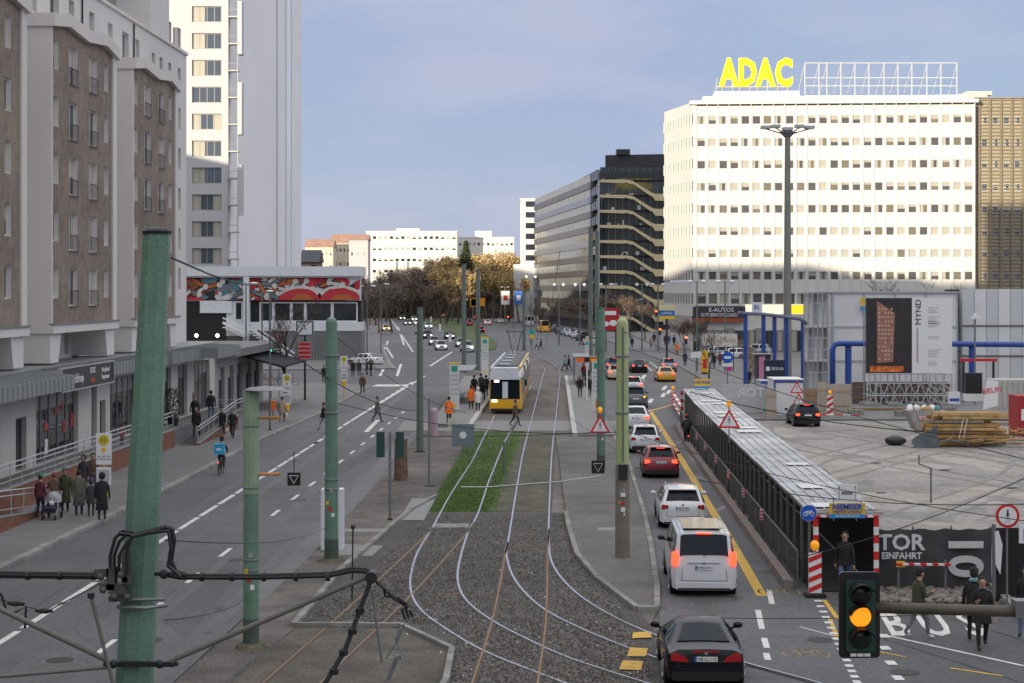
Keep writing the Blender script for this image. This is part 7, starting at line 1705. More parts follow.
while y < 112:
    y1 = y+.96; xa, xb = lerpx(LE,y)-.62, lerpx(LE,y1)-.62; MB().bar((xa,y,.14),(xb,y1,.14),.28,.28).build('block', BKM[(i//2) % 2], kb); y = y1+.03; i += 1
def stripe_board(t, w_, z0, z1, y=-.03, n=5, x=0):
    b = MB().box(x-w_/2,y,z0,x+w_/2,y+.04,z1).build('board', SWHITE, t); m = MB(); h_ = z1-z0; st = h_/n
    for k in range(n):
        za = z0+k*st; pts = [(x-w_/2,za+0),(x+w_/2,za+st*.55),(x+w_/2,min(za+st*1.05,z1)),(x-w_/2,min(za+st*.5,z1))]
        if pts[1][1] <= z1: m.prismy(pts, y-.006, y-.001)
    m.build('red_stripe', RED, b); return b
for i, (px, py) in enumerate(((779,514),(761,492),(742,474),(730,459),(719,446),(710,436),(702,426),(695,419))):
    Y = 8.0*F/(py-HY); t = thing('warning_beacon', f'small red and white striped beacon on the mesh fence, {["nearest","second nearest","third nearest","fourth nearest","fifth nearest","sixth nearest","seventh nearest","farthest"][i]} of eight', 'beacon', (lerpx(LE,Y)-.36, Y, 0), 0, 'striped beacons on the mesh fence')
    stripe_board(t, .15, .80, 1.17, n=3); MB().tube([(0,.02,0),(0,.02,.72)], .02, 5).build('foot', DARK, t)
# portal
pt = thing('portal_frame', 'red and white striped gate frame at the near end of the covered walkway', 'frame', (9.14,50.75,0))
def stripy(t, p, q_, w_, n, y=-.05, nm='striped_post'):
    p = Vector(p); q_ = Vector(q_); b = MB().bar(p, q_, w_, .05).build(nm, SWHITE, t)
    for k in range(0, n, 2): MB().bar(p.lerp(q_, k/n), p.lerp(q_, (k+1)/n), w_*1.03, .06).build('red_band', RED, b)
    return b
stripy(pt, (-.08,-.06,.0), (-.08,-.06,2.22), .15, 9); stripy(pt, (1.72,-.06,.0), (1.72,-.06,2.22), .15, 9); stripy(pt, (-.12,-.06,2.28), (1.80,-.06,2.28), .12, 11, nm='striped_lintel')
MB().box(-.2,0,2.30,1.95,.08,2.42).build('edge_board', LGREY, pt)
t = thing('hire_sign', 'yellow and blue rental sign with white arrow notice on top of the walkway gate', 'sign', P(847,517,50.6)); k = 50.6/F
MB().box(-18*k,-.03,3*k,18*k,.0,14*k).build('yellow_panel', mat('hire_yellow', (.72,.45,.03), .5, var=.05), t); b = MB().box(-18*k,-.03,-1*k,18*k,.0,2.8*k).build('blue_strip', mat('hire_blue', (.03,.28,.62), .5, var=0), t)
text('NIEMEIER', 6*k*1.2, SBLUE, t, (0,-.04,10.2*k), name='sign_lettering', bold=.006, sx=1.0); text('MIETSTATION', 3.4*k*1.1, SBLUE, t, (0,-.04,5.2*k), name='sign_lettering', sx=1.2); text('BUND-SERVICE', 2.8*k, SWHITE, b, (0,-.04,.9*k), name='sign_lettering', sx=1.2)
MB().box(-10*k,-.03,14.3*k,10*k,.0,33*k).build('white_notice', SWHITE, t); m = MB()
for s in (-1,1): m.bar((s*8*k,-.035,17*k),(s*8*k,-.035,31*k),.012,.004); m.bar((s*8*k,-.035,31*k),(s*8*k-.03,-.035,29*k),.012,.004); m.bar((s*8*k,-.035,31*k),(s*8*k+.03,-.035,29*k),.012,.004)
for q in range(7): m.box((-5.4+q*1.6)*k,-.036,22.5*k,(-4.4+q*1.6)*k,-.031,26*k)
m.build('arrow_print', BLACK, t); MB().box(-14*k,.0,-4*k,-13*k,.03,20*k).build('stake', GREY, t); MB().box(9*k,.0,-4*k,10*k,.03,30*k).build('stake', GREY, t)
t = thing('warning_beacon', 'tall striped beacon with amber lamp at the left foot of the walkway gate', 'beacon', G(815,597)); stripe_board(t, .38, .12, 1.30, n=4); beacon(t, 0, 1.38, .03, .13); MB().box(-.3,-.2,0,.3,.25,.10).build('base_plate', RUBBER, t); MB().box(-.03,.0,.1,.03,.03,1.4).build('post', GREY, t)
# banner fence
bf = thing('banner_fence', 'dark grey gate banner with large white lettering TOR EINFAHRT and rotated 01', 'banner', P(876,591,51.4)); k = 51.4/F
BN = mat('banner_cloth', (.06,.063,.066), .85, var=.12, scale=1.5)
m = MB(); nx, nz_ = 24, 8; xw = 116*k
for a in range(nx+1):
    for b in range(nz_+1):
        u, v = a/nx, b/nz_; m.v.append((u*xw, .05*math.sin(u*19+v*2)+.03*math.sin(v*7+u*5), v*62*k-(.05*math.sin(u*math.pi*5)**2 if v == 1 else 0)+u*.03))
for a in range(nx):
    for b in range(nz_): i0 = a*(nz_+1)+b; m.f.append((i0,i0+nz_+1,i0+nz_+2,i0+1)); m.m.append(0)
m.build('cloth', BN, bf, True)
for x in (0, xw*.33, xw*.66, xw): MB().tube([(x,.16,-.15),(x,.16,64*k)], .03, 6).build('fence_post', GREY, bf)
LT_ = mat('banner_letter', (.62,.63,.64), .7, var=.08, scale=3)
text('TOR', 17*k*1.28, LT_, bf, (24.5*k,-.10,48.5*k), name='lettering', bold=.018, sx=1.05, ext=.003); text('EINFAHRT', 7.2*k*1.28, LT_, bf, (25*k,-.10,35.5*k), name='lettering', bold=.008, sx=.95, ext=.003)
o = text('01', 36*k*1.3, LT_, bf, (91*k,-.10,36*k), name='lettering', bold=.045, ext=.003, res=5); o.rotation_euler = (R(90), R(-90), 0); o.scale = (.92,1,1)
t = thing('boom_barrier', 'red and white striped horizontal bar across the front of the grey banner', 'barrier', P(896,564,50.9)); k = 50.9/F
stripy(t, (0,0,0), (54*k,0,-.02), .17, 9, nm='boom'); MB().box(0,-.045,-.09,.26,-.03,.09).build('end_plate', YELS, t); MB().tube([(50*k,.08,-1.05),(50*k,.08,.1)], .04, 6).build('rest_post', GREY, t); MB().tube([(3*k,.08,-1.05),(3*k,.08,.1)], .04, 6).build('rest_post', GREY, t)
m = MB(); rg = random.Random(6)
for i in range(500):
    p = G(rg.uniform(877,993), rg.uniform(589,603)); s_ = rg.uniform(.03,.13); m.sph((p.x,p.y,s_*.3), (s_,s_*rg.uniform(.6,1),s_*.6), 5, 4, rg.randrange(2))
tag(m.build('rubble', [mat('rubble_a', (.25,.22,.19), .9, var=.1), mat('rubble_b', (.17,.155,.14), .9, var=.1)]), kind='stuff')
gt = thing('site_gate', 'black boarded gate at the right edge beside the grey banner', 'gate', P(994,604,49.5)); k = 49.5/F
MB().box(0,0,0,60*k,.06,76*k).build('boards', mat('gate_black', (.012,.012,.013), .8, var=0), gt); MB().box(-.04,-.05,0,.04,.08,80*k).build('gate_post', GREY, gt); m = MB(); m.prismy([(.02,40*k),(.16,30*k),(.22,60*k),(.10,74*k),(0,72*k)], -.10, -.06); m.build('torn_cloth', SWHITE, gt)
# ================================================================ BUILDING YARD
m = MB(); m.box(0,0,0,2.9,.06,2.1); t = thing('banner_fence', 'pale mesh banner seen from behind with mirrored lettering at the far end of the walkway', 'banner', P(722,413,124)); k = 124/F
MB().box(0,0,0,43*k,.06,29*k).build('cloth', mat('mesh_pale', (.50,.51,.52), .8, var=.08), t); o = text('TOR', 11*k*1.2, SWHITE, t, (29*k,-.03,20*k), ext=.003); o.scale = (-1,1,1)
t = thing('barrier_fence', 'red and white lattice barrier with amber lamp beside the cyclist at the far walkway end', 'barrier', G(682,421), 0); d_ = Vector(G(673,405))-Vector(G(682,421)); d_.z = 0
for z in (.25,.95): stripy(t, (0,0,z), (d_.x,d_.y,z), .22, 7, nm='barrier_plank')
m = MB()
for q in range(12): a = d_*(q/11); m.tube([(a.x,a.y,.25),(a.x,a.y,.95)], .015, 4)
m.build('lattice', LGREY, t); beacon(t, d_.x, 1.2, d_.y, .14); b = stripe_board(t, .3, .3, 1.1, n=3, x=d_.x, y=d_.y-.1)
t = thing('hire_sign', 'small yellow sign over the far end of the walkway', 'sign', P(702,386,113.5)); k = 113.5/F; MB().box(-8*k,0,0,8*k,.04,7*k).build('panel', YELS, t); text('NIEMEIER', 4*k, SBLUE, t, (0,-.02,3.6*k)); MB().box(-7*k,0,-3*k,7*k,.04,-.3*k).build('blue_strip', mat('hire_blue', (.03,.28,.62)), t)
t = thing('portal_frame', 'red and white striped frame at the far end of the walkway', 'frame', (11.55,113.6,0)); stripy(t, (-.2,0,0), (-.2,0,2.3), .16, 9); stripy(t, (2.0,0,0), (2.0,0,2.3), .16, 9)
def boxthing(name, label, cat, px0, px1, ytop, ybot, Y, depth, m_, partname='body', z0=None):
    a, b = P(px0,ybot,Y), P(px1,ytop,Y); base = a.z if z0 is None else z0
    if abs(base) < .4: base = 0
    t = thing(name, label, cat, (a.x, Y, base)); MB().box(0,0,0,b.x-a.x,depth,b.z-base).build(partname, m_, t); t['w'] = b.x-a.x; t['h'] = b.z-base; return t
CW = mat('container_white', (.72,.72,.71), .5, .1, var=.05, scale=.6, big=.06)
# container stack with scaffold
cs = boxthing('site_cabins', 'stack of white site cabins three storeys high behind the blue pipes and billboard', 'cabin', 833, 957, 293, 396, 147, 6, CW, 'cabin_wall'); k = 147/F
for z in range(1,3): MB().box(0,-.06,cs['h']*z/3-.08,cs['w'],-.003,cs['h']*z/3+.08).build('joint_beam', LGREY, cs)
for q in range(5): x = cs['w']*q/4; MB().box(x-.05,-.10,0,x+.05,-.061,cs['h']).build('corner_post', LGREY, cs)
MB().box(-.2,-.2,cs['h'],cs['w']+.2,6.2,cs['h']+.15).build('roof', LGREY, cs)
sc_ = thing('scaffold_stair', 'silver scaffold stair tower at the left side of the white cabin stack', 'scaffold', P(808,396,146)); sc_.location.z = 0; W_s = 24*k; Hs_ = 103*k
m = MB()
for q in range(6): m.tube([(W_s*q/5,0,0),(W_s*q/5,0,Hs_)], .05, 5); m.tube([(W_s*q/5,2,0),(W_s*q/5,2,Hs_)], .05, 5)
m.build('standard', LGREY, sc_); m = MB()
for z in range(10): m.tube([(0,0,Hs_*z/9),(W_s,0,Hs_*z/9)], .035, 5)
m.build('ledger', LGREY, sc_)
for z in range(4): MB().box(0,.05,Hs_*z/3-.06,W_s,1.95,Hs_*z/3).build('deck', LGREY, sc_)
for i in range(15): zc = i//5; MB().box(W_s*(i % 5)/5+.06,2.0,Hs_*zc/3+.1,W_s*(i % 5+1)/5-.06,2.05,Hs_*(zc+1)/3-.15).build('panel', CW if i % 3 else mat('panel_grey', (.36,.38,.39), .5, var=.1), sc_)
hb = boxthing('site_hoarding', 'tall pale grey corrugated wall of cabins at the right edge behind the blue pipe', 'hoarding', 962, 1070, 289, 395, 150, 3, mat('hoarding_wall', (.52,.53,.53), .6, var=.05), 'backing')
for i in range(9): MB().box(hb['w']*i/9+.03,-.08,.1,hb['w']*(i+1)/9-.03,-.003,hb['h']-.05).build('sheet', CW if i % 2 else mat('sheet_grey', (.58,.585,.59), .55, var=.05, scale=.5), hb)
for z in (.35,.64): MB().box(0,-.16,hb['h']*z,hb['w'],-.082,hb['h']*z+.12).build('rail', mat('rail_rusty', (.14,.10,.08), .7, var=.2), hb)
t = boxthing('scaffold_netting', 'open grey scaffold frame between billboard and the right hand grey wall', 'scaffold', 945, 963, 290, 395, 151, .1, mat('net_grey', (.25,.27,.27), .8, var=.2), 'net'); m = MB()
for q in range(4): m.tube([(t['w']*q/3,-.1,0),(t['w']*q/3,-.1,t['h'])], .06, 5)
for q in range(6): m.tube([(0,-.1,t['h']*q/5),(t['w'],-.1,t['h']*q/5)], .05, 5)
m.build('tubes', DARK, t)
# blue pipes
def pipes(label, pts, Y, r_=.28, posts=(), name='blue_pipe', yb=380, m_=None):
    o0 = P(*pts[0], Y); t = thing(name, label, 'pipe', (o0.x, Y, 0))
    MB().tube([P(x,y,Y)-Vector((o0.x,Y,0)) for x, y in pts], r_, 10).build('pipe', m_ or BLUEP, t, True)
    for x, ya in posts: p = P(x,ya,Y)-Vector((o0.x,Y,0)); MB().tube([(p.x,.3,0),(p.x,.3,p.z)], r_*1.15, 8).build('support', BLUEP, t)
    return t
pipes('thick blue water pipe bending over from the ground left of the billboard', [(832.5,397),(832.5,350),(834,345),(839,343.5),(870,343.5),(900,343.5)], 141, .24, [(849,343)])
pipes('thick blue water pipe crossing behind the right side of the billboard to the right edge', [(900,343.5),(960,344),(1070,345)], 140.5, .24, [(973,344),(1040,345)])
BLP2 = mat('wrapped_pipe', (.16,.18,.28), .6, var=.5, scale=5)
t = pipes('blue pipe bridge with wrapped top pipe and five posts beside the right pavement', [(738,313),(762,314),(786,317),(800,319),(807,324)], 148, .16, [(746,314),(764,314),(775,316),(787,317),(803.5,322)], m_=BLP2)
t = thing('shop_board', 'white Bl. lettered board on top of the blue pipe bridge', 'sign', P(757,313,150)); MB().box(-.45,-.05,0,.45,.05,.95).build('board', SWHITE, t); text('Bl.', .6, SBLUE, t, (0,-.07,.5))
# billboard
bb = thing('billboard', 'large billboard with night tower picture beside a white MYND text panel', 'billboard', P(868,408,131)); bb.location.z = 0; k = 131/F; zb = ZY(373,131); zt = ZY(298,131)
W1, W3 = 44*k, 84*k
MB().box(W1,0,zb,W3,.35,zt).build('white_panel', SWHITE, bb)
im = MB().box(0,-.0,zb,W1-.005,.35,zt).build('picture_panel', mat('picture_dark', (.035,.028,.03), .4, var=.3, scale=1), bb); MB().prismx([(-.001,zb),(-.6+.6,zb),(.35,zb),(.35,zt),(0,zt)], -.12, -.002).build('side_panel', mat('side_dark', (.03,.03,.03)), bb)
m = MB(); tx_ = lambda x: (x-868)*k; tz_ = lambda y: ZY(y,131)
m.prismy([(tx_(877),tz_(363)),(tx_(893),tz_(362)),(tx_(895),tz_(313)),(tx_(877),tz_(301))], -.02, -.001); pm_ = m.build('printed_tower', mat('print_tower', (.33,.16,.11), .5, var=.2, scale=3), im)
m = MB()
for q in range(13):
    for c in range(5):
        if rk.random() < .75: x = tx_(878.3+c*3.1); z = tz_(360-q*4.2); m.box(x,-.03,z,x+1.8*k,-.021,z+1.6*k)
m.build('printed_windows', mat('print_light', (.62,.45,.36), .5, var=.2), pm_)
MB().box(tx_(870),-.015,tz_(372),tx_(903.5),-.001,tz_(366)).build('printed_traffic', mat('print_orange', (.62,.16,.03), .5, var=.6, scale=3), im)
o = text('MYND', 6*k*1.3, BLACK, bb, (tx_(918.5),-.02,tz_(312)), name='lettering', sx=1.15); o.rotation_euler = (R(90), R(-90), 0)
m = MB()
for y, n_ in ((308,4),(317,5),(322,4),(337,2),(350,5),(362,3)):
    for q in range(n_): m.box(tx_(928),-.012,tz_(y+q*1.7),tx_(928+rk.uniform(5,14)),-.001,tz_(y+q*1.7-.7))
m.build('printed_text', mat('print_grey', (.45,.46,.48)), bb); o = text('HIGH PERFORMANCE WORKSPACE', 2.2*k, mat('print_red', (.4,.12,.1), .6, var=0), bb, (tx_(917.5),-.02,tz_(345)), name='lettering'); o.rotation_euler = (R(90), R(-90), 0)
m = MB(); tr = MB()
for x in (2,13,26,38,50,62,75,84):
    for y_ in (0, 2.2): m.tube([(x*k,y_,0),(x*k,y_,zb if y_ == 0 else zt)], .045, 5)
for z in (.1, zb*.35, zb*.7, zb-.1):
    for y_ in (0,2.2): m.tube([(0,y_,z),(W3,y_,z)], .045, 5)
for q in range(8):
    x = q*10.5*k; z0_ = 0 if q % 2 else zb*.35; tr.tube([(x,0,.1),(x+10.5*k,0,zb*.7)], .035, 4); tr.tube([(x+10.5*k,0,.1),(x,0,zb*.7)], .035, 4)
for z in [zb*q/6 for q in range(6)]:
    for x in (0,9*k,70*k,W3): tr.tube([(x,0,z),(x+(.35 if x < 1 else -.35),2.2,z+zb/6)], .04, 4)
m.build('scaffold_tube', LGREY, bb); tr.build('diagonal_brace', LGREY, bb)
for x in (4,28,54,78): MB().box(x*k-.5,-.4,0,x*k+.5,2.6,.35).build('ballast_block', CONC, bb)
t = thing('hire_sign', 'small yellow and blue sign on the white cabin stack left of the billboard', 'sign', P(864,311,146.5)); k = 147/F; MB().box(-3.5*k,-.1,5*k,5*k,-.05,13*k).build('yellow_panel', YELS, t); MB().box(-3.5*k,-.1,0,5*k,-.05,4.6*k).build('blue_panel', mat('hire_blue', (.03,.28,.62)), t)
t = thing('steel_beam', 'long red steel beam lying behind the camera mast at the right', 'beam', P(960,360,136)); MB().bar((0,0,0),(37*136/F,0,0),.25,.22).build('beam', RED, t); MB().box(.2,-.1,-(9-69*.08)+.0,.35,.1,-.1).build('trestle', DARK, t); MB().box(2.6,-.1,-(9-69*.08)+.0,2.75,.1,-.1).build('trestle', DARK, t)
for i, (px, py, s_) in enumerate(((856,417,1.0),(903,418,1.2),(948,414,1.0))):
    t = thing('pallet', f'wooden pallet with grey blocks before the billboard scaffold, {["left","middle","right"][i]} one of three', 'pallet', G(px, py), .2*i)
    for q in range(5): MB().box(-.6,-.4+q*.17,.10,.6,-.4+q*.17+.11,.13).build('slat', WOOD, t)
    for q in range(3): MB().box(-.6+q*.52,-.4,0,-.44+q*.52,.4,.10).build('bearer', WOOD, t)
    for q in range(6): MB().box(-.55+(q % 3)*.37,-.35,.135+(q//3)*.2,-.22+(q % 3)*.37,.35,.325+(q//3)*.2).build('block', CONC, t)
# cabin and clutter
cb = boxthing('site_cabin', 'small white cabin with blue frame behind the black hatchback', 'cabin', 774, 803, 380, 417.5, 121, 3, CW, 'wall'); k = 121/F
for x0, x1, z0_, z1_ in ((0,cb['w'],cb['h']-.18,cb['h']),(0,cb['w'],0,.15)): MB().box(x0-.02,-.05,z0_,x1+.02,-.002,z1_).build('blue_frame', BLUEP, cb)
MB().box(-.02,-.06,.15,.1,-.003,cb['h']-.18).build('blue_frame', BLUEP, cb); MB().box(-.05,-.1,cb['h'],cb['w']+.05,3.1,cb['h']+.08).build('roof', SWHITE, cb)
cb2 = boxthing('site_cabin', 'blue framed cabin end to the left of the white cabin', 'cabin', 761, 773, 381, 413, 126, 3, mat('cabin_pale', (.34,.37,.42), .5, var=.05), 'wall'); MB().box(-.02,-.06,cb2['h']-.2,cb2['w']+.02,-.003,cb2['h']).build('blue_frame', BLUEP, cb2); MB().box(-.02,-.06,0,.12,-.003,cb2['h']-.2).build('blue_frame', BLUEP, cb2)
PLY = mat('plywood', (.34,.24,.16), .8, var=.12, scale=1); PLY2 = mat('plywood_pale', (.42,.36,.30), .8, var=.1, scale=1)
for i, (a, b, c, d, Y, m_, lb) in enumerate(((766,776.5,389,418,119,PLY2,'pale plywood board left of the white cabin'),(804,817,388,414,123,PLY,'brown plywood board right of the white cabin'),(818,826,382,416,122,PLY2,'tall narrow pale plywood board in the middle of the hoarding'),(827,851,384,416,122.5,PLY2,'wide pale plywood board behind the striped beacon'),(852,950,382,407,134,mat('brown_hoarding', (.17,.13,.11), .85, var=.12, scale=.8),'long low brown hoarding behind the billboard scaffold'))):
    t = boxthing('plywood_board', lb, 'board', a, b, c, d, Y, .05, m_, 'sheet'); 
    n_ = max(2, int(t['w']/1.2)); 
    for q in range(n_): MB().box(t['w']*(q+.5)/n_-.03,.06,0,t['w']*(q+.5)/n_+.03,.14,t['h']).build('stud', WOOD, t)
    for z in (.3,.75): MB().box(0,-.03,t['h']*z,t['w'],-.002,t['h']*z+.06).build('batten', WOOD, t)
sg2 = boxthing('company_sign', 'dark blue company sign with white lettering above the white cabin', 'sign', 764.5, 785, 360, 377.5, 130, .3, mat('navy_sign', (.015,.018,.045), .5, var=0), 'panel', None); k = 130/F
text('SIGNA', 3.4*k*1.3, SWHITE, sg2, (sg2['w']*.62,-.03,sg2['h']*.5)); MB().box(.12,-.02,sg2['h']*.38,.40,-.002,sg2['h']*.62).build('logo_square', SWHITE, sg2); MB().box(0,.3,-1.6,.15,.4,sg2['h']).build('leg', DARK, sg2); MB().box(sg2['w']-.15,.3,-1.6,sg2['w'],.4,sg2['h']).build('leg', DARK, sg2)
t = boxthing('kiosk', 'pink and dark narrow kiosk wall at the pavement end beside the company sign', 'kiosk', 757, 771, 355, 392, 138, 1.5, mat('kiosk_dark', (.04,.035,.04), .6, var=.1), 'wall'); MB().box(.15,-.06,t['h']*.25,.65,-.002,t['h']-.1).build('pink_panel', mat('pink_poster', (.55,.22,.38), .6, var=.15), t); MB().box(-.3,-.2,t['h'],t['w']+.2,1.6,t['h']+.1).build('roof', GREY, t)
t = thing('warning_signs', 'two stacked red and white warning triangles on one post beside the white cabin', 'sign', G(798,420)); k = 15300/129/F; MB().tube([(0,0,0),(0,0,39*k)], .035, 6).build('post', GREY, t); warn_tri(t, -.1, 27*k, .95); warn_tri(t, .05, 15*k, .95)
t = thing('warning_beacon', 'striped beacon with amber lamp behind the red and white plank, right of the black hatchback', 'beacon', G(830,417)); stripe_board(t, .42, .15, 1.55, n=3); beacon(t, 0, 1.62, 0, .13)
t = thing('barrier_plank', 'long red and white plank lying on feet right of the black hatchback', 'barrier', G(818,419)); stripy(t, (0,0,.3), (41*(15300/128/F),0,.3), .28, 5, nm='plank')
t = thing('tarpaulin_bundle', 'green tarpaulin bundle on a pallet left of the white cabin', 'bundle', G(771,419)); MB().box(-.45,-.3,0,.45,.5,.5).build('crate', PLY2, t); m = MB(); m.sph((0,0,.68), (.42,.35,.28), 9, 6); m.sph((.2,0,.92), (.18,.2,.2), 8, 5); m.sph((-.25,.1,.6), (.25,.2,.3), 8, 5); m.build('tarpaulin', mat('green_tarp', (.01,.28,.14), .5, var=.2, scale=4), t)
t = boxthing('display_panel', 'black upright screen on a white base right of the billboard', 'screen', 966, 982, 373, 401, 118, .3, BLACK, 'screen'); MB().box(-.1,-.15,-.0,t['w']+.1,.5,.5).build('base', SWHITE, t); MB().box(t['w']+.0,-.02,.5,t['w']+.06,.3,t['h']).build('frame', LGREY, t)
t = boxthing('white_sign_box', 'small white and blue sign box left of the black screen', 'sign', 949, 960, 392, 404, 121, .3, SWHITE, 'panel'); MB().box(.05,-.02,.2,t['w']-.05,-.002,.4).build('blue_strip', SBLUE, t)
t = boxthing('shipping_container', 'white shipping container behind the timber stack at the right', 'container', 995, 1060, 380, 410, 114, 2.4, mat('container_dirty_white', (.42,.42,.38), .6, var=.1, scale=1), 'body')
for q in range(12): MB().box(.15+q*.36,-.05,.15,.33+q*.36,-.002,t['h']-.12).build('rib', mat('container_dirty_white', (.42,.42,.38)), t)
t = boxthing('cloth_banner', 'crooked white cloth banner with red letters hanging at the container corner', 'banner', 983, 998, 381, 411, 112, .02, SWHITE, 'pole_cloth', None); t.children[0].hide_render = False
t.children[0].data.clear_geometry(); m = MB(); m.prismy([(.0,.1),(.95,.35),(1.0,1.95),(.25,2.1),(.1,1.2)], -.03, .01); t.children[0].data.from_pydata(m.v, [], m.f); text('BRUN', .5, RED, t, (.6,-.05,1.35), (R(90),R(-8),0))
t = boxthing('red_container', 'red metal container cut by the right edge', 'container', 1018, 1060, 396, 436, 105, 2, mat('container_red', (.36,.02,.02), .5, var=.1), 'body'); MB().box(.2,-.02,1.0,.6,-.002,1.7).build('notice', SWHITE, t)
for q in range(6): MB().box(.8+q*.3,-.05,.1,.95+q*.3,-.002,t['h']-.1).build('rib', mat('container_red', (.36,.02,.02)), t)
t = thing('camera_mast', 'thin grey mast with small white cameras right of the billboard', 'mast', G(975,406)); h_ = ZY(318,15300/115); MB().tube([(0,0,0),(0,0,h_)], .07, 8).build('pole', GREY, t); m = MB(); m.box(-.35,-.25,h_-.1,-.02,.05,h_+.12); m.box(.0,-.25,h_-.05,.4,.05,h_+.1); m.box(-.1,-.1,h_+.1,.1,.1,h_+.4); m.build('camera', SWHITE, t)
# timber stack
WD = [mat('timber_a', (.42,.24,.08), .8, var=.2, scale=3), mat('timber_b', (.50,.33,.14), .8, var=.2, scale=3), mat('timber_c', (.28,.15,.06), .8, var=.2, scale=3), mat('timber_grey', (.24,.20,.15), .85, var=.2, scale=3)]
ts = thing('timber_stack', 'large untidy stack of orange brown timber beams and planks in the building yard', 'timber', G(925,446)); k = 98.7/F; rb = random.Random(31)
for r_ in range(9):
    z = .05+r_*.215
    for q in range(5):
        y_ = -.1+q*.34; L_ = 88*k*rb.uniform(.72,1)-(r_*.06); x0 = rb.uniform(0,.35)+(.9 if r_ > 6 else 0)*rb.random(); o = MB().bar((x0,y_,z+.09),(x0+L_-rb.uniform(0,.8),y_+rb.uniform(-.08,.08),z+.09+rb.uniform(-.02,.02)),.22,.17).build('beam', WD[rb.choice((0,0,1,1,2,3))], ts)
    if r_ % 3 == 1:
        for x in (.8,2.4,4.0): MB().box(x,-.4,z+.175,x+.12,1.6,z+.215).build('spacer', WD[2], ts)
for i in range(16): x = rb.uniform(-.3,5.0); MB().bar((x,-.5+rb.uniform(-.2,.2),.12+rb.uniform(0,.3)),(x+rb.uniform(.8,2),-.5+rb.uniform(-.6,.1),.15+rb.uniform(0,.5)),.14,.05).build('plank', WD[rb.randrange(4)], ts)
for x, c in ((1.7,GPOLE),(2.1,SWHITE),(2.35,SWHITE)): MB().bar((x,-.42,1.6),(x-.3,-.45,.2),.04,.02).build('strap', c, ts)
t = thing('timber_crate', 'low orange slatted crate in front of the timber stack', 'crate', G(984,442)); 
for q in range(5): MB().box(-1.1+q*.02,-.6,.1+q*.14,1.1-q*.02,.3,.21+q*.14).build('slat', WD[0], t)
t = thing('timber_stack', 'small pile of splintered boards at the right edge beside the big timber stack', 'timber', G(1012,440))
for i in range(22): x = rb.uniform(-.8,1.0); MB().bar((x,rb.uniform(-.5,.5),.1+rb.uniform(0,.6)),(x+rb.uniform(-.8,1.2),rb.uniform(-.5,.5),.1+rb.uniform(0,.7)),.16,.04).build('plank', WD[rb.randrange(3)], t)
t = thing('tarpaulin', 'dark grey tarpaulin draped at the left end of the timber stack', 'tarpaulin', G(926,447)); m = MB(); nx = 10
for a in range(nx+1):
    for b in range(7): u, v = a/nx, b/6; m.v.append((-.9+1.5*u+.05*math.sin(v*9), -.7+.6*v+.06*math.sin(u*14), max(.02, 1.25*v*(.35+.65*u)+.05*math.sin(u*9+v*5))))
for a in range(nx):
    for b in range(6): i0 = a*7+b; m.f.append((i0,i0+7,i0+8,i0+1)); m.m.append(0)
m.build('cloth', mat('tarp_dark', (.05,.06,.075), .6, var=.2), t, True)
t = thing('rubble_sack', 'black plastic sack lying on the yard left of the timber stack', 'sack', G(895,445)); m = MB(); m.sph((0,0,.27), (.62,.42,.30), 10, 7); m.sph((.3,.1,.24), (.4,.35,.24), 9, 6); m.sph((-.35,0,.3), (.25,.3,.2), 8, 5); m.build('sack', mat('black_sack', (.03,.033,.035), .4, var=.2, scale=5), t, True)
t = thing('skip', 'grey rubbish skip with coloured waste and striped plate left of the timber', 'skip', G(920,432)); m = MB(); m.prismy([(-.2,.1),(1.4,.1),(1.7,1.35),(-.75,1.35)], 0, 1.6); m.build('tub', mat('skip_grey', (.30,.30,.28), .6, var=.2), t); m = MB()
for i in range(30): m.sph((rb.uniform(-.5,1.4), rb.uniform(.2,1.4), 1.38+rb.uniform(0,.15)), (rb.uniform(.1,.25),)*3, 6, 5, rb.randrange(4))
m.build('waste', [CL['teal'], WD[1], SWHITE, CL['brown']], t); stripe_board(t, .5, .75, 1.0, y=-.05, n=2, x=.2)
t = thing('timber_stack', 'flat pile of long grey boards under the billboard scaffold', 'timber', G(852,412))
for i in range(9): MB().bar((rb.uniform(-.3,.3),-.2+i % 3*.3,.06+i//3*.1),(6.5+rb.uniform(-.6,.4),-.2+i % 3*.3,.06+i//3*.1),.28,.09).build('plank', WD[3] if i % 2 else WD[2], t)
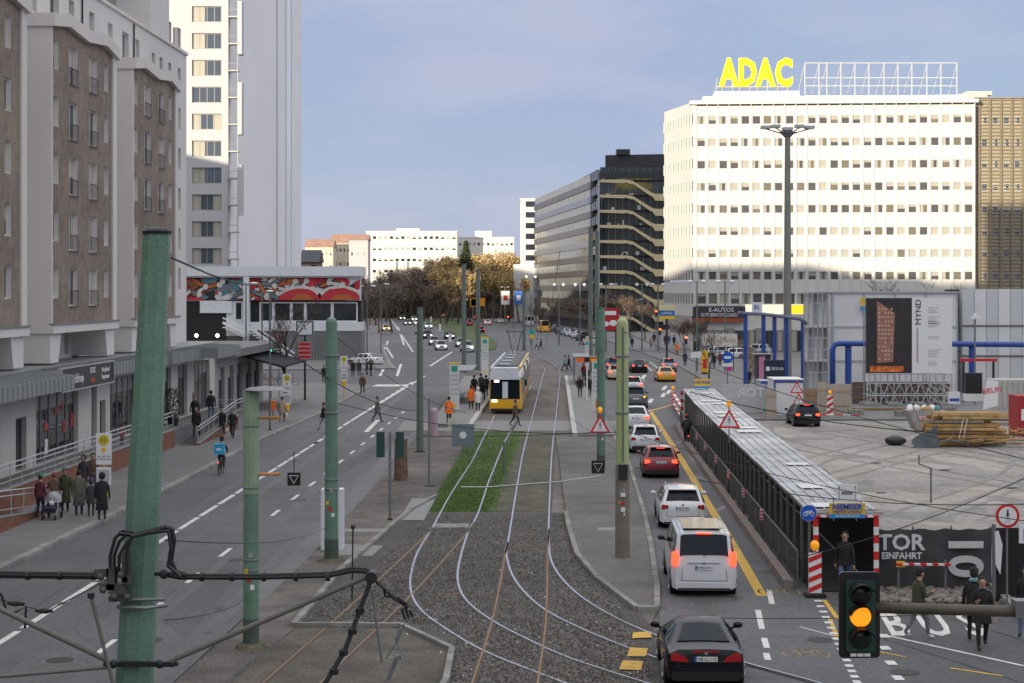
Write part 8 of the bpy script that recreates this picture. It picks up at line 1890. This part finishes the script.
# stains and tyre marks on the yard
m = MB(); ry = random.Random(17)
for i in range(46):
    c = G(ry.uniform(770,1020), 425+95*ry.random()**1.3); n_ = 12; rx = ry.uniform(.4,2.6); ryy = ry.uniform(.6,3.5); a0 = ry.uniform(-.6,.6); v = []
    for q in range(n_):
        a = 2*math.pi*q/n_; r_ = ry.uniform(.6,1.1); x, y_ = rx*r_*math.cos(a), ryy*r_*math.sin(a); v.append((c.x+x*math.cos(a0)-y_*math.sin(a0), c.y+x*math.sin(a0)+y_*math.cos(a0)))
    m.sheet(v, -.011+.0002*i, ry.randrange(3))
struct('yard_patches', m, [mat('yard_patch_light', (.36,.335,.305), .9, var=.15, scale=1), mat('yard_patch_dark', (.22,.205,.19), .85, var=.2, scale=1), mat('yard_patch_sand', (.34,.30,.26), .95, var=.2, scale=1)])
m = MB()
for i in range(7):
    x0, y0 = G(ry.uniform(800,1000), 520)[:2]; pts = [(x0+8*math.sin(q*.25+i)+q*.5, y0+q*4) for q in range(14)]; m.ribbon(smooth(pts,3), .25, .0003+.0001*i); m.ribbon(smooth([(a+1.6,b) for a, b in pts],3), .25, .0011+.0001*i)
struct('tyre_track', m, mat('tyre_track', (.235,.22,.205), .85, var=.2))
m = MB(); m.bar(G(846,492),G(822,470),.25,.16); tag(m.build('kerb_board', mat('old_board', (.20,.12,.09), .9, var=.2)), 'low brown board lying along the yard behind the walkway roof', 'board')
m = MB(); m.bar(G(992,545+43,.0)+Vector((0,0,.08)), G(1030,625)+Vector((0,0,.08)), .25, .18); struct('corner_kerb', m, KERB)
# pieces too small to pick apart in the photograph
for o in list(bpy.data.objects):
    n_ = o.name.split('.')[0]
    if n_ in ('fin','pier','shop_pier','mullion','slat','spokes','standing_seam','seam','lattice','print','printed_windows','printed_text','frieze_painting','shop_poster','blind','waste','litter','corrugation','tubes','standard','ledger','scaffold_tube','diagonal_brace','window_band') and o.parent is not None and o.type == 'MESH':
        if n_ != 'window_band': o['kind'] = 'stuff'
    for key in ('_h','w','h'):
        if key in o.keys(): del o[key]
